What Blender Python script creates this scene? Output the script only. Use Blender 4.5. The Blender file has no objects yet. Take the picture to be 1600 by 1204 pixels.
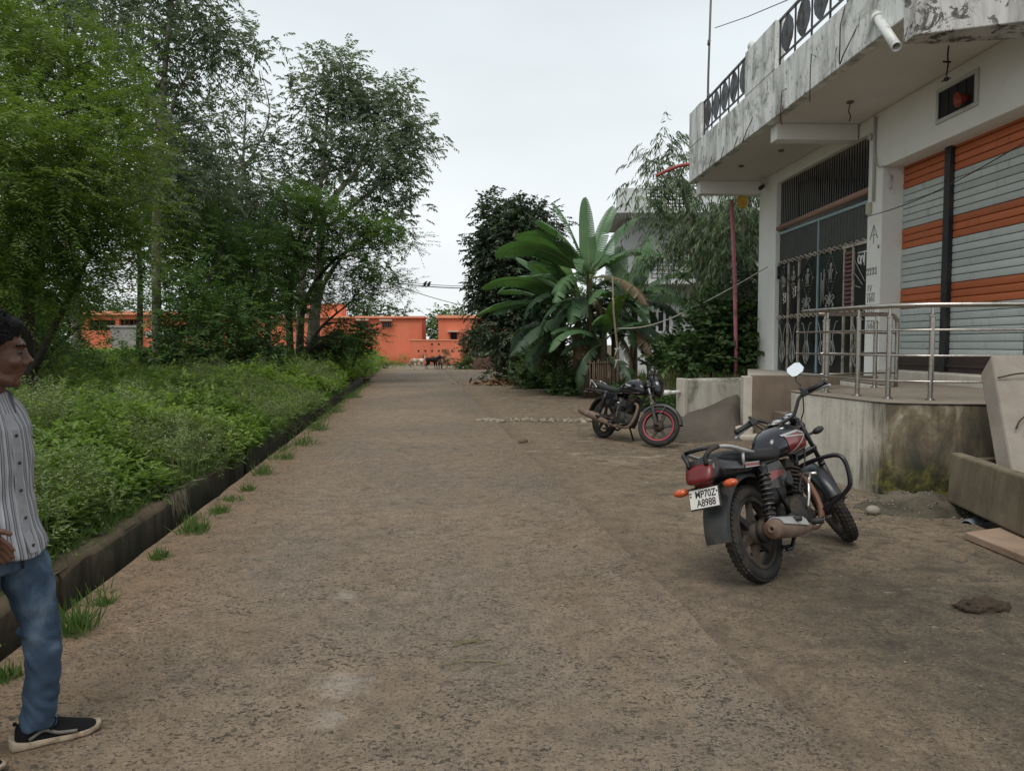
import bpy, bmesh, math, random
import numpy as np
from mathutils import Vector, Matrix, Euler, noise

SC = bpy.context.scene
COL = SC.collection
R = math.radians
random.seed(7)
RNG = np.random.default_rng(11)

# ------------------------------------------------------------------ camera
CAM_H, PITCH, YAW, FPX = 1.5, 3.1, 7.03, 1200.0
cam_data = bpy.data.cameras.new('camera')
cam_data.sensor_width = 36.0
cam_data.lens = FPX / 1600.0 * 36.0
cam_data.clip_start = 0.05
cam_data.clip_end = 3000.0
cam = bpy.data.objects.new('camera', cam_data)
cam.location = (0, 0, CAM_H)
cam.rotation_euler = (R(90 - PITCH), 0, R(-YAW))
COL.objects.link(cam)
SC.camera = cam

# ------------------------------------------------------------------ sky, sun, exposure
SUN_EL, SUN_AZ = 58.0, 205.0          # azimuth clockwise from +Y (the way the road runs)
world = bpy.data.worlds.new('World')
SC.world = world
world.use_nodes = True
wn, wl = world.node_tree.nodes, world.node_tree.links
wn.clear()
w_out = wn.new('ShaderNodeOutputWorld')
w_mix = wn.new('ShaderNodeMixShader')
w_clear = wn.new('ShaderNodeBackground')
w_cloud = wn.new('ShaderNodeBackground')
w_sky = wn.new('ShaderNodeTexSky')
w_sky.sky_type = 'NISHITA'
w_sky.sun_disc = False
w_sky.sun_elevation = R(SUN_EL)
w_sky.sun_rotation = R(SUN_AZ)
w_sky.air_density = 1.5
w_sky.dust_density = 3.0
w_clear.inputs[1].default_value = 0.1
wl.new(w_sky.outputs[0], w_clear.inputs[0])
w_tc = wn.new('ShaderNodeTexCoord')
w_sep = wn.new('ShaderNodeSeparateXYZ')
wl.new(w_tc.outputs['Generated'], w_sep.inputs[0])
w_ramp = wn.new('ShaderNodeValToRGB')          # thick monsoon cloud: paler towards the horizon
w_ramp.color_ramp.elements[0].position = 0.0
w_ramp.color_ramp.elements[0].color = (0.73, 0.755, 0.77, 1)
w_ramp.color_ramp.elements[1].position = 0.9
w_ramp.color_ramp.elements[1].color = (0.57, 0.61, 0.63, 1)
e = w_ramp.color_ramp.elements.new(0.35)
e.color = (0.63, 0.68, 0.70, 1)
wl.new(w_sep.outputs[2], w_ramp.inputs[0])
w_map = wn.new('ShaderNodeMapping')
w_map.inputs['Scale'].default_value = (1.0, 1.0, 3.0)
wl.new(w_tc.outputs['Generated'], w_map.inputs[0])
w_noise = wn.new('ShaderNodeTexNoise')
w_noise.inputs['Scale'].default_value = 1.6
w_noise.inputs['Detail'].default_value = 5.0
w_noise.inputs['Roughness'].default_value = 0.45
wl.new(w_map.outputs[0], w_noise.inputs['Vector'])
w_mr = wn.new('ShaderNodeMapRange')
w_mr.inputs[1].default_value, w_mr.inputs[2].default_value = 0.3, 0.7
w_mr.inputs[3].default_value, w_mr.inputs[4].default_value = 0.87, 1.09
wl.new(w_noise.outputs[0], w_mr.inputs[0])
w_mul = wn.new('ShaderNodeVectorMath')
w_mul.operation = 'SCALE'
wl.new(w_ramp.outputs[0], w_mul.inputs[0])
wl.new(w_mr.outputs[0], w_mul.inputs['Scale'])
wl.new(w_mul.outputs[0], w_cloud.inputs[0])
w_cloud.inputs[1].default_value = 1.0
w_mix.inputs[0].default_value = 0.95
wl.new(w_clear.outputs[0], w_mix.inputs[1])
wl.new(w_cloud.outputs[0], w_mix.inputs[2])
wl.new(w_mix.outputs[0], w_out.inputs[0])

sun_data = bpy.data.lights.new('sun', 'SUN')
sun_data.energy = 1.5
sun_data.angle = R(30)
sun_data.color = (1.0, 0.96, 0.9)
sun = bpy.data.objects.new('sun', sun_data)
sun.rotation_euler = (R(90 - SUN_EL), 0, R(180 - SUN_AZ))
COL.objects.link(sun)

SC.view_settings.view_transform = 'Standard'
SC.view_settings.look = 'None'
SC.view_settings.gamma = 1.0
SC.view_settings.use_curve_mapping = False
SC.view_settings.exposure = 0.38
SC.render.engine = 'CYCLES'
SC.cycles.use_denoising = True
SC.cycles.denoising_prefilter = 'ACCURATE'
SC.cycles.max_bounces = 6
SC.cycles.diffuse_bounces = 3
SC.cycles.transparent_max_bounces = 4

# ------------------------------------------------------------------ measuring helpers (camera -> real positions)
CA, SA = math.cos(R(YAW)), math.sin(R(YAW))
CAM_M = Euler((R(90 - PITCH), 0, R(-YAW))).to_matrix()
CAM_P = Vector((0, 0, CAM_H))


def XY(x, d):
    """x metres right of and d metres ahead of the viewpoint -> world x, y"""
    return Vector((x * CA + d * SA, -x * SA + d * CA, 0))


def ray(px, py):
    return CAM_M @ Vector((px - 800.0, 602.0 - py, -FPX))


def G(px, py, z=0.0):
    """point of the level z seen at a photograph pixel"""
    v = ray(px, py)
    return CAM_P + v * ((z - CAM_H) / v.z)


def D(px, py, d):
    """point at distance d ahead seen at a photograph pixel"""
    v = ray(px, py)
    return CAM_P + v * (d / (v.x * SA + v.y * CA))


# ------------------------------------------------------------------ tagging
def tag(o, label=None, cat=None, group=None, kind=None):
    if label: o['label'] = label
    if cat: o['category'] = cat
    if group: o['group'] = group
    if kind: o['kind'] = kind
    return o


def empty(name, loc=(0, 0, 0), rot=(0, 0, 0), label=None, cat=None, group=None):
    o = bpy.data.objects.new(name, None)
    o.empty_display_size = 0.2
    o.location = loc
    o.rotation_euler = rot
    COL.objects.link(o)
    return tag(o, label, cat, group)


def link(name, me, parent=None, loc=None, rot=None):
    o = bpy.data.objects.new(name, me)
    COL.objects.link(o)
    if parent is not None: o.parent = parent
    if loc is not None: o.location = loc
    if rot is not None: o.rotation_euler = rot
    return o


def copy_tree(o, parent=None):
    c = o.copy()
    COL.objects.link(c)
    c.parent = parent
    for ch in list(o.children):
        copy_tree(ch, c)
    return c


# ------------------------------------------------------------------ mesh builder
class MB:
    def __init__(self):
        self.v, self.f, self.m, self.s, self.starts = [], [], [], [], []
        self.X = None
        self.mi = 0

    def add(self, vs, fs, smooth=False):
        b = len(self.v)
        self.starts.append(b)
        if self.X is not None:
            vs = [self.X @ Vector(p) for p in vs]
        self.v.extend(tuple(p) for p in vs)
        for f in fs:
            self.f.append(tuple(b + i for i in f))
            self.m.append(self.mi)
            self.s.append(smooth)
        return self

    def box(self, c, s, rot=None, taper=1.0):
        hx, hy, hz = s[0] / 2, s[1] / 2, s[2] / 2
        P = []
        for z, t in ((-hz, 1.0), (hz, taper)):
            P += [(-hx * t, -hy * t, z), (hx * t, -hy * t, z), (hx * t, hy * t, z), (-hx * t, hy * t, z)]
        if rot is not None:
            M = rot if isinstance(rot, Matrix) else Euler(rot).to_matrix()
            P = [M @ Vector(p) for p in P]
        c = Vector(c)
        P = [c + Vector(p) for p in P]
        self.add(P, [(3, 2, 1, 0), (4, 5, 6, 7), (0, 1, 5, 4), (1, 2, 6, 5), (2, 3, 7, 6), (3, 0, 4, 7)])
        return self

    def box2(self, a, b):
        return self.box([(p + q) / 2 for p, q in zip(a, b)], [abs(q - p) for p, q in zip(a, b)])

    def prism(self, poly, z0, z1):
        n = len(poly)
        P = [(p[0], p[1], z0) for p in poly] + [(p[0], p[1], z1) for p in poly]
        F = [tuple(reversed(range(n))), tuple(range(n, 2 * n))]
        F += [(i, (i + 1) % n, n + (i + 1) % n, n + i) for i in range(n)]
        return self.add(P, F)

    def loft(self, rings, cap=True, closed=True, smooth=True):
        n = len(rings[0])
        P = [p for r in rings for p in r]
        F = []
        for k in range(len(rings) - 1):
            a, b = k * n, (k + 1) * n
            for i in range(n if closed else n - 1):
                j = (i + 1) % n
                F.append((a + i, a + j, b + j, b + i))
        if cap and closed:
            F.append(tuple(reversed(range(n))))
            F.append(tuple(range((len(rings) - 1) * n, len(rings) * n)))
        return self.add(P, F, smooth)

    def tube(self, pts, r, n=8, cap=True, flat=None, smooth=True):
        pts = [Vector(p) for p in pts]
        k = len(pts)
        rs = r if isinstance(r, (list, tuple)) else [r] * k
        T = []
        for i in range(k):
            t = pts[min(i + 1, k - 1)] - pts[max(i - 1, 0)]
            T.append(t.normalized() if t.length > 1e-9 else Vector((0, 0, 1)))
        up = Vector((0, 0, 1)) if abs(T[0].z) < 0.9 else Vector((1, 0, 0))
        if flat is not None: up = Vector(flat[0])
        N = (up - T[0] * up.dot(T[0])).normalized()
        rings = []
        for i in range(k):
            N = (N - T[i] * N.dot(T[i]))
            N = N.normalized() if N.length > 1e-6 else T[i].orthogonal().normalized()
            B = T[i].cross(N)
            q = 1.0 if flat is None else flat[1]
            rings.append([pts[i] + (N * math.cos(a) * q + B * math.sin(a)) * rs[i]
                          for a in (2 * math.pi * j / n for j in range(n))])
        return self.loft(rings, cap=cap, smooth=smooth)

    def lathe(self, prof, o=(0, 0, 0), axis=(0, 0, 1), n=24, smooth=True, cap=False, closed=False):
        """prof: (radius, height) pairs turned about an axis through o"""
        A = Vector(axis).normalized()
        U = A.orthogonal().normalized()
        V = A.cross(U)
        o = Vector(o)
        prof = list(prof) + ([prof[0]] if closed else [])
        rings = [[o + A * h + (U * math.cos(2 * math.pi * j / n) + V * math.sin(2 * math.pi * j / n)) * r
                  for j in range(n)] for r, h in prof]
        return self.loft(rings, cap=cap, smooth=smooth)

    def ball(self, c, r, nu=12, nv=8, rot=None):
        r = (r, r, r) if isinstance(r, (int, float)) else r
        M = Matrix.Identity(3) if rot is None else Euler(rot).to_matrix()
        c = Vector(c)
        rings = []
        for i in range(nv + 1):
            th = math.pi * (0.001 + 0.998 * i / nv)
            rings.append([c + M @ Vector((r[0] * math.sin(th) * math.cos(2 * math.pi * j / nu),
                                          r[1] * math.sin(th) * math.sin(2 * math.pi * j / nu),
                                          -r[2] * math.cos(th))) for j in range(nu)])
        return self.loft(rings)

    def pieces(self, name, mat, parent):
        """every added shape as an object of its own"""
        for k, v0 in enumerate(self.starts):
            v1 = self.starts[k + 1] if k + 1 < len(self.starts) else len(self.v)
            q = MB(); q.v = self.v[v0:v1]
            for f, s in zip(self.f, self.s):
                if v0 <= f[0] < v1: q.f.append(tuple(i - v0 for i in f)); q.m.append(0); q.s.append(s)
            q.build(name, mat, parent)

    def build(self, name, mats, parent=None, bevel=0.0, seg=2, subsurf=0, loc=None, rot=None, sharp=None):
        me = bpy.data.meshes.new(name)
        me.from_pydata(self.v, [], self.f)
        mats = mats if isinstance(mats, (list, tuple)) else [mats]
        for m in mats: me.materials.append(m)
        me.polygons.foreach_set('material_index', self.m)
        me.polygons.foreach_set('use_smooth', self.s)
        bm = bmesh.new(); bm.from_mesh(me)
        bmesh.ops.recalc_face_normals(bm, faces=bm.faces)
        bm.to_mesh(me); bm.free()
        if sharp is not None:
            me.polygons.foreach_set('use_smooth', [True] * len(me.polygons))
            me.set_sharp_from_angle(angle=R(sharp))
        me.update()
        o = link(name, me, parent, loc, rot)
        if bevel > 0:
            b = o.modifiers.new('bevel', 'BEVEL')
            b.width, b.segments, b.limit_method, b.angle_limit = bevel, seg, 'ANGLE', R(35)
        if subsurf:
            b = o.modifiers.new('subsurf', 'SUBSURF')
            b.levels = b.render_levels = subsurf
        return o


def freeze(o):
    """apply the modifiers of an object"""
    dg = bpy.context.evaluated_depsgraph_get()
    dg.update()
    me = bpy.data.meshes.new_from_object(o.evaluated_get(dg))
    o.modifiers.clear()
    o.data = me
    return o


def spline(pts, n=6):
    """Catmull-Rom through points"""
    P = [Vector(p) for p in pts]
    P = [P[0] * 2 - P[1]] + P + [P[-1] * 2 - P[-2]]
    out = []
    for i in range(1, len(P) - 2):
        a, b, c, d = P[i - 1:i + 3]
        for k in range(n):
            t = k / n
            out.append(0.5 * (2 * b + (c - a) * t + (2 * a - 5 * b + 4 * c - d) * t * t + (3 * b - a - 3 * c + d) * t ** 3))
    out.append(P[-2])
    return out


def interp(a, n):
    """radius list resampled to n entries"""
    xs = np.linspace(0, len(a) - 1, n)
    return [float(v) for v in np.interp(xs, range(len(a)), a)]


# ------------------------------------------------------------------ material helpers
class NT:
    def __init__(self, name):
        self.m = bpy.data.materials.new(name)
        self.m.use_nodes = True
        self.t = self.m.node_tree
        self.t.nodes.clear()
        self.out = self.t.nodes.new('ShaderNodeOutputMaterial')

    def n(self, typ, ins=None, **props):
        x = self.t.nodes.new('ShaderNode' + typ)
        for k, v in props.items(): setattr(x, k, v)
        for k, v in (ins or {}).items():
            s = x.inputs[k]
            if isinstance(v, bpy.types.NodeSocket): self.t.links.new(v, s)
            else:
                if isinstance(v, tuple) and len(v) == 3 and s.type == 'RGBA': v = v + (1,)
                s.default_value = v
        return x

    def co(self, space='Object', scale=(1, 1, 1), loc=(0, 0, 0), rot=(0, 0, 0)):
        tc = self.n('TexCoord')
        mp = self.n('Mapping', {'Vector': tc.outputs[space], 'Scale': scale, 'Location': loc, 'Rotation': rot})
        return mp.outputs[0]

    def noise(self, vec, scale, detail=4.0, rough=0.55, dist=0.0):
        return self.n('TexNoise', {'Vector': vec, 'Scale': scale, 'Detail': detail, 'Roughness': rough, 'Distortion': dist}).outputs[0]

    def ramp(self, fac, stops, interp='LINEAR'):
        x = self.n('ValToRGB', {'Fac': fac})
        cr = x.color_ramp
        cr.interpolation = interp
        while len(cr.elements) < len(stops): cr.elements.new(0.5)
        for e, (p, c) in zip(cr.elements, stops):
            e.position = p
            if isinstance(c, (int, float)): c = (c, c, c)
            e.color = tuple(c) + (1,)
        return x.outputs[0]

    def mix(self, fac, a, b, mode='MIX'):
        x = self.n('Mix', data_type='RGBA', blend_type=mode, clamp_factor=True)
        for s, v in ((x.inputs[0], fac), (x.inputs[6], a), (x.inputs[7], b)):
            if isinstance(v, bpy.types.NodeSocket): self.t.links.new(v, s)
            elif isinstance(v, tuple): s.default_value = v + (1,) if len(v) == 3 else v
            else: s.default_value = v
        return x.outputs[2]

    def math(self, op, a, b=0.0, c=0.0, clamp=False):
        x = self.n('Math', operation=op, use_clamp=clamp)
        for s, v in zip(x.inputs, (a, b, c)):
            if isinstance(v, bpy.types.NodeSocket): self.t.links.new(v, s)
            else: s.default_value = v
        return x.outputs[0]

    def bump(self, h, strength=0.3, dist=0.01, normal=None):
        i = {'Height': h, 'Strength': strength, 'Distance': dist}
        if normal is not None: i['Normal'] = normal
        return self.n('Bump', i).outputs[0]

    def bsdf(self, col, rough=0.8, metal=0.0, normal=None, spec=0.5, **kw):
        i = {'Base Color': col, 'Roughness': rough, 'Metallic': metal, 'Specular IOR Level': spec}
        if normal is not None: i['Normal'] = normal
        i.update(kw)
        p = self.n('BsdfPrincipled', i)
        self.t.links.new(p.outputs[0], self.out.inputs[0])
        return self.m


def M(name, col, rough=0.7, metal=0.0, var=0.25, scale=6.0, bump=0.15, fine=60.0, dirt=None, dirt_amt=0.5, spec=0.5, coat=0.0, space='Object'):
    """a plain surface with uneven colour, uneven gloss, fine relief and optional dirt patches"""
    t = NT(name)
    v = t.co(space)
    n1 = t.noise(v, scale, 6.0, 0.6)
    c0 = tuple(x * (1 - var) for x in col)
    c1 = tuple(min(1, x * (1 + var)) for x in col)
    c = t.ramp(n1, [(0.3, c0), (0.7, c1)])
    r = t.ramp(n1, [(0.3, max(0.02, rough - 0.08)), (0.7, min(1, rough + 0.08))])
    if dirt is not None:
        n2 = t.noise(v, scale * 0.7, 7.0, 0.65, 0.6)
        k = t.ramp(n2, [(0.62 - dirt_amt * 0.4, 0.0), (0.62, 1.0)])
        c = t.mix(k, c, dirt)
        r = t.mix(k, r, (0.9, 0.9, 0.9))
    nb = t.bump(t.noise(v, fine, 4.0, 0.6), bump, 0.004) if bump > 0 else None
    kw = {'Coat Weight': coat, 'Coat Roughness': 0.08} if coat else {}
    return t.bsdf(c, r, metal, nb, spec, **kw)


# ------------------------------------------------------------------ leaves
def unit(a):
    return a / np.maximum(np.linalg.norm(a, axis=-1, keepdims=True), 1e-9)


def leaf_mesh(name, P, T, N, L, W, tint, mat, parent=None, fold=0.15, wide=0.45):
    n = len(P)
    T = unit(T)
    S = unit(np.cross(T, N))
    N = np.cross(S, T)
    L, W = np.broadcast_to(L, n)[:, None], np.broadcast_to(W, n)[:, None]
    v = np.empty((n, 4, 3), np.float32)
    v[:, 0] = P
    v[:, 1] = P + T * L * wide + S * W * 0.5 + N * W * fold
    v[:, 2] = P + T * L
    v[:, 3] = P + T * L * wide - S * W * 0.5 + N * W * fold
    me = bpy.data.meshes.new(name)
    me.vertices.add(4 * n)
    me.vertices.foreach_set('co', v.ravel())
    me.loops.add(4 * n)
    me.loops.foreach_set('vertex_index', np.arange(4 * n, dtype=np.int32))
    me.polygons.add(n)
    me.polygons.foreach_set('loop_start', np.arange(0, 4 * n, 4, dtype=np.int32))
    a = me.attributes.new('tint', 'FLOAT', 'FACE')
    a.data.foreach_set('value', np.clip(np.broadcast_to(tint, n), 0, 1).astype(np.float32))
    me.update(calc_edges=True)
    me.materials.append(mat)
    return link(name, me, parent)


def leaf_mat(name, dark, mid, light, rough=0.5, trans=0.3, spec=0.4):
    t = NT(name)
    at = t.n('Attribute', attribute_name='tint')
    c = t.ramp(at.outputs['Fac'], [(0.0, dark), (0.5, mid), (1.0, light)])
    p = t.n('BsdfPrincipled', {'Base Color': c, 'Roughness': rough, 'Specular IOR Level': spec})
    warm = t.mix(1.0, c, (1.25, 1.3, 0.6), 'MULTIPLY')
    tr = t.n('BsdfTranslucent', {'Color': warm})
    ms = t.n('MixShader', {0: trans, 1: p.outputs[0], 2: tr.outputs[0]})
    t.t.links.new(ms.outputs[0], t.out.inputs[0])
    return t.m
# ================================================================== ground, road, drain
def worn_grain(t, v, col, amt=1.0, pit=0.6):
    """open grain of weathered concrete: blotches from hand size down to single grit, dark pits, pale chips"""
    f1 = t.noise(v, 7.0, 10.0, 0.80, 0.3)
    k = t.ramp(f1, [(.36, .66), (.50, 1.0), (.64, 1.22)])
    col = t.mix(amt, col, t.mix(1.0, col, k, 'MULTIPLY'))
    zone = t.ramp(t.noise(v, 2.6, 6.0, 0.7, .5), [(.40, .15), (.58, 1.0)])
    p1 = t.noise(t.n('Mapping', {'Vector': v, 'Rotation': (0, 0, .6), 'Scale': (1.0, 1.35, 1)}).outputs[0], 36.0, 3.0, .55, .6)
    m1 = t.math('MULTIPLY', t.ramp(p1, [(.575, 0.0), (.60, 1.0)]), t.math('MULTIPLY', zone, pit))
    p2 = t.noise(v, 62.0, 2.0, .5)
    m2 = t.math('MULTIPLY', t.ramp(p2, [(.60, 0.0), (.635, 1.0)]), pit * .8)
    m3 = t.math('MULTIPLY', t.ramp(p2, [(.30, 1.0), (.37, 0.0)]), t.math('MULTIPLY', zone, .55 * amt))
    col = t.mix(1.0, col, (1.17, 1.10, 1.03), 'MULTIPLY')
    col = t.mix(m1, col, (0.036, 0.030, 0.024))
    col = t.mix(m2, col, (0.045, 0.038, 0.030))
    col = t.mix(m3, col, (0.40, 0.34, 0.275))
    h = t.math('SUBTRACT', t.math('MULTIPLY', f1, 1.2), t.math('ADD', t.math('MULTIPLY', m1, .5), t.math('MULTIPLY', m2, .25)))
    return col, h


def mat_road():
    t = NT('worn_concrete_road')
    v = t.co()
    big = t.noise(v, 0.35, 5.0, 0.6, 0.4)
    mid = t.noise(v, 1.7, 6.0, 0.62, 0.5)
    strk = t.noise(t.co(scale=(1.2, 0.22, 1.0)), 2.0, 5.0, 0.6)
    col = t.ramp(mid, [(0.3, (0.215, 0.166, 0.118)), (0.5, (0.258, 0.206, 0.154)), (0.7, (0.285, 0.235, 0.182))])
    col = t.mix(t.ramp(big, [(0.42, 0.0), (0.62, 0.75)]), col, (0.195, 0.172, 0.142))
    blot = t.noise(v, 4.5, 7.0, 0.7, 0.8)
    col = t.mix(t.ramp(blot, [(0.52, 0.0), (0.70, 0.55)]), col, (0.170, 0.142, 0.112))
    sx = t.n('SeparateXYZ', {0: v}).outputs[0]
    silt = t.n('MapRange', {0: t.math('ADD', sx, t.math('MULTIPLY', t.math('SUBTRACT', blot, .5), 1.8)), 1: -1.0, 2: -1.7, 3: 0.0, 4: .75}).outputs[0]
    col = t.mix(silt, col, (0.215, 0.150, 0.090))
    col = t.mix(t.ramp(strk, [(0.5, 0.0), (0.8, 0.5)]), col, (0.24, 0.175, 0.115))
    # worn patches where the stone in the mix shows through
    wear = t.ramp(t.math('ADD', t.math('MULTIPLY', mid, 0.55), t.math('MULTIPLY', big, 0.5)), [(0.46, 0.12), (0.60, 1.0)])
    vd = t.n('VectorMath', {0: v, 1: t.n('TexNoise', {'Vector': v, 'Scale': 14.0, 'Detail': 2.0}).outputs[1]}, operation='ADD')
    vo = t.n('TexVoronoi', {'Vector': t.n('Mapping', {'Vector': v, 'Scale': (1.0, 1.0, 0.2)}).outputs[0], 'Scale': 38.0, 'Randomness': 1.0})
    wob = t.noise(v, 90.0, 2.0, 0.5)
    ir = t.noise(t.n('Mapping', {'Vector': vd.outputs[0], 'Scale': (1.0, 1.0, .2)}).outputs[0], 44.0, 3.0, 0.6)
    d = t.math('SUBTRACT', t.math('MULTIPLY', t.math('SUBTRACT', .66, ir), 3.2), 0.0)
    rnd = t.n('SeparateColor', {0: vo.outputs['Color']})
    pick = t.math('ADD', t.math('MULTIPLY', wear, .8), .2)
    stone = t.math('MULTIPLY', t.ramp(d, [(0.10, 1.0), (0.19, 0.0)]), pick)
    scol = t.mix(rnd.outputs[1], (0.045, 0.040, 0.035), (0.120, 0.104, 0.088))
    col = t.mix(stone, col, scol)
    grit = t.noise(v, 130.0, 4.0, 0.75)
    col = t.mix(t.math('MULTIPLY', t.ramp(grit, [(0.36, 0.75), (0.48, 0.0)]), t.math('ADD', t.math('MULTIPLY', wear, .7), .3)), col, (0.085, 0.072, 0.060))
    chip = t.noise(v, 75.0, 3.0, 0.6)
    col = t.mix(t.ramp(chip, [(0.63, 0.0), (0.72, .5)]), col, (0.36, 0.31, 0.26))
    pale = t.noise(v, 0.9, 3.0, 0.5, 0.2)
    col = t.mix(t.math('MULTIPLY', t.ramp(pale, [(0.70, 0.0), (0.76, 1.0)]), t.ramp(t.noise(v, 30.0, 4.0, 0.7), [(0.42, 0.0), (0.6, 0.9)])), col, (0.52, 0.47, 0.42))
    h = t.math('ADD', t.math('MULTIPLY', t.math('MULTIPLY', t.ramp(d, [(0.06, 1.0), (0.26, 0.0)]), pick), 0.9),
               t.math('MULTIPLY', grit, 0.5))
    h = t.math('ADD', h, t.math('MULTIPLY', t.noise(v, 22.0, 5.0, 0.65), 0.9))
    col, hg = worn_grain(t, v, col, .9, .8)
    for (sx_, sy_, sr_) in ((-.34, 3.35, .16), (-.42, 4.55, .10), (-.36, 3.05, .09)):
        dist = t.n('VectorMath', {0: v, 1: (sx_, sy_, 0.0)}, operation='DISTANCE').outputs['Value']
        sp_ = t.math('ADD', dist, t.math('MULTIPLY', t.math('SUBTRACT', t.noise(v, 16.0, 6.0, .75), .5), .34))
        col = t.mix(t.n('MapRange', {0: sp_, 1: sr_, 2: sr_ * .3, 3: 0.0, 4: .38}).outputs[0], col, (0.50, 0.45, 0.39))
    nb = t.bump(h, 0.9, 0.018)
    nb = t.bump(hg, .6, .02, nb)
    nb = t.bump(mid, 0.35, 0.06, nb)
    return t.bsdf(col, 0.88, 0.0, nb, 0.3)


def mat_apron():
    t = NT('patched_concrete_apron')
    v = t.co()
    big = t.noise(v, 0.4, 5.0, 0.6, 0.8)
    mid = t.noise(v, 1.3, 7.0, 0.66, 0.9)
    col = t.ramp(mid, [(0.3, (0.120, 0.098, 0.072)), (0.5, (0.200, 0.163, 0.120)), (0.7, (0.265, 0.220, 0.168))])
    # damp, greenish-black film on the near part
    sep = t.n('SeparateXYZ', {0: v})
    near = t.n('MapRange', {0: t.math('ADD', sep.outputs[1], t.math('MULTIPLY', t.math('SUBTRACT', big, 0.5), 6.0)), 1: 5.8, 2: 3.8, 3: 0.0, 4: 1.0}).outputs[0]
    film = t.mix(t.ramp(t.noise(v, 2.6, 7.0, 0.7, 0.7), [(0.32, 0.0), (0.62, 1.0)]), (0.034, 0.032, 0.025), (0.125, 0.103, 0.074))
    col = t.mix(t.math('MULTIPLY', near, 0.92), col, film)
    bl = t.noise(v, 5.5, 8.0, 0.72, 0.9)
    col = t.mix(t.ramp(bl, [(0.50, 0.0), (0.62, 0.8)]), col, (0.060, 0.053, 0.042))
    seam = t.n('MapRange', {0: t.math('ADD', sep.outputs[0], t.math('MULTIPLY', t.math('SUBTRACT', mid, .5), 2.2)), 1: 2.4, 2: 1.6, 3: 0.0, 4: .85}).outputs[0]
    col = t.mix(seam, col, t.ramp(bl, [(.35, (0.145, 0.115, 0.085)), (.62, (0.250, 0.200, 0.150))]))
    col = t.mix(t.n('MapRange', {0: t.math('ADD', sep.outputs[0], t.math('MULTIPLY', t.math('SUBTRACT', bl, .5), .5)), 1: 1.85, 2: 1.5, 3: 0.0, 4: .35}).outputs[0], col, (0.085, 0.070, 0.054))
    # thin cement skim that has broken into flat islands
    flake = t.noise(t.co(scale=(0.8, 2.4, 1.0)), 1.1, 8.0, 0.62, 1.2)
    skim = t.ramp(flake, [(0.60, 0.0), (0.615, 1.0)])
    zone = t.n('MapRange', {0: sep.outputs[1], 1: 6.4, 2: 8.4, 3: 0.0, 4: 0.85}).outputs[0]
    col = t.mix(t.math('MULTIPLY', skim, zone), col, (0.30, 0.262, 0.205))
    edge = t.ramp(flake, [(0.585, 0.0), (0.603, 1.0), (0.62, 0.0)])
    col = t.mix(t.math('MULTIPLY', edge, t.math('MULTIPLY', zone, 0.8)), col, (0.07, 0.058, 0.045))
    grit = t.noise(v, 130.0, 4.0, 0.7)
    col = t.mix(t.ramp(grit, [(0.36, 0.6), (0.55, 0.0)]), col, (0.055, 0.048, 0.040))
    pale = t.noise(v, 9.0, 6.0, 0.75)
    col = t.mix(t.ramp(pale, [(0.60, 0.0), (0.70, 0.5)]), col, (0.30, 0.27, 0.22))
    crack = t.n('TexVoronoi', {'Vector': t.n('VectorMath', {0: v, 1: t.n('VectorMath', {0: t.n('TexNoise', {'Vector': v, 'Scale': 2.0, 'Detail': 4.0}).outputs[1], 'Scale': 0.7}, operation='SCALE').outputs[0]}, operation='ADD').outputs[0], 'Scale': 0.55}, feature='DISTANCE_TO_EDGE')
    ck = t.ramp(crack.outputs['Distance'], [(0.0, 1.0), (0.006, 0.0)])
    ck = t.math('MULTIPLY', ck, t.ramp(t.noise(v, .8, 3.0), [(.45, 0.0), (.6, .8)]))
    col = t.mix(t.math('MULTIPLY', ck, 0.6), col, (0.06, 0.05, 0.04))
    h = t.math('ADD', t.math('MULTIPLY', skim, t.math('MULTIPLY', zone, 0.8)), t.math('MULTIPLY', grit, 0.45))
    h = t.math('SUBTRACT', t.math('ADD', h, t.math('MULTIPLY', t.noise(v, 18.0, 6.0, 0.65), 0.8)), t.math('MULTIPLY', ck, .8))
    col, hg = worn_grain(t, v, t.mix(1.0, col, (.99, .97, .93), 'MULTIPLY'), 1.0, .75)
    nb = t.bump(h, 0.8, 0.014)
    nb = t.bump(hg, .6, .02, nb)
    nb = t.bump(bl, .4, .03, nb)
    rough = t.mix(t.math('MULTIPLY', near, 0.6), (0.85, 0.85, 0.85), (0.66, 0.66, 0.66))
    return t.bsdf(col, rough, 0.0, nb, 0.3)


def mat_earth(name='earth', a=(0.075, 0.052, 0.034), b=(0.16, 0.115, 0.075), g=(0.05, 0.07, 0.025)):
    t = NT(name)
    v = t.co()
    n1 = t.noise(v, 1.2, 7.0, 0.65, 0.5)
    col = t.ramp(n1, [(0.3, a), (0.7, b)])
    col = t.mix(t.ramp(t.noise(v, 0.5, 5.0, 0.6), [(0.5, 0.0), (0.65, 0.8)]), col, g)
    nb = t.bump(t.noise(v, 30.0, 6.0, 0.7), 0.7, 0.03)
    return t.bsdf(col, 0.95, 0.0, nb, 0.2)


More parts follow.
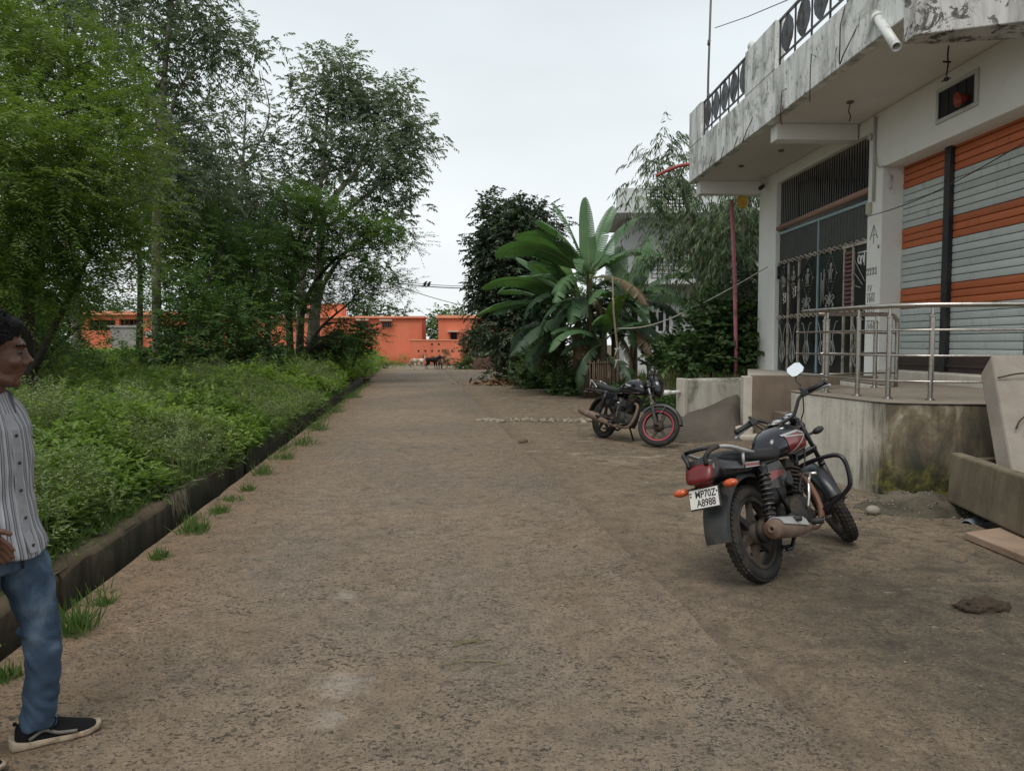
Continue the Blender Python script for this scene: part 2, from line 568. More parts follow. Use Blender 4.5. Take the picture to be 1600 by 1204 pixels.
def mat_concrete(name, lo, hi, moss=0.0, streak=0.3, green=(0.035, 0.045, 0.015), bump=0.4, zdark=None):
    """weathered cement with vertical water streaks, optional moss"""
    t = NT(name)
    v = t.co()
    n1 = t.noise(v, 2.2, 7.0, 0.65, 0.3)
    col = t.ramp(n1, [(0.28, lo), (0.72, hi)])
    st = t.noise(t.co(scale=(5.0, 5.0, 0.5)), 1.3, 6.0, 0.62, 0.3)
    col = t.mix(t.math('MULTIPLY', t.ramp(st, [(0.45, 0.0), (0.7, 1.0)]), streak), col, tuple(x * 0.33 for x in lo))
    if moss > 0:
        ms = t.noise(v, 1.6, 8.0, 0.68, 0.6)
        col = t.mix(t.ramp(ms, [(0.66 - 0.35 * moss, 0.0), (0.68, 0.95)]), col, green)
    nb = t.bump(t.noise(v, 45.0, 6.0, 0.7), bump, 0.01)
    nb = t.bump(t.noise(v, 5.0, 5.0, 0.6), 0.3, 0.03, nb)
    return t.bsdf(col, 0.9, 0.0, nb, 0.25)


MAT_EARTH = mat_earth()
MAT_ROAD = mat_road()
MAT_APRON = mat_apron()
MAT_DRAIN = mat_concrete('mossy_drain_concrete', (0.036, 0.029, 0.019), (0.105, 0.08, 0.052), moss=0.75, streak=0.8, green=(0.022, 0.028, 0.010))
MAT_LEDGE = mat_concrete('ledge_concrete', (0.070, 0.052, 0.032), (0.15, 0.112, 0.074), moss=0.6, streak=0.2, green=(0.034, 0.034, 0.015))

DX0, DX1, DEND = -2.35, -1.95, 34.0        # the open drain runs beside the road

b = MB()
b.add([(-600, -60, -.012), (DX0 - .02, -60, -.012), (DX0 - .02, DEND, -.012), (-600, DEND, -.012)], [(0, 1, 2, 3)])
PX0, PX1, PY0, PY1 = 4.52, 6.1, 4.2, 6.66       # open sump under the trough
for (x0, y0, x1, y1) in ((DX1 + .02, -60, PX0, DEND), (PX1, -60, 600, DEND), (PX0, -60, PX1, PY0), (PX0, PY1, PX1, DEND)):
    b.add([(x0, y0, -.012), (x1, y0, -.012), (x1, y1, -.012), (x0, y1, -.012)], [(0, 1, 2, 3)])
for (x0, y0, x1, y1) in ((PX0, PY0, PX1, PY0), (PX1, PY0, PX1, PY1), (PX1, PY1, PX0, PY1), (PX0, PY1, PX0, PY0)):
    b.add([(x0, y0, -.012), (x1, y1, -.012), (x1, y1, -.6), (x0, y0, -.6)], [(0, 1, 2, 3)])
b.add([(PX0, PY0, -.6), (PX1, PY0, -.6), (PX1, PY1, -.6), (PX0, PY1, -.6)], [(0, 1, 2, 3)])
b.add([(-600, DEND, -.012), (600, DEND, -.012), (600, 900, -.012), (-600, 900, -.012)], [(0, 1, 2, 3)])
b.add([(DX0 - .02, -60, -.62), (DX1 + .02, -60, -.62), (DX1 + .02, DEND, -.62), (DX0 - .02, DEND, -.62)], [(0, 1, 2, 3)])
b.add([(DX0 - .02, DEND, -.62), (DX1 + .02, DEND, -.62), (DX1 + .02, DEND, -.012), (DX0 - .02, DEND, -.012)], [(0, 1, 2, 3)])
tag(b.build('ground', MAT_EARTH), kind='structure')

# main slab with a slightly ragged right edge (a construction joint)
b = MB()
ys = np.concatenate([np.arange(-8, 12, 0.25), np.arange(12, 47.1, 1.0)])
rows = []
for y in ys:
    e = 1.50 + 0.03 * noise.noise((y * 1.3, 0, 3)) + 0.02 * noise.noise((y * 6.0, 2, 3))
    l = DX1 + 0.025 * noise.noise((y * 2.0, 5, 1)) - (max(0, y - 34) * 0.02)
    rows.append([(l, y, 0.012), (l * 0.5, y, 0.014), (0.2, y, 0.016), (e - 0.02, y, 0.013), (e, y, -0.004)])
vs = [p for r in rows for p in r]
fs = []
for k in range(len(rows) - 1):
    for i in range(4):
        a = k * 5 + i
        fs.append((a, a + 1, a + 6, a + 5))
b.add(vs, fs, True)
tag(b.build('road', MAT_ROAD), kind='structure')

# concrete apron between the road and the plots
ap = [(1.40, -8), (6.5, -8), (6.5, 4.18), (4.74, 4.25), (4.60, 4.9), (4.55, 5.5), (4.62, 5.9), (4.54, 6.3), (4.66, 6.68), (7.4, 6.75), (7.3, 11.6), (4.6, 13.2), (5.0, 16), (5.05, 24), (4.7, 30), (4.1, 40), (4.6, 47), (1.40, 47)]
b = MB()
b.add([(x, y, 0.0) for x, y in ap], [tuple(range(len(ap)))])
tag(b.build('roadside_apron', MAT_APRON), kind='structure')

# crossing dirt track at the far end
b = MB()
b.add([(-30, 46.5, -0.004), (30, 46.5, -0.004), (34, 53, -0.004), (-34, 53, -0.004)], [(0, 1, 2, 3)])
tag(b.build('dirt_track', mat_earth('pale_track_dirt', (0.17, 0.14, 0.10), (0.27, 0.23, 0.175), (0.2, 0.17, 0.11))), kind='structure')

# road-side wall of the drain, carrying the road's edge
b = MB()
ys = np.arange(-8, DEND + .01, 0.3)
rows = []
for y in ys:
    j = 0.02 * noise.noise((y * 2.3, 1, 7))
    k = 0.02 * noise.noise((y * 3.1, 4, 2))
    rows.append([(DX1 + .01 + j * .3, y, 0.008), (DX1 - .005 + j, y, -0.012), (DX1 - .01 + k, y, -0.25), (DX1 - .005 + j, y, -0.62)])
vs = [p for r in rows for p in r]
b.add(vs, [(k * 4 + i, k * 4 + i + 1, k * 4 + i + 5, k * 4 + i + 4) for k in range(len(rows) - 1) for i in range(3)], True)
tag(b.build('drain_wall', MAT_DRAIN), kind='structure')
b = MB()
b.add([(DX0, -8, -.56), (DX1, -8, -.56), (DX1, DEND, -.56), (DX0, DEND, -.56)], [(0, 1, 2, 3)])
t = NT('drain_sludge'); v = t.co()
tag(b.build('drain_water', t.bsdf(t.ramp(t.noise(v, 3.0, 5.0), [(0.4, (0.012, 0.011, 0.008)), (0.7, (0.035, 0.03, 0.018))]), 0.35, 0.0, t.bump(t.noise(v, 12.0, 4.0), 0.3, 0.02))), kind='structure')

# low ledge on the far side of the drain: cast in lengths that have shifted a little
led = empty('drain_ledge', (0, 0, 0))
tag(led, 'low mossy concrete ledge running along the far side of the open drain', 'ledge')
for k, (y0, y1) in enumerate([(-8, 2.2), (2.2, 5.35), (5.37, 7.72), (8.06, 10.9), (10.92, 14.2), (14.22, 18.5), (18.52, 24.0), (24.02, 33.9)]):
    b = MB()
    n = max(6, int((y1 - y0) / 0.18))
    off = random.uniform(-.012, .012)
    rings = []
    for i in range(n + 1):
        y = y0 + (y1 - y0) * i / n
        q = lambda s, a: a * noise.noise((y * 2.6 + s * 9.1, s * 3.3, k * 5.0))
        e = 0.02 if i in (0, n) else 0.0
        rings.append([(DX0 + off + q(1, .04), y, -.62), (DX0 + off + q(2, .06), y, -.30), (DX0 + off + q(3, .045) - e * .4, y, -0.03 + q(6, .035) - e),
                      (DX0 + off - .04 + q(3, .05), y, 0.014 + q(4, .03) - e), (DX0 - .16, y, 0.026 + q(5, .03) - e), (DX0 - .27 + q(7, .02), y, 0.02 + q(4, .03) - e),
                      (DX0 - .29 + q(7, .02), y, -.10), (DX0 - .29, y, -.62)])
    b.loft(rings, smooth=True)
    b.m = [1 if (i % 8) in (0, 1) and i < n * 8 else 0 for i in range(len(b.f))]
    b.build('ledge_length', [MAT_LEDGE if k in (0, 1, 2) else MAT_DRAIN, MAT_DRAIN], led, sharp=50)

# stones bedded in the worn road surface, nearest stretch
def stone_mesh(name, pts, rad, mat, flat=0.45, kind='stuff', seed=3):
    ico = bmesh.new()
    bmesh.ops.create_icosphere(ico, subdivisions=1, radius=1.0)
    base = np.array([v.co[:] for v in ico.verts], np.float32)
    tri = np.array([[v.index for v in f.verts] for f in ico.faces], np.int32)
    ico.free()
    rng = np.random.default_rng(seed)
    n, k = len(pts), len(base)
    jit = 1 + rng.uniform(-.35, .35, (n, k, 1)).astype(np.float32)
    ang = rng.uniform(0, 6.283, n)
    ca, sa = np.cos(ang), np.sin(ang)
    B = base[None] * jit * (rad[:, None, None] * np.stack([rng.uniform(.8, 1.5, n), rng.uniform(.6, 1.0, n), rng.uniform(.6, 1.2, n) * flat], 1)[:, None, :])
    V = np.empty_like(B)
    V[..., 0] = B[..., 0] * ca[:, None] - B[..., 1] * sa[:, None]
    V[..., 1] = B[..., 0] * sa[:, None] + B[..., 1] * ca[:, None]
    V[..., 2] = B[..., 2]
    V += pts[:, None, :]
    F = (tri[None] + (np.arange(n) * k)[:, None, None]).reshape(-1, 3)
    me = bpy.data.meshes.new(name)
    me.vertices.add(n * k); me.vertices.foreach_set('co', V.astype(np.float32).ravel())
    me.loops.add(F.size); me.loops.foreach_set('vertex_index', F.ravel().astype(np.int32))
    me.polygons.add(len(F)); me.polygons.foreach_set('loop_start', np.arange(0, F.size, 3, dtype=np.int32))
    at = me.attributes.new('tint', 'FLOAT', 'POINT')
    at.data.foreach_set('value', np.repeat(rng.uniform(0, 1, n), k).astype(np.float32))
    me.update(calc_edges=True)
    me.materials.append(mat)
    return link(name, me)


def tint_mat(name, a, b, rough=0.9, bump=0.3, fine=60):
    t = NT(name)
    at = t.n('Attribute', attribute_name='tint')
    v = t.co()
    c = t.mix(at.outputs['Fac'], a, b)
    c = t.mix(t.ramp(t.noise(v, 25.0, 4.0), [(0.4, 0.0), (0.7, 0.5)]), c, tuple(x * 0.5 for x in a))
    return t.bsdf(c, rough, 0.0, t.bump(t.noise(v, fine, 4.0), bump, 0.005), 0.3)


rng = np.random.default_rng(5)
P = []
while len(P) < 2600:
    y = 1.7 + 9.0 * rng.random() ** 1.5
    x = rng.uniform(-1.8, 1.45)
    m = noise.noise((x * 0.8, y * 0.8, 1.7)) + 0.6 * noise.noise((x * 2.2, y * 2.2, 9.2))
    if m + rng.uniform(-.5, .5) > 0.12: P.append((x, y, 0.0135))
P = np.array(P)
tag(stone_mesh('road_aggregate', P, rng.uniform(.002, .0075, len(P)) * (1 + .8 * (rng.random(len(P)) > .93)), tint_mat('dark_road_stone', (0.065, 0.058, 0.05), (0.19, 0.16, 0.13)), 0.55), kind='stuff')
# loose grit and chips on the apron and the road edge
P = np.stack([rng.uniform(1.55, 4.6, 900), 2.4 + 12 * rng.random(900) ** 1.3, np.full(900, 0.004)], 1)
P2 = np.stack([rng.uniform(-1.9, -1.2, 500) ** 1, 2.0 + 20 * rng.random(500) ** 1.3, np.full(500, 0.016)], 1)
P = np.concatenate([P, P2])
tag(stone_mesh('loose_gravel', P, rng.uniform(.002, .008, len(P)), tint_mat('pale_grit', (0.09, 0.075, 0.06), (0.24, 0.205, 0.165)), 0.7), kind='stuff')

# broken concrete line across the apron
P = []
for i in range(420):
    s = rng.random()
    P.append((1.15 + 3.5 * s, 14.95 - .5 * s + rng.normal(0, .13), 0.012))
P = np.array(P)
tag(stone_mesh('broken_concrete_rubble', P, rng.uniform(.02, .065, len(P)), tint_mat('rubble_concrete', (0.15, 0.12, 0.085), (0.36, 0.31, 0.245)), 0.6, seed=9), kind='stuff')

# raised garden plot behind the apron
def bank_z(x, y):
    e = 5.0 if y < 24 else 5.0 - (y - 24) * 0.06
    h = 0.55 if y < 19 else 0.55 - min(1, (y - 19) / 9) * 0.35
    s = min(1, max(0, (x - e - .05) / 1.3))
    return -0.02 + h * s * s * (3 - 2 * s) + 0.05 * noise.noise((x * 1.5, y * 1.5, 4)) * min(1, max(0, x - e))


b = MB()
xs = [4.7, 5.0, 5.2, 5.5, 5.9, 6.4, 7.0, 8, 10, 13, 18, 26, 40]
ys = [12.9, 13.4, 14, 14.6, 15.4, 16.2, 17, 18, 19, 20, 21, 22, 24, 26, 28, 31, 35, 40, 46]
nx = len(xs)
b.add([(x, y, bank_z(x, y)) for y in ys for x in xs],
      [(k * nx + i, k * nx + i + 1, (k + 1) * nx + i + 1, (k + 1) * nx + i) for k in range(len(ys) - 1) for i in range(nx - 1)], True)
tag(b.build('garden_bank', mat_earth('garden_soil', (0.07, 0.045, 0.028), (0.15, 0.10, 0.06), (0.06, 0.06, 0.025))), kind='structure')

# earth driveway that climbs from the apron to the plot beside the shop
def ramp_z(x, d):
    """x, d in viewpoint metres"""
    s = min(1, max(0, (x - 2.3) / 1.9))
    w = min(1, max(0, (d - 11.4 - max(0, x - 2.5) * .35 - max(0, x - 3.55) * 2.2 - 0.2 * noise.noise((x * 2, 1, 1))) / 0.75))
    z = 0.68 * s ** .9 * w * w * (3 - 2 * w)
    return -0.02 + z + (0.035 * noise.noise((x * 3, d * 3, 2)) + 0.02 * noise.noise((x * 9, d * 9, 5))) * min(1, s * 4) * min(1, w * 3)


b = MB()
xs = np.linspace(2.35, 6.2, 40); ds = np.linspace(11.0, 14.6, 36)
b.add([XY(x, d) + Vector((0, 0, ramp_z(x, d))) for d in ds for x in xs],
      [(k * 40 + i, k * 40 + i + 1, (k + 1) * 40 + i + 1, (k + 1) * 40 + i) for k in range(35) for i in range(39)], True)
tag(b.build('driveway_ramp', mat_earth('dark_driveway_earth', (0.070, 0.058, 0.046), (0.125, 0.107, 0.088), (0.095, 0.083, 0.067))), kind='structure')
P = np.array([tuple(XY(x, d) + Vector((0, 0, ramp_z(x, d) + .005))) for x, d in zip(rng.uniform(2.4, 3.8, 150), rng.uniform(11.0, 11.75, 150))])
tag(stone_mesh('driveway_rubble', P, rng.uniform(.010, .04, len(P)) * (rng.random(len(P)) ** .6), tint_mat('earthy_rubble', (0.07, 0.055, 0.04), (0.26, 0.22, 0.17)), 0.7, seed=14), kind='stuff')

# litter of dry leaves on the apron
b = MB()
P = []
for i in range(700):
    a, r_ = rng.uniform(0, 6.28), abs(rng.normal(0, .5))
    x, d = 0.25 + 1.25 * r_ * math.cos(a) + (.1 if i % 3 else -.9), 28.3 + 1.0 * r_ * math.sin(a)
    q = XY(x, d); P.append((q.x, q.y, 0.02 + 0.13 * max(0, 1 - r_) * rng.random()))
P = np.array(P)
T = unit(np.stack([rng.normal(0, 1, len(P)), rng.normal(0, 1, len(P)), rng.normal(0, .25, len(P))], 1))
N = unit(np.stack([rng.normal(0, .5, len(P)), rng.normal(0, .5, len(P)), np.ones(len(P))], 1))
MAT_DRYLEAF = leaf_mat('dry_leaf', (0.07, 0.035, 0.018), (0.16, 0.085, 0.045), (0.30, 0.20, 0.12), 0.8, 0.1)
tag(leaf_mesh('dry_leaf_litter', P, T, N, rng.uniform(.12, .42, len(P)), rng.uniform(.05, .13, len(P)), rng.random(len(P)), MAT_DRYLEAF), kind='stuff')
# ================================================================== white shop-house on the right
def mat_plaster(name, base=(0.62, 0.63, 0.58), grime=(0.10, 0.10, 0.085), amt=0.5, peel=0.0, tone=0.08, mildew=0.0):
    t = NT(name)
    v = t.co()
    n1 = t.noise(v, 1.1, 6.0, 0.6, 0.3)
    col = t.ramp(n1, [(0.3, tuple(x * (1 - tone) for x in base)), (0.7, base)])
    st = t.noise(t.co(scale=(3.0, 3.0, 0.55)), 1.1, 8.0, 0.68, 0.5)
    k = t.math('MULTIPLY', t.ramp(st, [(0.70 - 0.30 * amt, 0.0), (0.76, 1.0)]), min(1, amt * 1.2))
    col = t.mix(k, col, grime)
    sp = t.noise(v, 7.0, 8.0, 0.75, 0.4)
    col = t.mix(t.math('MULTIPLY', t.ramp(sp, [(0.60, 0.0), (0.68, 1.0)]), min(1, amt)), col, tuple(x * 1.6 for x in grime))
    h = t.noise(v, 40.0, 5.0, 0.65)
    if mildew > 0:
        m1 = t.noise(v, 1.7, 9.0, 0.74, 0.6)
        col = t.mix(t.math('MULTIPLY', t.ramp(m1, [(.50, 0.0), (.66, 1.0)]), mildew), col, (0.16, 0.16, 0.135))
        m2 = t.noise(t.co(scale=(2.0, 2.0, .8)), 4.0, 9.0, 0.78, 0.4)
        col = t.mix(t.math('MULTIPLY', t.ramp(m2, [(.56, 0.0), (.63, 1.0)]), mildew), col, (0.07, 0.07, 0.058))
    if peel > 0:
        pl = t.noise(v, 4.5 if peel < .3 else 9.0, 9.0, 0.74, .7)
        pk = t.ramp(pl, [(0.54 - .1 * peel, 0.0), (0.56 - .1 * peel, 1.0)])
        pc = t.ramp(t.noise(v, 14.0, 6.0, 0.7), [(0.3, (0.03, 0.03, 0.026)), (0.6, (0.16, 0.155, 0.14)), (0.8, (0.33, 0.32, 0.29))])
        col = t.mix(pk, col, pc)
        h = t.math('SUBTRACT', h, t.math('MULTIPLY', pk, 0.8))
    nb = t.bump(h, 0.3, 0.008)
    nb = t.bump(n1, 0.15, 0.03, nb)
    return t.bsdf(col, 0.85, 0.0, nb, 0.3)


MAT_WHITE = mat_plaster('white_wall_plaster', (0.77, 0.77, 0.73), amt=0.2)
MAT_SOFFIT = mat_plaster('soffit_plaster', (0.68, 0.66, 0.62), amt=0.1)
MAT_PARAPET = mat_plaster('stained_parapet_plaster', (0.74, 0.755, 0.73), (0.10, 0.10, 0.088), amt=0.78, mildew=.85)
MAT_FLAKING = mat_plaster('flaking_black_plaster', (0.56, 0.55, 0.52), (0.07, 0.07, 0.062), amt=0.8, peel=0.2)
MAT_BLACKIRON = M('black_iron_paint', (0.016, 0.017, 0.022), 0.45, 0.0, 0.4, 8, 0.1, dirt=(0.05, 0.04, 0.03), dirt_amt=0.25)
MAT_GATEBLACK = M('black_gate_sheet', (0.010, 0.012, 0.014), 0.32, 0.0, 0.3, 3, 0.05)
MAT_STEEL = M('brushed_stainless_steel', (0.40, 0.37, 0.335), 0.3, 1.0, 0.15, 12, 0.08, 220)
MAT_BROWNPLASTER = mat_concrete('brown_cement_render', (0.155, 0.118, 0.088), (0.225, 0.178, 0.135), streak=0.25)
MAT_PALEPLASTER = mat_concrete('pale_cement_render', (0.40, 0.36, 0.30), (0.54, 0.50, 0.43), streak=0.25)
MAT_DARK = M('dark_interior', (0.02, 0.02, 0.02), 0.9)
MAT_PVC = M('white_drain_pipe', (0.66, 0.67, 0.64), 0.4, 0, 0.06, 5, 0.02, dirt=(0.3, 0.29, 0.26), dirt_amt=0.2)
MAT_WIRE = M('black_cable', (0.015, 0.015, 0.015), 0.6, 0, 0.2, 5, 0)
MAT_RUST = M('rusty_iron', (0.09, 0.05, 0.032), 0.85, 0.3, 0.5, 30, 0.3)

UDIR = XY(-0.042, 1.0).normalized()
P0 = XY(5.88, 12.35)
SHOP_ROT = math.atan2(UDIR.y, UDIR.x)      # local +x runs along the wall away from the viewer, local +y towards the road
FLOOR, SOF, RAILB, RAILT = 0.92, 5.2, 5.97, 6.76
shop = empty('shop_house', P0, (0, 0, SHOP_ROT), 'white plastered shop house with balcony over a striped shutter and an iron gate', 'building')

# walls
b = MB()
b.box2((-4.9, -6.0, -0.3), (-4.55, 0, SOF - .003))                  # near end wall beside the shutters
b.box2((-4.55, -0.70, 4.3), (-.003, 0, SOF - .003))                 # beam and wall over the shutters
b.box2((0.0, -0.70, FLOOR - .1), (0.45, 0, SOF - .003))             # pillar between shutter and gate
b.box2((4.40, -0.5, FLOOR - .1), (5.20, 0, SOF - .003))             # pillar beyond the gate
b.box2((0.45, -0.5, 4.95), (4.40, -0.02, SOF - .003))               # lintel over the gate
b.box2((5.2, -6.0, -0.3), (5.4, 0, SOF - .003))                     # far end wall
b.box2((-4.9, -6.2, -0.3), (5.4, -6.0, SOF - .003))
b.build('wall', MAT_WHITE, shop, bevel=0.012)
b = MB()
b.box2((-4.55, -0.50, FLOOR + .003), (-.003, 0.02, FLOOR + .17))    # sill under the shutters
b.build('sill', MAT_PALEPLASTER, shop, bevel=0.015)
b = MB()
b.box2((0.44, -3.0, FLOOR), (4.41, -2.9, SOF - .05)); b.box2((0.3, -3.0, FLOOR), (0.44, -0.71, SOF - .05)); b.box2((4.41, -3.0, FLOOR), (4.5, -0.51, SOF - .05))
b.box2((0.45, -2.9, SOF - .15), (4.4, -0.51, SOF - .05)); b.box2((0.45, -2.9, FLOOR - .1), (4.4, -.3, FLOOR))
b.build('entrance_hall', MAT_WHITE, shop)
b = MB()
b.box2((-4.5, -.9, FLOOR), (-.01, -.75, 4.4))
b.build('shutter_backing', MAT_DARK, shop)

# balcony slab, drop beams
b = MB()
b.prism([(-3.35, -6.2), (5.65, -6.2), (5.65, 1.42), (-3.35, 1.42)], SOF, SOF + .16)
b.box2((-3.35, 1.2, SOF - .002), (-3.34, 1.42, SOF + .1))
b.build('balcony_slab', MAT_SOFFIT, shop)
b = MB()
b.box2((0.82, 0.003, 4.93), (1.10, 1.40, SOF - .002)); b.build('cantilever_beam', MAT_WHITE, shop, bevel=0.01)
b = MB()
b.box2((5.35, 0.003, 4.90), (5.62, 1.40, SOF - .002)); b.build('cantilever_beam', MAT_WHITE, shop, bevel=0.01)
b = MB()
b.box2((-3.353, 1.422, SOF - .005), (5.65, 1.57, RAILB))            # solid upstand
b.box2((5.52, -4.0, SOF + .165), (5.65, 1.418, RAILB))
b.build('fascia', MAT_PARAPET, shop, bevel=0.012)
for u0, u1 in ((4.72, 5.65), (0.50, 1.94), (-3.35, -1.94)):
    b = MB(); b.box2((u0, 1.416, RAILB - .001), (u1, 1.576, RAILT)); b.build('parapet_post', MAT_PARAPET, shop, bevel=0.014)
b = MB()
b.prism([(-3.36, 1.58), (-3.62, 1.58), (-4.06, 0.50), (-4.30, -1.2), (-3.9, -1.2), (-3.36, 1.25)], 4.90, 5.80)
b.prism([(-3.36, 1.62), (-3.64, 1.62), (-4.09, 0.50), (-4.33, -1.2), (-3.9, -1.2), (-3.36, 1.25)], 5.805, 6.5)
b.build('end_drop_beam', MAT_FLAKING, shop, bevel=0.012)

# ornamental balcony railings: frames with pointed petal plates
def railing(u0, u1, n):
    r = empty('balcony_railing'); r.parent = shop
    zb, zt, y = RAILB + .14, RAILT - .04, 1.50
    b = MB(); b.box2((u0 - .02, y - .02, zt), (u1 + .02, y + .02, zt + .035)); b.box2((u0 - .02, y - .015, zb), (u1 + .02, y + .015, zb + .025))
    b.build('rail', MAT_BLACKIRON, r)
    for i in range(n + 1):
        u = u0 + .02 + (u1 - u0 - .04) * i / n
        b = MB(); b.box2((u - .012, y - .012, RAILB - .005), (u + .012, y + .012, zt)); b.build('baluster', MAT_BLACKIRON, r)
    for i in range(n):
        u = u0 + (u1 - u0) * (i + .5) / n
        w = (u1 - u0) / n * .40
        zm, h = (zb + zt) / 2 + .012, (zt - zb) / 2
        b = MB()
        prof = [(-w * .45, -h * .98), (-w, -h * .45), (-w, h * .45), (-w * .45, h * .98), (w * .45, h * .98), (w, h * .45), (w, -h * .45), (w * .45, -h * .98)]
        cut = w * .025
        # two half petals with a slit between them
        for s in (-1, 1):
            q = [(s * cut, -h * .99), (s * w * .32, -h * .86), (s * w * .85, -h * .45), (s * w, 0), (s * w * .85, h * .45), (s * w * .32, h * .86), (s * cut, h * .99)]
            P = [(u + a, y - .006, zm + c) for a, c in q] + [(u + a, y + .006, zm + c) for a, c in q]
            m = len(q)
            b.add(P, [tuple(range(m)), tuple(range(2 * m - 1, m - 1, -1))] + [(k, (k + 1) % m, m + (k + 1) % m, m + k) for k in range(m)])
        b.build('petal_plate', MAT_BLACKIRON, r)


railing(1.94, 4.72, 5)
railing(-1.94, 0.50, 4)

# roller shutters: every slat a piece of its own
def mat_slat(name, col, dirt):
    t = NT(name); v = t.co()
    rnd = t.n('ObjectInfo').outputs['Random']
    w = t.co(scale=(3.0, 1, 1))
    c = t.mix(t.ramp(t.noise(v, 3.0, 6.0, .6), [(.35, 0.0), (.7, .25)]), col, tuple(x * .75 for x in col))
    c = t.mix(1.0, c, t.ramp(rnd, [(0.0, .86), (1.0, 1.08)]), 'MULTIPLY')
    tc = t.n('VectorMath', {0: v, 1: t.n('CombineXYZ', {0: t.math('MULTIPLY', rnd, 40.0), 1: rnd, 2: rnd}).outputs[0]}, operation='ADD').outputs[0]
    st = t.noise(t.n('Mapping', {'Vector': tc, 'Scale': (9.0, 1.0, 1.4)}).outputs[0], 1.0, 7.0, .72, .3)
    c = t.mix(t.math('MULTIPLY', t.ramp(st, [(.54, 0.0), (.72, 1.0)]), .55), c, dirt)
    sc = t.noise(t.n('Mapping', {'Vector': tc, 'Scale': (3.0, 1.0, 26.0)}).outputs[0], 1.2, 5.0, .7)
    c = t.mix(t.ramp(sc, [(.66, 0.0), (.72, .45)]), c, tuple(min(.8, x * 1.35 + .05) for x in col))
    dent = t.noise(tc, 1.6, 3.0, .5)
    return t.bsdf(c, .5, 0, t.bump(dent, .35, .03), .4)


MAT_ORANGE = mat_slat('orange_shutter_paint', (0.46, 0.125, 0.045), (0.20, 0.075, 0.035))
MAT_GREYSLAT = mat_slat('grey_shutter_paint', (0.47, 0.51, 0.49), (0.22, 0.22, 0.19))
MAT_SHUTTERBASE = M('dark_shutter_base', (0.045, 0.03, 0.025), 0.6, 0.2, 0.3, 8, 0.1)
PITCHS = 0.105
me_cache = {}


def slat_mesh(length, m):
    key = (round(length, 3), m.name)
    if key not in me_cache:
        b = MB()
        prof = [(-.002, 0.004), (.007, .010), (.010, .035), (.010, .068), (.007, .094), (-.002, .1015)]
        rings = [[(x, -.32 - .03 + y, z) for y, z in prof] + [(x, -.32 - .045, .0995), (x, -.32 - .045, .005)] for x in (0, length)]
        b.loft(rings, smooth=False)
        o = b.build('slat', m)
        me_cache[key] = o.data
        bpy.data.objects.remove(o)
    return me_cache[key]


def shutter(u_hi, u_lo):
    r = empty('roller_shutter'); r.parent = shop
    L = u_hi - u_lo
    z = FLOOR + .40
    while z < 4.29:
        zc = z + .05
        orange = 3.97 < zc or 2.99 < zc < 3.35 or 2.06 < zc < 2.36
        o = link('slat', slat_mesh(L, MAT_ORANGE if orange else MAT_GREYSLAT), r, (u_lo, 0, z))
        z += PITCHS
    b = MB(); b.box2((u_lo, -.39, FLOOR + .172), (u_hi, -.325, FLOOR + .40)); b.box2((u_lo, -.325, FLOOR + .25), (u_hi, -.30, FLOOR + .29)); b.build('bottom_rail', MAT_SHUTTERBASE, r)


shutter(-.005, -1.19)
shutter(-1.33, -4.54)
b = MB(); b.box2((-1.327, -.42, FLOOR + .171), (-1.193, -.27, 4.298))
b.build('guide_post', MAT_BLACKIRON, shop, bevel=0.004)

# ventilator above the shutter
vent = empty('ventilator'); vent.parent = shop
b = MB()
for a, c in (((-2.34, .003, 4.55), (-1.44, .03, 4.60)), ((-2.34, .003, 4.97), (-1.44, .03, 5.02)), ((-2.34, .003, 4.603), (-2.28, .03, 4.967)), ((-1.49, .003, 4.603), (-1.44, .03, 4.967))): b.box2(a, c)
b.build('frame', mat_plaster('vent_frame_plaster', (0.52, 0.53, 0.49), amt=.1), vent)
b = MB(); b.box2((-2.278, .003, 4.602), (-1.492, .008, 4.966)); b.build('opening', MAT_DARK, vent)
b = MB()
for k in range(5): b.box2((-2.27 + k * .19, .012, 4.605), (-2.255 + k * .19, .02, 4.965))
b.build('grille', MAT_BLACKIRON, vent)
ho = MB(); c = Vector((-2.12, 0.10, 4.69))
ho.lathe([(.0, -.09), (.05, -.085), (.06, -.02), (.085, .03), (.10, .05), (.085, .045), (.05, .0), (.0, -.01)], c, (0.1, 1, -.2), 18)
ho.box(c + Vector((0, -.07, 0)), (.03, .06, .03))
h = ho.build('alarm_horn', M('red_horn_plastic', (0.22, 0.030, 0.018), 0.45, 0, .2, 10, 0.05), None)
h.matrix_world = Matrix.Translation(P0) @ Matrix.Rotation(SHOP_ROT, 4, 'Z')
tag(h, 'small red horn mounted at the dark ventilator above the shutters', 'horn')

# iron entrance gate
gate = empty('iron_gate', P0, (0, 0, SHOP_ROT), 'black ornamental iron gate with striped bars beneath the balcony', 'gate')
MAT_CREAMIRON = M('cream_gate_paint', (0.42, 0.38, 0.31), 0.5, 0, 0.15, 8, 0.08, dirt=(0.2, 0.17, 0.13), dirt_amt=0.3)
MAT_BLUEIRON = M('pale_blue_gate_frame', (0.24, 0.34, 0.37), 0.5, 0, 0.15, 8, 0.08)
MAT_PINKPIPE = M('dusty_pink_pipe', (0.30, 0.185, 0.14), 0.6, 0, 0.2, 6, 0.1)
MAT_SILVERIRON = M('silver_ornament_paint', (0.30, 0.30, 0.28), 0.45, 0.2, 0.2, 20, 0.05)
MAT_MAROON = M('maroon_vent_sheet', (0.085, 0.022, 0.018), 0.5, 0, 0.2, 8, 0.1)
GY = -0.10
gu0, gu1 = .455, 4.395
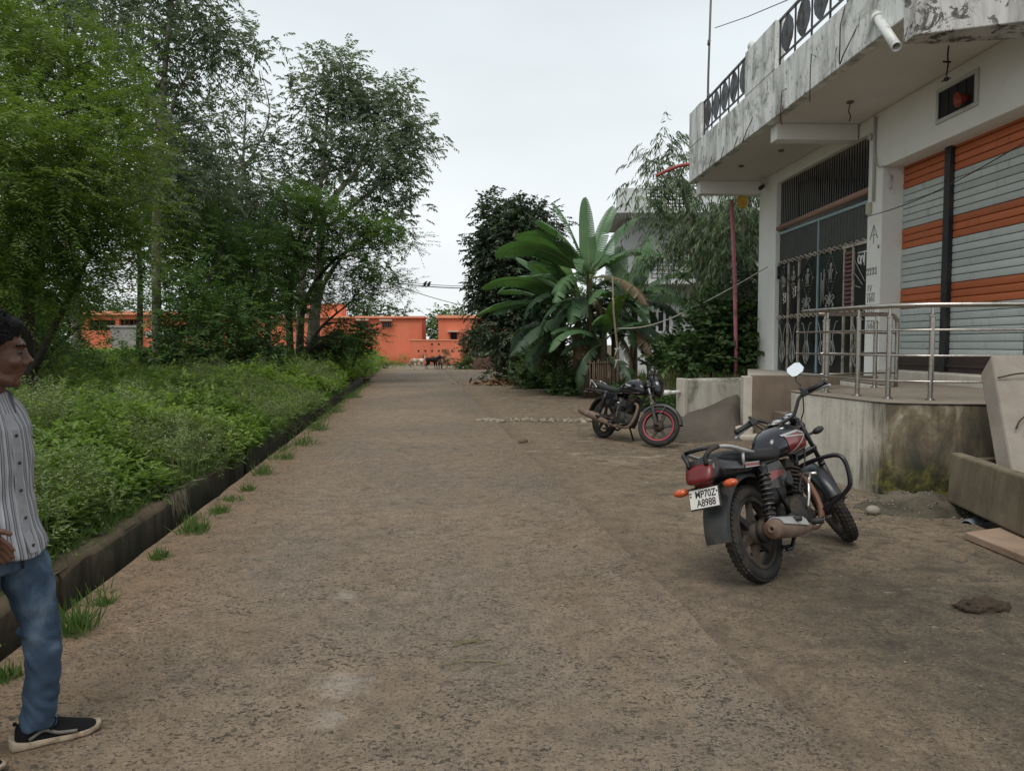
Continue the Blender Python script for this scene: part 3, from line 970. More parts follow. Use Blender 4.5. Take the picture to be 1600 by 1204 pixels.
# top grille
b = MB()
b.box2((gu0, GY - .03, 4.04), (gu1, GY + .03, 4.06)); b.build('lower_rail', MAT_BLACKIRON, gate)
bar_me = None
k = 0
u = gu0 + .03
while u < gu1:
    if bar_me is None:
        b = MB(); b.box2((-.009, GY - .009, 0), (.009, GY + .009, .87)); o = b.build('bar', MAT_BLACKIRON, gate, loc=(u, 0, 4.06)); bar_me = o.data
    else: link('bar', bar_me, gate, (u, 0, 4.06))
    u += .094
b = MB(); b.tube([(gu0, GY + .05, 4.04), (gu1, GY + .05, 3.98)], .055, 12); b.build('pipe', MAT_PINKPIPE, gate)
b = MB()
b.box2((gu0, GY - .02, 3.84), (gu1, GY + .03, 3.89))
b.box2((2.42, GY - .02, FLOOR + .02), (2.47, GY + .035, 3.838))
b.build('frame', MAT_BLUEIRON, gate)
# ribbed sheet band
b = MB()
n = 150
xs = np.linspace(gu0, gu1, n)
top = [(x, GY + .018 * math.cos(x * 52), 3.837) for x in xs]; bot = [(x, GY + .018 * math.cos(x * 52), 3.26) for x in xs]
b.add(top + bot, [(i, i + 1, n + i + 1, n + i) for i in range(n - 1)], True)
b.build('ribbed_sheet', M('dark_ribbed_sheet', (0.048, 0.05, 0.045), 0.45, 0.2, 0.35, 3, 0.05), gate)
# wavy trims
for zt, amp in ((3.24, .022), (2.08, .022)):
    b = MB()
    pts = [(x, GY + .04, zt + amp * math.sin(x * 30)) for x in np.linspace(gu0, gu1, 170)]
    b.tube(pts, .014, 6); pts = [(x, GY + .036, zt - .03 - amp * math.sin(x * 30)) for x in np.linspace(gu0, gu1, 170)]; b.tube(pts, .010, 6)
    b.build('wavy_trim', MAT_CREAMIRON, gate)
# door leaves of black sheet between cream uprights
ups = [gu0 + .02, 1.35, 2.445, 3.30, 3.83, gu1 - .02]
for z0, z1 in ((FLOOR + .03, 2.05), (2.10, 3.21)):
    for a, c in zip(ups[:-1], ups[1:]):
        b = MB(); b.box2((a + .003, GY - .012, z0), (c - .003, GY + .012, z1)); b.build('sheet_panel', MAT_GATEBLACK, gate)
for u in (1.35, 3.30, 3.83, 1.03):
    b = MB(); b.box2((u - .020, GY + .013, FLOOR + .03), (u + .020, GY + .045, 3.2)); b.build('upright', MAT_CREAMIRON, gate)
b = MB(); b.box2((gu0, GY + .013, 3.175), (1.42, GY + .05, 3.225)); b.build('crossbar', MAT_CREAMIRON, gate)
# maroon louvred door inset
lou = None
for i in range(13):
    z = 2.16 + i * .077
    b = MB(); b.box((1.19, GY + .035, z), (.28, .012, .066), (R(22), 0, 0)); b.build('louvre', MAT_MAROON, gate)


def stroke(b, pts, r=.010, n=5, off=.028):
    b.tube([(u, GY + off, z) for u, z in pts], r, n)


def scrolls(uc, zc, s):
    """curling plant ornament"""
    b = MB()
    for sg in (-1, 1):
        for k, (a0, turn, ln) in enumerate(((1.3, 1.7, .26), (.45, 2.4, .20), (2.0, -2.2, .16))):
            pts = []
            u, z, a = 0, 0, a0
            for i in range(22):
                pts.append((uc + sg * u * s, zc + z * s))
                st = ln / 10 * (1 - i / 34)
                u += math.cos(a) * st; z += math.sin(a) * st
                a -= turn * (i / 22) * .42
            stroke(b, pts, .011)
    stroke(b, [(uc, zc - .05 * s), (uc, zc + .22 * s)], .011)
    b.build('scroll_ornament', MAT_SILVERIRON, gate)


def diamond(uc, zc, w, h):
    b = MB()
    for sc in (1.0,):
        for (a, c) in (((0, h), (w, 0)), ((w, 0), (0, -h)), ((0, -h), (-w, 0)), ((-w, 0), (0, h))):
            for k in range(7):
                t0, t1 = (k + .15) / 7, (k + .6) / 7
                stroke(b, [(uc + a[0] + (c[0] - a[0]) * t0, zc + a[1] + (c[1] - a[1]) * t0), (uc + a[0] + (c[0] - a[0]) * t1, zc + a[1] + (c[1] - a[1]) * t1)], .006)
    b.ball((uc, GY + .02, zc + .16), (.05, .012, .05), 10, 6)
    for s in (-1, 1):
        stroke(b, [(uc + s * .06, zc - .14), (uc + s * .05, zc + .02), (uc + s * .10, zc + .08)], .009)
        stroke(b, [(uc + s * .02, zc - .1), (uc + s * .02, zc + .12)], .008)
    stroke(b, [(uc - .09, zc + .08), (uc + .09, zc + .08)], .008)
    stroke(b, [(uc - .08, zc - .14), (uc + .08, zc - .14)], .008)
    for s in (-1, 1):
        b.ball((uc + s * w, GY + .02, zc), .016, 6, 4); b.ball((uc, GY + .02, zc + s * h), .02, 6, 4)
    b.pieces('diamond_ornament', MAT_SILVERIRON, gate)


def vase(uc, zc, s):
    b = MB()
    for sg in (-1, 1):
        stroke(b, spline([(uc + sg * .02 * s, zc - .42 * s), (uc + sg * .15 * s, zc - .20 * s), (uc + sg * .05 * s, zc + .12 * s), (uc + sg * .16 * s, zc + .40 * s), (uc + sg * .24 * s, zc + .43 * s)], 5), .010)
        stroke(b, spline([(uc + sg * .07 * s, zc - .38 * s), (uc + sg * .05 * s, zc - .1 * s), (uc + sg * .005 * s, zc + .06 * s)], 5), .010)
    b.ball((uc, GY + .02, zc - .27 * s), (.028 * s, .010, .10 * s), 8, 8)
    b.build('vase_ornament', MAT_SILVERIRON, gate)


scrolls(1.92, 2.22, 1.05); scrolls(2.93, 2.22, 1.05)
diamond(1.90, 2.78, .24, .40); diamond(2.90, 2.78, .24, .40); diamond(3.58, 2.80, .15, .28); diamond(4.10, 2.85, .15, .28)
for uc in (0.86, 1.80, 2.20, 2.90, 3.58, 4.10): vase(uc, 1.50, .95)
b = MB()
for k in range(3): stroke(b, [(.62 + k * .07, 2.55 - k * .05), (1.0, 2.95 + .0 * k - k * .22)], .010)
for k, (z0, z1) in enumerate(((2.2, 2.85), (2.3, 2.7), (2.25, 2.9))): stroke(b, [(2.28 - k * .06, z0), (2.28 - k * .06, z1)], .010)
b.pieces('line_ornament', MAT_SILVERIRON, gate)
# hand lettering in white on the leaf nearest the pillar and on the far leaf
MAT_LETTER = M('white_lettering_paint', (0.7, 0.7, 0.66), 0.6, 0, 0.05, 20, 0)
b = MB()
u0, z0 = .90, 3.05
S_ = lambda pts, r=.013: stroke(b, [(u0 - x * .42, z0 + z * .42) for x, z in pts], r, off=.016)
S_([(0, .0), (.95, .0)])
S_(spline([(.28, -.5), (.22, -.2), (.08, -.12), (.02, -.3), (.14, -.44), (.28, -.3), (.36, -.14), (.46, -.22), (.46, -.42)], 4)); S_([(.55, 0), (.55, -.55)]); S_([(.78, 0), (.78, -.55)])
S_(spline([(.9, -.1), (1.0, -.25), (.9, -.42), (1.1, -.5)], 4))
b.pieces('lettering', MAT_LETTER, gate)
b = MB()
for (uu, zz) in ((4.13, 2.84), (4.08, 2.5), (3.57, 2.6)):
    u0, z0 = uu, zz
    S_([(-.2, .15), (.3, .15)], .010); S_([(.2, .15), (.2, -.3)], .010); S_(spline([(-.1, .1), (.05, -.02), (-.12, -.12), (.06, -.26), (-.1, -.34)], 4), .010)
b.pieces('lettering', MAT_LETTER, gate)
b = MB()
b.tube([(4.33, GY + .05, 3.16), (4.27, GY + .07, 2.98), (4.30, GY + .06, 2.9)], .03, 8)
b.tube(spline([(4.2, GY + .05, 3.2), (3.9, GY + .06, 2.88), (3.5, GY + .06, 2.78), (3.1, GY + .06, 2.9), (2.75, GY + .05, 3.15)], 8), .016, 6)
o = b.build('draped_cable', MAT_WIRE, None); o.matrix_world = Matrix.Translation(P0) @ Matrix.Rotation(SHOP_ROT, 4, 'Z')
tag(o, 'black cable slung in a loop across the front of the iron gate', 'cable')

# painted scribbles on the pillar front
b = MB()
def pst(pts, r=.006):
    b.tube([(u, .004, z) for u, z in pts], r, 5)
pst([(.22, 3.12), (.22, 3.42)]); pst([(.10, 3.2), (.22, 3.42), (.34, 3.2)]); pst([(.13, 3.26), (.31, 3.26)]); pst([(.06, 3.08), (.05, 3.03)], .02)
for k in range(4):
    uu = .40 - k * .085
    pst([(uu + .025 * math.cos(a), 2.68 + .055 * math.sin(a)) for a in np.linspace(0.3, 5.5, 9)]); pst([(uu - .03, 2.74), (uu - .03, 2.62)])
pst([(.36, 2.46), (.36, 2.36)]); pst([(.31, 2.46), (.28, 2.36), (.24, 2.46)])
for zz in (2.22, 1.98, 1.78):
    pst([(.40, zz + .1), (.14, zz + .1)])
    for uu in (.36, .30, .22, .16): pst([(uu, zz + .1), (uu + .01, zz - .04)])
    pst(spline([(.34, zz + .03), (.28, zz - .02), (.25, zz + .05), (.2, zz - .01)], 4))
b.pieces('writing', M('faded_grey_ink', (0.26, 0.26, 0.25), 0.8, 0, 0.3, 30, 0), shop)

# fittings: switch box, pipe, lamp rings, hanging wires, camera
b = MB()
b.box2((.30, .003, 3.62), (.42, .05, 3.80)); b.build('switch_box', M('cream_plastic', (0.42, 0.40, 0.30), 0.5, 0, .1, 10, 0.02), shop, bevel=.006)
b = MB()
b.tube([(.22, .03, 5.15), (.22, .03, 3.8)], .022, 8)
b.tube(spline([(.22, .03, 4.6), (.12, .03, 4.35), (-.02, .03, 4.3), (-.06, -.05, 4.28), (-.05, -.12, 4.0), (-.02, -.1, 3.95)], 5), .012, 6)
b.ball((.36, .03, 4.86), (.05, .04, .06)); b.ball((-.03, -.12, 4.12), (.03, .03, .05))
b.build('conduit', M('grey_conduit', (0.42, 0.42, 0.39), 0.6, 0, .1, 6, 0.05), shop)
for (u, vv) in ((2.6, .62), (3.9, .95), (-.35, .72)):
    b = MB(); b.lathe([(.0, 0), (.05, 0), (.06, -.02), (.03, -.035), (.0, -.035)], (u, vv, SOF - .002), n=16)
    b.build('lamp_holder', M('grey_lamp_ring', (0.16, 0.15, 0.14), 0.5), shop)
b = MB(); b.tube(spline([(-.35, .72, 5.16), (-.37, .75, 5.05), (-.33, .70, 4.98), (-.36, .73, 4.9)], 4), .008, 6)
b.build('dangling_lamp_wire', MAT_WIRE, shop)
b = MB()
b.tube(spline([(-2.55, .55, SOF), (-2.57, .57, 5.08), (-2.52, .53, 5.0), (-2.56, .56, 4.93), (-2.54, .56, 4.84)], 5), .010, 6)
b.ball((-2.54, .56, 4.80), (.035, .03, .03)); b.tube([(-2.58, .53, 4.80), (-2.5, .6, 4.78)], .009, 6); b.tube([(-2.56, .52, 5.0), (-2.52, .6, 5.02)], .012, 6)
o = b.build('hanging_wire', MAT_WIRE, None); o.matrix_world = Matrix.Translation(P0) @ Matrix.Rotation(SHOP_ROT, 4, 'Z')
tag(o, 'knotted black wire dangling from the balcony underside above the ventilator', 'wire')
b = MB()
b.box((4.95, .10, 5.08), (.10, .10, .10)); b.mi = 1; b.tube([(4.85, .12, 4.98), (4.72, .24, 4.90)], .045, 10); b.tube([(4.95, .08, 5.05), (4.84, .12, 4.99)], .02, 6)
o = b.build('security_camera', [M('white_camera_bracket', (0.5, 0.5, 0.47), .5), MAT_GATEBLACK], None); o.matrix_world = Matrix.Translation(P0) @ Matrix.Rotation(SHOP_ROT, 4, 'Z')
tag(o, 'small dark security camera at the top of the far gate pillar', 'camera')

# reinforcement wires poking out of the fascia
for i, (u, z, pts) in enumerate([(-1.9, 5.95, [(0, 0, 0), (.02, .05, -.25), (0, .06, -.75)]), (-2.25, 5.55, [(0, 0, 0), (.25, .06, -.28), (.36, .05, -.36)]),
                                 (-1.05, 5.6, [(0, 0, 0), (.03, .06, .05), (.06, .06, -.2), (.03, .07, -.62)]), (.0, 5.5, [(0, 0, 0), (.03, .07, -.04), (.08, .07, -.5)]),
                                 (.15, 5.28, [(0, 0, 0), (-.06, .05, -.2), (-.09, .05, -.33)]), (1.5, 5.5, [(0, 0, 0), (.2, .05, -.22), (.36, .06, -.36)]),
                                 (2.3, 5.38, [(0, 0, 0), (.05, .06, -.25)]), (3.1, 5.4, [(0, 0, 0), (.06, .05, -.28)]), (3.9, 5.4, [(0, 0, 0), (.03, .05, -.24)])]):
    b = MB(); b.tube([(u + p[0], 1.566 + p[1], z + p[2]) for p in pts], .008, 5)
    b.build('reinforcing_wire', MAT_RUST, shop)

# white drain pipe out of the parapet, red pipe at the far corner
b = MB()
a, c = Vector((-2.68, 1.56, 5.52)), Vector((-3.45, 1.70, 4.83))
q = (c - a).normalized()
b.lathe([(.0, 0), (.055, 0), (.055, (c - a).length), (.046, (c - a).length), (.044, .15), (.0, .15)], a, q, 20)
b.lathe([(.056, .10), (.07, .10), (.072, .17), (.057, .17)], a, q, 20)
b.build('drain_spout', MAT_PVC, shop)
b = MB(); b.tube(spline([(5.6, 1.45, 5.62), (5.68, 1.75, 5.60), (5.75, 2.05, 5.50), (5.8, 2.30, 5.38)], 5), .042, 12)
b.build('drain_spout', M('faded_red_pipe', (0.30, 0.06, 0.05), .6, 0, .2, 6, .05), shop)

# aerial mast with its stay wire, dome on the post
mx = D(1105, 160, 19.5)
b = MB(); b.tube([(mx.x, mx.y, SOF + .15), (mx.x + .02, mx.y, 8.2), (mx.x + .1, mx.y + .02, 11.6)], .028, 8)
for z in (7.6, 8.9): b.tube([(mx.x + .02, mx.y, z), (mx.x + .03, mx.y, z + .12)], .04, 8)
o = b.build('aerial_mast', M('grey_mast_steel', (0.10, 0.09, 0.08), .5, .6, .2, 8, .1)); tag(o, 'thin grey aerial mast standing on the roof behind the far railing', 'mast')
s0 = D(1117, 44, 19.5); s1 = D(1236, -2, 15.0)
b = MB(); b.tube([s0, (s0 + s1) / 2 + Vector((0, 0, -.03)), s1, s1 + (s1 - s0)], .010, 5)
o = b.build('stay_wire', MAT_WIRE); tag(o, 'grey stay wire stretched from the aerial mast across the sky', 'wire')
b = MB(); b.ball((1.82, 1.50, RAILT + .07), (.10, .07, .09), 10, 6); b.build('post_finial', MAT_PARAPET, shop)

# cable from the gate pillar across the shutters
o0 = D(1350, 340, 12.7); o1 = D(1602, 222, 7.9)
b = MB(); b.tube([o0.lerp(o1, k / 14) + Vector((0, 0, -.10 * math.sin(math.pi * k / 14))) for k in range(15)] + [o1 + (o1 - o0) * .4], .007, 5)
o = b.build('slack_cable', MAT_WIRE); tag(o, 'thin black cable running from the gate pillar past the striped shutter', 'cable')

# ------------------------------------------------------------------ platform before the shop
def mat_platform():
    t = NT('algae_streaked_plinth')
    tc = t.co()
    sep = t.n('SeparateXYZ', {0: tc})
    n1 = t.noise(tc, 2.0, 7.0, 0.65, .4)
    col = t.ramp(n1, [(0.3, (0.47, 0.44, 0.375)), (0.7, (0.64, 0.605, 0.525))])
    st = t.noise(t.co(scale=(6.0, 6.0, 0.35)), 1.2, 7.0, .65, .4)
    # water has run down the part right of the bend
    wet = t.n('MapRange', {0: t.math('ADD', sep.outputs[1], t.math('MULTIPLY', t.math('SUBTRACT', st, .5), 1.6)), 1: 7.45, 2: 7.1, 3: 0.0, 4: 1.0}).outputs[0]
    brown = t.ramp(t.noise(t.co(scale=(2.0, 2.0, 0.8)), 1.7, 8.0, .7, .6), [(0.38, (0.020, 0.016, 0.008)), (0.47, (0.080, 0.056, 0.026)), (0.54, (0.15, 0.115, 0.065)), (0.63, (0.33, 0.30, 0.24))])
    col = t.mix(t.math('MULTIPLY', wet, 0.9), col, brown)
    col = t.mix(t.math('MULTIPLY', t.ramp(st, [(.5, 0.0), (.72, 1.0)]), .5), col, (0.09, 0.075, 0.045))
    # moss towards the foot, as it grows
    low = t.n('MapRange', {0: t.math('ADD', sep.outputs[2], t.math('MULTIPLY', t.math('SUBTRACT', n1, .5), .7)), 1: .58, 2: .12, 3: 0.0, 4: 1.0}).outputs[0]
    gr = t.ramp(t.noise(tc, 5.0, 8.0, .7, .5), [(.42, (0.008, 0.011, 0.004)), (.53, (0.050, 0.052, 0.012)), (.64, (0.19, 0.165, 0.035))])
    col = t.mix(t.math('MULTIPLY', low, t.math('ADD', t.math('MULTIPLY', wet, .75), .2)), col, gr)
    speck = t.noise(tc, 28.0, 6.0, .75)
    col = t.mix(t.ramp(speck, [(.58, 0.0), (.68, .6)]), col, (0.06, 0.05, 0.03))
    nb = t.bump(t.noise(tc, 35.0, 6.0, .7), .4, .01)
    return t.bsdf(col, .88, 0, t.bump(n1, .25, .03, nb), .3)


def arc(c, r, a0, a1, n):
    return [(c[0] + r * math.cos(a0 + (a1 - a0) * i / n), c[1] + r * math.sin(a0 + (a1 - a0) * i / n)) for i in range(n + 1)]


pl = [(3.40, 9.35), (3.42, 8.9), (3.50, 8.35), (3.57, 7.95)] + [(3.62, 7.72), (3.70, 7.56), (3.84, 7.46), (4.02, 7.41), (4.25, 7.37)] + [(5.2, 7.22), (7.6, 7.0), (7.6, 12.3), (5.25, 12.3), (5.2, 10.2)]
poly = [tuple(XY(x, d).xy) for x, d in pl]
plat = empty('entrance_platform', (0, 0, 0), (0, 0, 0), 'raised concrete platform with mossy curved plinth before the shutters', 'platform')
b = MB(); b.prism(poly, -0.05, FLOOR - .005); b.build('plinth', mat_platform(), plat, bevel=.02)
b = MB()
inner = [tuple(XY(x, d).xy) for x, d in [(3.395, 9.36), (3.41, 8.9), (3.49, 8.34), (3.56, 7.94), (3.61, 7.71), (3.69, 7.55), (3.83, 7.445), (4.02, 7.395), (4.25, 7.355), (5.2, 7.205), (7.61, 6.99), (7.61, 12.31), (5.25, 12.31), (5.2, 10.21)]]
b.prism(inner, FLOOR - .003, FLOOR + .012); b.build('floor_screed', mat_concrete('dusty_screed', (0.16, 0.135, 0.105), (0.24, 0.205, 0.165), streak=0), plat, bevel=.008)
porch = [tuple(XY(x, d).xy) for x, d in [(3.9, 12.68), (5.4, 17.6), (5.75, 17.8), (6.0, 12.4), (5.2, 12.4), (5.2, 12.5)]]
b = MB(); b.prism(porch, -.05, FLOOR + .006); b.build('porch_floor', MAT_PALEPLASTER, plat)
# brown rendered side wall with a pale end
w0, w1 = XY(3.90, 12.5), XY(6.05, 12.38)
wd = (w1 - w0); ang = math.atan2(wd.y, wd.x)
b = MB(); b.box(((w0 + w1) / 2).xy[:] + (.46,), (wd.length, .17, 1.06), (0, 0, ang)); b.build('side_wall', MAT_BROWNPLASTER, plat, bevel=.01)
e0 = w0 - wd.normalized() * .075
b = MB(); b.box((e0.x, e0.y, .45), (.145, .20, 1.05), (0, 0, ang)); b.build('wall_end', MAT_PALEPLASTER, plat, bevel=.012)
e0 = XY(3.62, 12.2)
b = MB(); b.box((e0.x + .05, e0.y + .02, .07), (.30, .26, .24), (0, 0, ang + .1)); b.box((e0.x + .25, e0.y - .12, .02), (.7, .3, .10), (0, 0, ang)); b.build('foot_block', MAT_PALEPLASTER, plat, bevel=.03)
for k in range(4):     # steps in the recess
    a, c = XY(4.05 + k * .3, 10.3), XY(5.24, 12.38)
    b = MB(); b.box(((a.x + c.x) / 2, (a.y + c.y) / 2, .11 + k * .21), (c.x - a.x, 2.0, .212), (0, 0, ang * .5)); b.build('step', MAT_BROWNPLASTER, plat, bevel=.01)

# stainless handrails
rail = empty('steel_handrail', (0, 0, 0), (0, 0, 0), 'polished steel handrail along the edge of the platform in front of the shutters', 'handrail')
rp = [(3.62, 9.15), (3.78, 8.30), (3.90, 7.92), (4.20, 7.72), (5.05, 7.58), (6.0, 7.44), (7.0, 7.3)]
W3 = lambda x, d, z: XY(x, d) + Vector((0, 0, z))
HT = FLOOR + .97


def rail_post(parent, x, d, top=HT):
    b = MB()
    q = W3(x, d, FLOOR)
    b.tube([q, q + Vector((0, 0, top - FLOOR - .12))], .026, 14)
    b.lathe([(.026, 0), (.030, .004), (.030, .02), (.015, .035), (.012, .12)], q + Vector((0, 0, top - FLOOR - .125)), n=14)
    b.lathe([(.05, .012), (.05, .018), (.028, .03)], q, n=14)
    b.build('post', MAT_STEEL, parent, sharp=40)


b = MB(); pts = [W3(x, d, HT) for x, d in rp]; pts[0] = W3(3.56, 9.42, HT); b.tube(pts, .026, 12); b.ball(pts[0], .026); b.build('top_rail', MAT_STEEL, rail)
for z in (.72, .46, .20):
    b = MB(); pts = [W3(x, d, FLOOR + z) for x, d in rp]; pts[0] = W3(3.52, 9.50, FLOOR + z); b.tube(pts, .011, 8); b.ball(pts[0], .016); b.build('mid_rail', MAT_STEEL, rail)
for x, d in ((3.68, 8.98), (3.765, 8.36), (3.895, 7.94), (4.22, 7.73), (5.07, 7.58), (6.02, 7.44)): rail_post(rail, x, d)
rail2 = empty('steel_stair_rail', (0, 0, 0), (0, 0, 0), 'short steel rail with a rounded end beside the platform steps', 'handrail')
b = MB()
b.tube(spline([W3(3.80, 9.55, HT - .02), W3(4.5, 9.95, HT - .01), W3(4.93, 10.08, HT - .01), W3(5.03, 10.10, HT - .06), W3(5.06, 10.11, HT - .2), W3(5.06, 10.11, FLOOR + .02)], 6), .026, 12); b.build('bent_rail', MAT_STEEL, rail2)
for z in (.72, .46, .20):
    b = MB(); b.tube([W3(3.84, 9.57, FLOOR + z), W3(4.5, 9.95, FLOOR + z), W3(5.06, 10.11, FLOOR + z)], .011, 8); b.build('mid_rail', MAT_STEEL, rail2)
for x, d in ((3.90, 9.60), (4.74, 10.03)): rail_post(rail2, x, d)

# low white wall along the driveway with a pipe
lw = empty('low_white_wall', (0, 0, 0), (0, 0, 0), 'low stained white wall between the driveway ramp and the garden bank', 'wall')
a, c = XY(3.02, 13.45), XY(4.42, 14.0)
dv = c - a
b = MB(); b.box(((a.x + c.x) / 2, (a.y + c.y) / 2, .40), (dv.length, .20, .98), (0, 0, math.atan2(dv.y, dv.x)))
b.build('wall', mat_concrete('stained_whitewash', (0.36, 0.34, 0.29), (0.55, 0.53, 0.46), moss=.42, streak=.35, green=(0.06, 0.062, 0.04)), lw, bevel=.04)
b = MB(); b.box((a.x - .05, a.y - .03, .40), (.085, .24, 1.0), (0, 0, math.atan2(dv.y, dv.x))); b.build('end_slab', MAT_PALEPLASTER, lw, bevel=.012)
b = MB(); b.tube([(a.x - .1, a.y - .05, .66), (a.x - .36, a.y - .14, .655)], .035, 10); b.tube([(a.x - .30, a.y - .12, .655), (a.x - .42, a.y - .16, .655)], .048, 10); b.build('waste_pipe', MAT_PVC, lw)
# ================================================================== concrete pieces and litter by the platform
MAT_SLAB = mat_concrete('grey_brown_precast', (0.20, 0.17, 0.14), (0.30, 0.265, 0.225), streak=.12)
MAT_TROUGH = mat_concrete('muddy_precast', (0.10, 0.08, 0.05), (0.20, 0.165, 0.115), moss=.2, streak=.4, green=(0.05, 0.055, 0.025))


def para(b, o, e1, e2, e3):
    o, e1, e2, e3 = map(Vector, (o, e1, e2, e3))
    P = [o, o + e1, o + e1 + e2, o + e2]
    b.add(P + [p + e3 for p in P], [(0, 1, 2, 3), (7, 6, 5, 4), (0, 4, 5, 1), (1, 5, 6, 2), (2, 6, 7, 3), (3, 7, 4, 0)])


A = D(1549, 553, 6.92); C = D(1586, 755, 6.12); t_ = D(1531, 585, 7.02) - A
b = MB(); para(b, A, XY(1.5, -.04), C - A, t_)
o = b.build('leaning_slab', MAT_SLAB, bevel=.02)
tag(o, 'thick concrete slab leaning back over the muddy trough at the platform corner', 'slab')
tr = empty('concrete_trough', (0, 0, 0), (0, 0, 0), 'overturned muddy concrete trough lying under the leaning slab', 'trough')
ax, bx = XY(3.90, 6.83), XY(3.72, 5.0)
lat = XY(1.0, .10).normalized()
for k, (off, h) in enumerate(((0, .44), (.85, .5))):
    b = MB(); para(b, ax + lat * off + Vector((0, 0, .09)), bx - ax + Vector((0, 0, -.03)), lat * .11, Vector((.03, 0, h)))
    b.build('trough_wall', MAT_TROUGH, tr, bevel=.018)
b = MB(); para(b, ax + lat * .112 + Vector((0, 0, .09)), bx - ax + Vector((0, 0, -.03)), lat * .735, Vector((0, 0, .09))); b.build('trough_floor', MAT_TROUGH, tr, bevel=.01)
b = MB(); para(b, ax + lat * .112 + Vector((0.01, -.004, .183)), (bx - ax).normalized() * .1, lat * .735, Vector((0, 0, .30))); b.build('trough_end', MAT_TROUGH, tr, bevel=.01)

# hump of broken cement and mud at the foot of the plinth
def hump_z(x, d):
    u, v = (x - 3.72) / .62, (d - 6.95) / .42
    r2 = u * u + v * v
    k = max(0, 1 - r2)
    return -.02 + .14 * k * (1.2 - .2 * k) + (.05 * noise.noise((x * 4, d * 4, 3)) + .03 * noise.noise((x * 11, d * 11, 3))) * min(1, k * 3)


b = MB()
xs, ds = np.linspace(3.05, 4.36, 46), np.linspace(6.5, 7.4, 34)
b.add([XY(x, d) + Vector((0, 0, hump_z(x, d))) for d in ds for x in xs], [(k * 46 + i, k * 46 + i + 1, (k + 1) * 46 + i + 1, (k + 1) * 46 + i) for k in range(33) for i in range(45)], True)
o = b.build('cement_hump', mat_concrete('spilled_cement', (0.05, 0.042, 0.030), (0.16, 0.135, 0.10), moss=.6, streak=0, green=(0.022, 0.022, 0.010), bump=.8))
tag(o, kind='structure')
rng = np.random.default_rng(21)
P = np.array([tuple(XY(x, d) + Vector((0, 0, max(0.0, hump_z(x, d)) + .004))) for x, d in zip(rng.uniform(2.9, 4.3, 420), rng.uniform(6.45, 7.55, 420))])
tag(stone_mesh('cement_crumbs', P, rng.uniform(.003, .012, len(P)), tint_mat('cement_crumb', (0.06, 0.05, 0.04), (0.34, 0.31, 0.26)), .7, seed=22), kind='stuff')
q = G(1364, 803)
b = MB(); b.ball((q.x, q.y, .035), (.075, .055, .045), 12, 8, (0, .1, .4))
o = b.build('round_stone', MAT_SLAB); tag(o, 'rounded grey stone lying before the mossy plinth near the front wheel', 'stone')
p0, p1 = G(1510, 822, -.02), G(1562, 806, -.10)
b = MB(); q = (p1 - p0).normalized(); b.lathe([(.045, 0), (.055, 0), (.055, .6), (.045, .6), (.045, 0)], p0, q, 18)
o = b.build('grey_pipe', M('grey_plastic_pipe', (0.12, 0.13, 0.14), .5)); tag(o, 'short grey plastic pipe in the dark hollow under the trough', 'pipe')
b = MB(); b.tube(spline([G(1600, 818, .05), G(1588, 822, .07), G(1575, 829, .04), G(1562, 836, .02), G(1548, 838, .01)], 5), [.014] * 11 + [.016] * 10, 7)
o = b.build('black_hose', MAT_WIRE); tag(o, 'black hose end curling out beside the pinkish stone slab', 'hose')
P = [G(1507, 843), G(1610, 886), G(1680, 866), G(1566, 835)]
b = MB(); b.prism([(p.x, p.y) for p in P], 0.004, .062)
o = b.build('stone_slab', mat_concrete('pinkish_sandstone', (0.22, 0.145, 0.10), (0.34, 0.245, 0.18), moss=.3, streak=0, green=(0.09, 0.085, 0.05)), bevel=.008)
tag(o, 'flat pinkish stone slab lying on the ground at the right edge', 'slab')
b = MB()
for pts in ([A.lerp(C, .2) + XY(.0, -.03) , A.lerp(C, .16) + XY(.22, -.08), A.lerp(C, .2) + XY(.6, -.06)], [A.lerp(C, .62) + XY(.12, -.06), A.lerp(C, .60) + XY(.25, -.16), A.lerp(C, .65) + XY(.5, -.10)],
            [A.lerp(C, .6) + XY(.06, -.05), A.lerp(C, .52) + XY(.1, -.09), A.lerp(C, .42) + XY(.32, -.05)]):
    b.tube(spline(pts, 6), .008, 5)
o = b.build('bare_twig', M('dark_twig', (0.05, 0.035, 0.025), .9)); tag(o, 'bare dark twigs trailing across the face of the leaning slab', 'twig')


def lump(name, c, size, mat, label, cat, seed, sx=1.0, group=None):
    bm = bmesh.new()
    bmesh.ops.create_icosphere(bm, subdivisions=4, radius=1.0)
    for v in bm.verts:
        p = v.co.copy()
        k = 1 + .35 * noise.noise(p * 2.2 + Vector((seed * 7.3, 1.5, 0))) + .35 * noise.noise(p * 4.2 + Vector((0, seed * 3.1, 2.2))) + .22 * noise.noise(p * 9.0 + Vector((seed, 0, 5)))
        v.co = Vector((p.x * size * sx * k, p.y * size * .6 * k, max(-.2, p.z) * size * .5 * k))
    me = bpy.data.meshes.new(name); bm.to_mesh(me); bm.free()
    me.polygons.foreach_set('use_smooth', [True] * len(me.polygons))
    me.materials.append(mat)
    o = link(name, me, None, c, (0, 0, seed))
    return tag(o, label, cat, group)


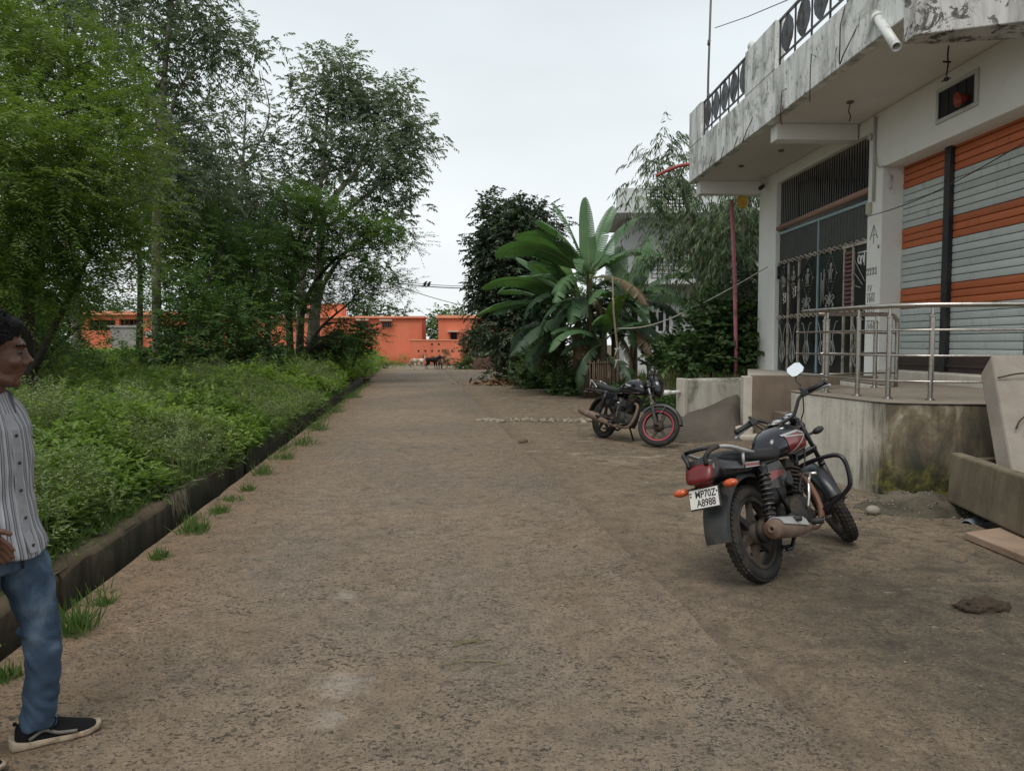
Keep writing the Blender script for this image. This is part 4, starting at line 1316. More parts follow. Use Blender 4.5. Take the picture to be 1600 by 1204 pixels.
MAT_DUNG = mat_concrete('dried_dung', (0.030, 0.021, 0.014), (0.085, 0.062, 0.042), streak=0, bump=.9)
lump('dung_clump', G(1535, 952), .115, MAT_DUNG, 'large dark clump of dried dung on the concrete at lower right', 'dung', 3.1, 1.25)
lump('dung_clump', G(1115, 1132), .022, MAT_DUNG, 'small dark dung pellet on the road in the lower middle', 'dung', 1.2)
lump('dung_clump', G(1037, 923), .020, MAT_DUNG, 'small brown crumb at the road joint behind the red and black motorcycle', 'dung', 2.2)
lump('dung_clump', G(817, 691), .09, mat_concrete('brown_clod', (0.10, 0.07, 0.045), (0.2, 0.14, 0.09), streak=0, bump=.9), 'flat brown clod on the road joint in front of the rubble line', 'dung', 4.2, 1.2)
lump('dung_clump', G(1225, 668, .03), .05, MAT_DUNG, 'dark clod at the foot of the driveway ramp', 'dung', 5.2)

# straw and twigs on the road
b = MB()
rng = np.random.default_rng(33)
for (px, py, n, s) in ((735, 1010, 7, .09), (752, 1040, 4, .09), (722, 1045, 4, .05)):
    c = G(px, py)
    for k in range(n):
        a = rng.uniform(-.5, .9); l = rng.uniform(.4, 1.0) * s
        o = c + Vector((rng.normal(0, .04), rng.normal(0, .05), .02))
        d_ = Vector((math.cos(a), math.sin(a), 0)) * l
        b.tube([o - d_, o + Vector((0, 0, .008)), o + d_ + Vector((rng.normal(0, .02), rng.normal(0, .02), 0))], .0022, 4)
o = b.build('dry_straw', M('dry_straw_stalk', (0.20, 0.165, 0.09), .9)); tag(o, kind='stuff')

# ================================================================== orange buildings at the end of the road
def mat_orange():
    t = NT('orange_limewash')
    v = t.co()
    n1 = t.noise(v, .5, 6.0, .6, .3)
    col = t.ramp(n1, [(.3, (0.60, 0.155, 0.080)), (.7, (0.70, 0.21, 0.12))])
    st = t.noise(t.co(scale=(1.0, 1.0, .25)), 1.0, 7.0, .65)
    col = t.mix(t.ramp(st, [(.55, 0.0), (.8, .5)]), col, (0.42, 0.10, 0.05))
    low = t.n('MapRange', {0: t.math('ADD', t.n('SeparateXYZ', {0: v}).outputs[2], t.math('MULTIPLY', t.noise(v, 1.5, 6.0, .65), .6)), 1: .9, 2: .2, 3: 0.0, 4: .7}).outputs[0]
    col = t.mix(low, col, (0.40, 0.085, 0.045))
    return t.bsdf(col, .85, 0, t.bump(t.noise(v, 14.0, 5.0, .6), .2, .02), .3)


MAT_OR = mat_orange()
MAT_OR2 = M('orange_ledge_paint', (0.72, 0.30, 0.17), .85, 0, .12, 1.5, .1, 10)
MAT_GREYPANEL = M('grey_cement_panel', (0.26, 0.25, 0.23), .9, 0, .15, 1.2, .1)
AXR = -R(YAW)


def face_px(px, d, z=0):
    q = D(px, 537, d); return Vector((q.x, q.y, z))


def hz(py, d): return 1.5 + (537 - py) / 1200.0 * d


def local_box(b, x0, x1, y0, y1, z0, z1): b.box2((x0, y0, z0), (x1, y1, z1))


def facade(b, x0, x1, z0, z1, th, holes):
    """front wall in the local xz plane with openings cut out (holes sorted left to right, not overlapping)"""
    cur = x0
    for (a, c, lo, hi) in holes:
        if a > cur: b.box2((cur, 0, z0), (a, th, z1))
        if lo > z0: b.box2((a, 0, z0), (c, th, lo))
        if hi < z1: b.box2((a, 0, hi), (c, th, z1))
        cur = c
    if cur < x1: b.box2((cur, 0, z0), (x1, th, z1))


def kx(px0, px1, d): return (px1 - px0) / 1200.0 * d


dB = 62.0
# long low building on the left
ob = empty('orange_building', face_px(112, dB), (0, 0, AXR), 'long orange building with dark clerestory openings behind the left trees', 'building')
W = kx(112, 300, dB)
b = MB()
H1 = hz(492, dB)
holes = [(kx(112, 138, dB), kx(112, 181, dB), hz(516, dB), hz(500, dB)), (kx(112, 187, dB), kx(112, 224, dB), hz(509, dB), hz(499, dB))]
facade(b, 0, W * .72, 0, H1, .3, [holes[0], holes[1]])
b.box2((W * .72 + .002, .001, hz(508, dB)), (W, .3, H1)); b.box2((W * .95, .001, 0), (W, .3, hz(508, dB) - .002))
b.box2((0, .302, 0), (.3, 9, H1)); b.box2((W - .3, .302, 0), (W, 9, H1)); b.box2((0, 9, 0), (W, 9.3, H1)); b.box2((.302, 4, 0), (W - .302, 4.2, H1 - .2))
b.build('wall', MAT_OR, ob)
b = MB(); b.box2((-.3, -.35, H1 + .002), (W + .3, 9.5, H1 + .28)); b.build('roof', MAT_OR2, ob)
b = MB(); b.box2((kx(112, 180, dB), -.7, 0), (kx(112, 221, dB), -.02, hz(512, dB))); b.build('grey_panel', MAT_GREYPANEL, ob)
b = MB(); b.box2((kx(112, 176, dB), -.8, hz(512, dB) + .003), (kx(112, 224, dB), -.02, hz(508.5, dB))); b.build('ledge', MAT_GREYPANEL, ob)
b = MB(); b.box2((kx(112, 228, dB), -.06, hz(527, dB)), (kx(112, 256, dB), -.002, hz(517, dB))); b.build('sign_board', M('white_sign_board', (0.62, 0.62, 0.6), .6, 0, .05, 2, 0), ob)
b = MB()
for (u, v_) in ((230, 519), (231.5, 522), (234, 518.5), (236, 522), (240, 519), (243, 522), (246, 519), (249, 522)):
    b.tube([(kx(112, u, dB), -.07, hz(v_, dB)), (kx(112, u + 1.5, dB), -.07, hz(v_ + 3, dB)), (kx(112, u + .3, dB), -.07, hz(v_ + 4, dB))], .035, 4)
b.build('sign_marks', M('dark_sign_paint', (0.03, 0.03, 0.05), .6), ob)
for (a, c, lo, hi) in holes:
    b = MB(); n = 5
    for k in range(1, n): b.box2((a + (c - a) * k / n - .04, .1, lo), (a + (c - a) * k / n + .04, .18, hi))
    b.build('window_bars', MAT_BLACKIRON, ob)

# main building with two small windows
om = empty('orange_building', face_px(300, dB), (0, 0, AXR), 'orange flat-roofed building with two small shaded windows beside the road end', 'building')
W = kx(300, 659, dB); H2 = hz(497, dB)
wins = [(kx(300, 561, dB), kx(300, 575, dB), hz(511, dB), hz(503, dB)), (kx(300, 597, dB), kx(300, 611, dB), hz(511.5, dB), hz(503.5, dB))]
b = MB(); facade(b, 0, W, -.1, H2, .3, wins)
b.box2((W - .3, .302, -.1), (W, 2.6, H2)); b.box2((0, .302, -.1), (.3, 2.6, H2)); b.box2((0, 2.6, -.1), (W, 2.9, H2))
b.box2((kx(300, 476, dB), .9, H2), (kx(300, 530, dB), 2.8, hz(474, dB)))
b.build('wall', MAT_OR, om)
b = MB(); b.box2((-.2, -.25, H2 + .002), (W + .2, 3.0, H2 + .16)); b.build('roof', MAT_OR2, om)
MAT_SHADE = M('pale_window_shade', (0.52, 0.40, 0.33), .85, 0, .1, 4, .1)
MAT_GLASSD = M('dark_window_glass', (0.02, 0.024, 0.026), .15)
for k, (a, c, lo, hi) in enumerate(wins):
    wdw = empty('window'); wdw.parent = om
    b = MB(); b.box2((a, .16, lo), (c, .18, hi)); b.build('pane', MAT_GLASSD, wdw)
    b = MB()
    for i in range(6): b.box2((a + (c - a) * i / 5 - .03, .06, lo), (a + (c - a) * i / 5 + .03, .10, hi))
    b.build('bars', M('grey_window_bars', (0.25, 0.22, 0.2), .7) if k == 0 else bpy.data.materials['grey_window_bars'], wdw)
    b = MB(); b.box2((a - .15, -.55, hi + .10), (c + .12, -.002, hi + .22)); b.build('sunshade', MAT_SHADE, wdw)
b = MB(); b.box2((kx(300, 623, dB), -.55, 0), (W + .05, -.01, hz(556, dB))); b.box2((kx(300, 624, dB), -.55, hz(556, dB)), (W - .2, -.2, hz(549, dB))); b.build('plinth_steps', MAT_OR, om)

# right-hand piece and the low wall with weep holes
orr = empty('orange_building', face_px(685, dB - 2), (0, 0, AXR), 'small orange building with one dark window partly behind the dark tree', 'building')
d2 = dB - 2
W = kx(685, 790, d2); H3 = hz(497, d2)
wn_ = (kx(685, 704, d2), kx(685, 714, d2), hz(531, d2), hz(519.5, d2))
b = MB(); facade(b, 0, W, -.1, H3, .3, [wn_]); b.box2((0, .302, -.1), (.3, 8, H3)); b.box2((W - .3, .302, -.1), (W, 8, H3)); b.box2((0, 8, -.1), (W, 8.3, H3))
b.build('wall', MAT_OR, orr)
b = MB(); b.box2((-.15, -.2, H3 + .002), (W + .15, 8.4, H3 + .22)); b.build('roof', MAT_OR2, orr)
wdw = empty('window'); wdw.parent = orr
b = MB(); b.box2((wn_[0], .16, wn_[2]), (wn_[1], .18, wn_[3])); b.build('pane', MAT_GLASSD, wdw)
b = MB(); b.box2((wn_[0] - .2, -.6, wn_[3] + .04), (wn_[1] + .18, -.002, wn_[3] + .15)); b.build('sunshade', MAT_SHADE, wdw)
d3 = dB - 4
ow = empty('orange_compound_wall', face_px(640, d3), (0, 0, AXR), 'low orange compound wall dotted with weep holes behind the dogs', 'wall')
W = kx(640, 745, d3); H4 = hz(532, d3)
b = MB(); b.box2((0, 0, -.1), (W, .25, H4)); b.build('wall', MAT_OR, ow)
b = MB(); b.box2((-.05, -.05, H4 + .002), (W, .30, H4 + .08)); b.build('coping', MAT_OR2, ow)
b = MB()
rng = np.random.default_rng(4)
for k in range(9):
    x = kx(640, 654 + k * 10.5, d3)
    for zz in (537.5, 548):
        if rng.random() < .85: b.box2((x - .07, -.012, hz(zz, d3) - .07), (x + .07, -.001, hz(zz, d3) + .07))
b.build('weep_holes', MAT_DARK, ow)

# brick planter beside the road
q = G(757, 577)
b = MB()
for a, c in (((-.62, -.3, 0), (.62, -.2, .66)), ((-.62, .2, 0), (.62, .3, .66)), ((-.62, -.198, 0), (-.52, .198, .66)), ((.52, -.198, 0), (.62, .198, .66))): b.box2(a, c)
b.mi = 1; b.box2((-.519, -.199, .02), (.519, .199, .5))
o = b.build('brick_planter', [mat_concrete('dull_red_render', (0.10, 0.058, 0.042), (0.17, 0.105, 0.08), streak=.3), MAT_EARTH], None, bevel=.02, loc=q, rot=(0, 0, .12))
tag(o, 'dull red open planter box standing at the road edge by the dark tree', 'planter')

# ================================================================== white house behind the banana plants
dH = 31.0
MAT_HWHITE = mat_plaster('house_whitewash', (0.58, 0.60, 0.59), amt=.15)
MAT_HGREY = mat_plaster('house_grey_plaster', (0.46, 0.47, 0.46), amt=.3)
hs = empty('white_house', face_px(975, dH), (0, 0, AXR - .02), 'two-storey white house behind the weeping trees, with a roof lattice', 'house')
W = kx(975, 1220, dH)
HW = (kx(975, 1013, dH), kx(975, 1047, dH), hz(518, dH), hz(487, dH))
HD = (kx(975, 1086, dH), kx(975, 1104, dH), hz(560, dH), hz(490, dH))
b = MB(); facade(b, 0, W, 0, hz(448, dH), .3, [HW]); b.box2((0, .302, 0), (.3, 3.5, 7.5)); b.box2((W - .3, .302, 0), (W, 3.5, 7.5)); b.box2((0, 3.5, 0), (W, 3.7, 7.5))
b.box2((.302, .302, 3.3), (W - .302, 3.49, 3.5))
b.build('wall', MAT_HWHITE, hs)
b = MB(); facade(b, 0, W, hz(446, dH), hz(345, dH), .28, [(kx(975, 1090, dH), kx(975, 1128, dH), hz(415, dH), hz(375, dH))]); b.build('upper_wall', MAT_HGREY, hs)
b = MB(); b.box2((-.4, -1.3, hz(448, dH) + .002), (W + .3, -.002, hz(441, dH))); b.box2((-.5, -1.4, hz(344, dH) + .003), (W + .3, 3.9, hz(337, dH))); b.box2((kx(975, 1085, dH), -.7, hz(371, dH)), (kx(975, 1136, dH), -.003, hz(361, dH))); b.build('ledge', MAT_HWHITE, hs)
b = MB(); b.box2((-.5, -1.4, hz(337, dH) + .002), (kx(975, 1000, dH), -1.25, hz(308, dH))); b.box2((kx(975, 1060, dH), -1.4, hz(337, dH) + .002), (W + .3, -1.25, hz(312, dH))); b.build('roof_parapet', MAT_HWHITE, hs)
b = MB()
x0, x1 = kx(975, 1000, dH), kx(975, 1060, dH)
for k in range(7): z = hz(336 - k * 5, dH); b.box2((x0, -1.36, z), (x1 + .6, -1.32, z + .035))
for k in range(12): x = x0 + (x1 - x0) * k / 11; b.box2((x - .02, -1.31, hz(337, dH)), (x + .02, -1.28, hz(303, dH)))
b.build('roof_lattice', MAT_RUST, hs)
b = MB()
for k in range(5): z = hz(440 - k * 6, dH); b.box2((kx(975, 1010, dH), -1.25, z), (kx(975, 1100, dH), -1.21, z + .03))
for k in range(12): x = kx(975, 1010 + k * 8, dH); b.box2((x - .015, -1.20, hz(441, dH)), (x + .015, -1.17, hz(412, dH)))
b.build('balcony_railing', MAT_BLACKIRON, hs)
wdw = empty('window'); wdw.parent = hs
a, c, lo, hi = HW
b = MB(); b.box2((a, .14, lo), (c, .16, hi)); b.build('pane', MAT_GLASSD, wdw)
b = MB()
for u in (a - .03, a + (c - a) / 3, a + (c - a) * 2 / 3, c - .05): b.box2((u, -.03, lo - .06), (u + .09, .1, hi + .06))
b.box2((a - .03, -.029, hi - .02), (c, .099, hi + .06)); b.box2((a - .03, -.029, lo - .06), (c, .099, lo + .02))
b.build('frame', M('white_window_frame', (0.62, 0.62, 0.6), .6), wdw)
b = MB(); b.box2((HD[0], -.08, 0), (HD[1], -.005, HD[3])); b.build('door', M('brick_red_door', (0.16, 0.06, 0.04), .7), hs)
b = MB(); b.box2((kx(975, 1091, dH), .2, hz(415, dH)), (kx(975, 1127, dH), .24, hz(376, dH))); b.build('upper_window', MAT_GLASSD, hs)

# ------------------------------------------------------------------ poles, ropes, cables
p = D(1150, 552, 17.6); q = D(1143, 312, 17.6)
b = MB(); b.tube([p - Vector((0, 0, .9)), p, p.lerp(q, .5) + Vector((.02, 0, 0)), q], .045, 10)
o = b.build('pink_pole', M('faded_pink_paint', (0.40, 0.13, 0.16), .6, 0, .18, 5, .08, dirt=(0.2, 0.08, 0.08), dirt_amt=.3)); tag(o, 'tall faded pink pole standing in the bushes before the white gate pillar', 'pole')
b = MB(); q = D(1160, 313, 17.9)
b.loft([[q + Vector((math.cos(a) * r_, .12 * math.sin(a) * r_, z)) for a in np.linspace(0, 5.6, 9)] for r_, z in ((.03, .15), (.15, .03), (.13, -.12), (.06, -.18))])
o = b.build('yellow_bag', M('yellow_plastic', (0.55, 0.34, 0.04), .5)); tag(o, 'yellow plastic bag hanging at the top of the pink pole', 'bag')
post_b, post_t = D(966, 596, 20.4), D(957, 432, 20.4)
b = MB(); b.tube([post_b - Vector((0, 0, .3)), post_b.lerp(post_t, .3) + Vector((.03, 0, 0)), post_b.lerp(post_t, .65) + Vector((-.02, 0, 0)), post_t], [.04, .035, .028, .02], 8)
o = b.build('crooked_stick', M('grey_bamboo', (0.20, 0.17, 0.12), .8, 0, .25, 12, .2)); tag(o, 'crooked bare stick standing upright beside the cane tree guard', 'stick')
ra = D(964, 513, 20.4); rb = P0 + UDIR * 4.6 + Vector((-.12, -.05, 0)); rb.z = hz(419, 17.0)
mid = D(1056, 494, 19.2)
pts = [ra + (mid - ra) * t + Vector((0, 0, -.10 * math.sin(math.pi * t))) for t in np.linspace(0, 1, 8)] + [mid + (rb - mid) * t + Vector((0, 0, -.04 * math.sin(math.pi * t))) for t in np.linspace(.12, 1, 8)]
b = MB(); b.tube(pts, .014, 6)
o = b.build('washing_line', M('pale_rope', (0.40, 0.38, 0.33), .9)); tag(o, 'pale rope tied from the gate pillar down to the crooked stick', 'rope')
b = MB()
for zz in (545, 563):
    q = D(965, zz, 20.35); b.tube([q + Vector((.07 * math.cos(a), .06 * math.sin(a), .01 * math.sin(3 * a))) for a in np.linspace(0, 6.5, 12)], .018, 5); b.tube([q + Vector((-.04, -.05, 0)), q + Vector((-.1, -.07, -.22))], .014, 5)
o = b.build('rag_tie', bpy.data.materials['pale_rope']); tag(o, 'pale rag ties knotted round the crooked stick', 'rag')

# cane tree guard
cg = empty('cane_tree_guard', D(937, 590, 21.4), (0, 0, AXR), 'square tree guard of upright brown canes at the edge of the garden', 'tree guard')
cg.location.z = .05
MAT_CANE = M('brown_cane', (0.105, 0.072, 0.048), .85, 0, .35, 8, .2)
rng = np.random.default_rng(8)
cane_me = None
w = .46
for side in range(4):
    for k in range(20 if side == 0 else 13):
        n_ = 20 if side == 0 else 13
        t_ = -w + 2 * w * (k + .5) / n_ + rng.normal(0, .006)
        x, y = [(t_, -w), (w, t_), (t_, w), (-w, t_)][side]
        if cane_me is None:
            b = MB(); b.tube([(0, 0, 0), (.004, 0, .5), (0, 0, 1.0)], [.019, .017, .016], 6); o = b.build('cane', MAT_CANE, cg); cane_me = o.data
        else: o = link('cane', cane_me, cg)
        o.location = (x, y, 0); o.rotation_euler = (rng.normal(0, .02), rng.normal(0, .02), rng.uniform(0, 6)); o.scale = (1, 1, rng.uniform(.94, 1.06))
b = MB()
for z in (.22, .93):
    for a, c in (((-w, -w - .02), (w, -w - .02)), ((w + .02, -w), (w + .02, w)), ((w, w + .02), (-w, w + .02)), ((-w - .02, w), (-w - .02, -w))): b.tube([(a[0], a[1], z), (c[0], c[1], z)], .016, 6)
b.build('cross_cane', MAT_CANE, cg)

# overhead cables at the end of the road with perched birds
def cable(name, pts, r, label, sag=.0):
    b = MB()
    P = []
    for a, c in zip(pts[:-1], pts[1:]):
        P += [a + (c - a) * t + Vector((0, 0, -sag * math.sin(math.pi * t))) for t in np.linspace(0, 1, 12)][:-1]
    P.append(pts[-1]); b.tube(P, r, 5)
    o = b.build(name, MAT_WIRE); return tag(o, label, 'cable')


ca, cb = D(560, 433, 46), D(790, 450, 46)
cable('power_cable', [ca, cb], .03, 'thick black power cable with birds crossing above the road end', .25)
cable('power_cable', [D(604, 441, 45), D(735, 480, 56), D(800, 497, 58)], .022, 'thinner cable slanting down to the small orange building', .1)
cable('power_cable', [D(560, 428, 46.4), D(790, 446, 46.4)], .018, 'thin upper cable beside the thick power cable', .3)
bird = None
for k, px in enumerate((664, 670)):
    t_ = (px - 560) / 230
    q = ca.lerp(cb, t_) + Vector((0, 0, -.25 * math.sin(math.pi * t_) + .14))
    b = MB(); b.ball(q, (.10, .07, .12), 8, 6, (0, .4, 0)); b.ball(q + Vector((.07, 0, .12)), .055, 8, 6); b.tube([q + Vector((-.06, 0, -.08)), q + Vector((-.2, 0, -.2))], [.04, .02], 5); b.tube([q + Vector((.12, 0, .12)), q + Vector((.17, 0, .115))], [.02, .004], 5); b.tube([q, q + Vector((0, 0, -.14))], .012, 4)
    o = b.build('bird', M('bird_plumage_%s' % ('dark', 'grey')[k], (0.02, 0.02, 0.022), .8)); tag(o, 'dark bird perched on the power cable, the %s of the pair' % ('left one', 'right one')[k], 'bird', 'birds on the power cable')
# ================================================================== vegetation
LM_EUC = leaf_mat('eucalyptus_leaf', (0.062, 0.090, 0.060), (0.118, 0.160, 0.110), (0.19, 0.24, 0.175), .45, .45)
LM_ACA = leaf_mat('feathery_acacia_leaf', (0.040, 0.078, 0.017), (0.088, 0.146, 0.030), (0.155, 0.225, 0.050), .6, .45)
LM_ACD = leaf_mat('dark_acacia_leaf', (0.036, 0.080, 0.022), (0.076, 0.142, 0.042), (0.135, 0.21, 0.065), .6, .45)
LM_DARK = leaf_mat('dark_glossy_leaf', (0.022, 0.038, 0.020), (0.040, 0.064, 0.032), (0.075, 0.10, 0.052), .4, .22)
LM_BUSH = leaf_mat('bush_leaf', (0.025, 0.055, 0.016), (0.048, 0.092, 0.026), (0.09, 0.145, 0.045), .5, .3)
LM_WEED = leaf_mat('weed_leaf', (0.070, 0.130, 0.022), (0.150, 0.240, 0.042), (0.24, 0.33, 0.080), .6, .42)
LM_WEED2 = leaf_mat('grey_weed_leaf', (0.085, 0.120, 0.036), (0.145, 0.195, 0.065), (0.21, 0.27, 0.105), .65, .3)
LM_GRASS = leaf_mat('grass_blade', (0.045, 0.080, 0.018), (0.075, 0.135, 0.030), (0.12, 0.19, 0.05), .6, .3)
LM_DRYG = leaf_mat('dry_grass_blade', (0.075, 0.060, 0.028), (0.115, 0.105, 0.045), (0.18, 0.155, 0.075), .8, .2)
LM_FLOW = leaf_mat('white_weed_flower', (0.30, 0.31, 0.24), (0.48, 0.48, 0.40), (0.60, 0.60, 0.52), .8, .2)
LM_WEEP = leaf_mat('weeping_leaf', (0.042, 0.072, 0.034), (0.088, 0.135, 0.062), (0.155, 0.21, 0.105), .45, .25)
MAT_BARK = M('pale_eucalyptus_bark', (0.25, 0.225, 0.19), .9, 0, .4, 4, .4, 25, dirt=(0.10, 0.08, 0.06), dirt_amt=.4)
MAT_BARKD = M('dark_bark', (0.045, 0.036, 0.028), .95, 0, .4, 6, .5, 25)


def sprays(rng, C, rad, twigs, lp, tl, ll, lw, droop=.2, zflat=1.0, spread=.8, hang=.3, nup=.4, tbase=.5, tvar=.35, up=.1, inner=.35):
    """leafy twigs bursting from clump centres C; returns arrays for leaf_mesh"""
    C = np.asarray(C, float); n = len(C)
    rad = np.broadcast_to(rad, n)
    tw = n * twigs
    u = unit(rng.normal(0, 1, (tw, 3)))
    rr = (inner + (1 - inner) * rng.random((tw, 1)) ** .5) * np.repeat(rad, twigs)[:, None]
    o = np.repeat(C, twigs, 0) + u * rr * np.array([1, 1, zflat])
    t = unit(u * np.array([1, 1, zflat]) + rng.normal(0, .45, (tw, 3)) + np.array([0, 0, up]))
    L = tl * rng.uniform(.6, 1.25, tw)
    s = (np.arange(lp) + .5) / lp
    P = o[:, None] + t[:, None] * (s[None, :, None] * L[:, None, None])
    P[..., 2] -= droop * (s[None] ** 2) * L[:, None]
    td = np.repeat(t[:, None], lp, 1).copy()
    td[..., 2] -= 2 * droop * s[None]
    td = unit(td)
    ref = np.array([0.05, 0.02, 1.0])
    side = unit(np.cross(td, ref))
    sgn = np.where(np.arange(lp) % 2 == 0, 1.0, -1.0)[None, :, None]
    ld = td * (1 - spread * .6) + side * sgn * spread + rng.normal(0, .18, td.shape)
    ld[..., 2] -= hang
    nrm = np.cross(side, td) * (1 if nup > 0 else -1)
    nrm = nrm * abs(nup) + rng.normal(0, 1 - min(.95, abs(nup)), td.shape)
    m = tw * lp
    clump_t = np.repeat(rng.normal(0, .22, n), twigs * lp)
    height_t = .0
    tint = tbase + clump_t + np.repeat(rng.normal(0, tvar * .35, tw), lp) + rng.normal(0, tvar * .3, m)
    return P.reshape(m, 3), ld.reshape(m, 3), nrm.reshape(m, 3), ll * rng.uniform(.65, 1.25, m), lw * rng.uniform(.75, 1.2, m), tint


def join(parts):
    return [np.concatenate([p[i] for p in parts]) for i in range(6)]


def ell_clumps(rng, spec):
    """spec rows: px, py, d, rx, ry (photo pixels), n -> clump centres in a rounded volume, denser at its skin"""
    out = []
    for px, py, d, rx, ry, n in spec:
        c = D(px, py, d)
        rw, rh = rx / 1200 * d, ry / 1200 * d
        u = unit(rng.normal(0, 1, (n, 3))) * (rng.random((n, 1)) ** .38)
        p = np.array(c)[None] + np.stack([u[:, 0] * rw * CA + u[:, 1] * rw * .85 * SA, -u[:, 0] * rw * SA + u[:, 1] * rw * .85 * CA, u[:, 2] * rh], 1)
        out.append(p)
    return np.concatenate(out)


def limb(b, a, c, r0, r1, rng, wob=.08, n=5, sides=7):
    a, c = Vector(a), Vector(c)
    L = (c - a).length
    pts = [a.lerp(c, i / n) + Vector(rng.normal(0, wob * L * .4, 3)) * (0 if i in (0, n) else 1) + Vector((0, 0, .10 * L * math.sin(math.pi * i / n))) for i in range(n + 1)]
    b.tube(pts, [r0 + (r1 - r0) * i / n for i in range(n + 1)], sides)


def tree(name, label, cat, trunks, C, rad, leaf_args, lmat, bark, rng, group=None, twig_r=.02, nbr=40, extra=None):
    """trunks: list of (points, radii); limbs run from the upper trunks to the clumps"""
    root = empty(name, trunks[0][0][0], (0, 0, 0), label, cat, group)
    o0 = Vector(trunks[0][0][0])
    b = MB()
    nodes = []
    for pts, rs in trunks:
        sp = spline(pts, 5)
        b.tube(sp, interp(rs, len(sp)), 10)
        nodes += [(p, r) for p, r in zip(sp[len(sp) // 3:], interp(rs, len(sp))[len(sp) // 3:])]
    idx = rng.permutation(len(C))[:nbr]
    for i in idx:
        c = Vector(C[i])
        cand = [(p, r) for p, r in nodes if p.z < c.z + .3] or nodes
        p, r = min(cand, key=lambda q: (q[0] - c).length + .6 * max(0, q[0].z - c.z + .5))
        limb(b, p, c, min(r * .6, twig_r * (1 + (p - c).length * .5)), twig_r * .4, rng)
    tk = b.build('trunk', bark, root)
    tk.matrix_parent_inverse = Matrix.Translation(-o0)
    la = [sprays(rng, C, rad, **leaf_args)]
    if extra: la += extra
    cr = leaf_mesh('crown', *join(la), lmat, root)
    cr.matrix_parent_inverse = Matrix.Translation(-o0)
    return root


def gpt(px, d, z=0.0):
    q = D(px, 537, d); return Vector((q.x, q.y, z))


rg = np.random.default_rng
# --- left: bright feathery acacia nearest the road
r = rg(101)
C = ell_clumps(r, [(70, 150, 13.5, 120, 110, 60), (150, 110, 14.5, 60, 60, 18), (20, 60, 14, 70, 60, 26), (90, 290, 13, 150, 110, 78), (165, 375, 13.5, 85, 50, 26), (30, 420, 13, 90, 80, 40), (-90, 280, 13, 130, 180, 80), (205, 210, 14.5, 30, 60, 8), (20, 250, 11.5, 90, 120, 34), (20, 510, 15, 60, 40, 12)])
base = gpt(52, 14.0)
tree('acacia_tree', 'bright green feathery acacia at the left edge behind the man', 'tree', [([base, base + Vector((-.15, .1, 1.6)), D(60, 330, 13.5), D(70, 160, 13.8)], [.16, .13, .08, .03]), ([base + Vector((-.12, .1, 1.2)), D(-60, 330, 13.2), D(-90, 180, 13.2)], [.1, .06, .03]), ([base + Vector((-.1, .05, .9)), D(140, 400, 13.6)], [.08, .03])],
     C, .55, dict(twigs=13, lp=24, tl=.66, ll=.10, lw=.026, droop=.25, zflat=.7, spread=.95, hang=.12, nup=.75, tbase=.66, tvar=.4, up=.15), LM_ACA, MAT_BARKD, r, nbr=70)
# --- dark acacia mass low at the left edge
r = rg(102)
C = ell_clumps(r, [(40, 460, 17, 110, 70, 42), (-60, 500, 16, 90, 110, 40), (70, 580, 17.5, 60, 26, 12)])
base = gpt(20, 17)
tree('acacia_tree', 'dark shaded acacia crowding low behind the man at the left edge', 'tree', [([base, base + Vector((.1, 0, 1.2)), D(60, 440, 17)], [.15, .11, .04]), ([base + Vector((.05, 0, .7)), D(130, 505, 17.5)], [.08, .03]), ([base + Vector((0, 0, .6)), D(-60, 470, 16.5)], [.09, .04])],
     C, .65, dict(twigs=18, lp=18, tl=.62, ll=.12, lw=.036, droop=.2, zflat=.6, spread=.95, hang=.1, nup=.7, tbase=.42, tvar=.4), LM_ACD, MAT_BARKD, r, nbr=40)

EUC = dict(twigs=15, lp=13, tl=.46, ll=.145, lw=.050, droop=.28, zflat=.8, spread=.7, hang=.45, nup=.15, tbase=.45, tvar=.5, up=.2)
# --- tall eucalypts
r = rg(103)
C = ell_clumps(r, [(255, 60, 22, 105, 80, 33), (330, 70, 22, 65, 42, 12), (385, 75, 22, 28, 34, 5), (200, -20, 22, 120, 60, 29), (290, -70, 22, 100, 70, 26), (250, 150, 22.5, 80, 70, 20), (290, 215, 22, 55, 60, 13), (250, 280, 22, 60, 60, 13), (300, 300, 22.5, 50, 60, 10)])
base = gpt(246, 22)
tree('eucalyptus_tree', 'tallest eucalyptus with pale trunk rising out of the frame at upper left', 'tree', [([base, D(244, 420, 22), D(248, 250, 22), D(262, 60, 22), D(280, -90, 22)], [.15, .13, .11, .07, .03]), ([D(248, 260, 22), D(285, 130, 22), D(370, 75, 22)], [.06, .04, .015]), ([D(250, 200, 22), D(200, 60, 22.2), D(180, -30, 22.2)], [.06, .04, .02])],
     C, .72, EUC, LM_EUC, MAT_BARK, r, 'eucalyptus trees on the left', .03, 60)
r = rg(104)
C = ell_clumps(r, [(40, 0, 24, 90, 60, 24), (130, 30, 25, 70, 60, 17), (90, -70, 24, 120, 50, 26), (-40, 40, 24, 80, 90, 22), (150, 150, 26, 60, 60, 10), (175, 250, 26, 50, 70, 10)])
base = gpt(118, 25)
tree('eucalyptus_tree', 'second tall eucalyptus showing above the bright acacia at upper left', 'tree', [([base, D(116, 300, 25), D(105, 100, 25), D(100, -60, 25)], [.16, .12, .08, .03]), ([D(112, 200, 25), D(150, 60, 25)], [.06, .03]), ([D(110, 160, 25), D(20, 10, 24.5)], [.06, .03])],
     C, .75, EUC, LM_EUC, MAT_BARK, r, 'eucalyptus trees on the left', .03, 50)
r = rg(105)
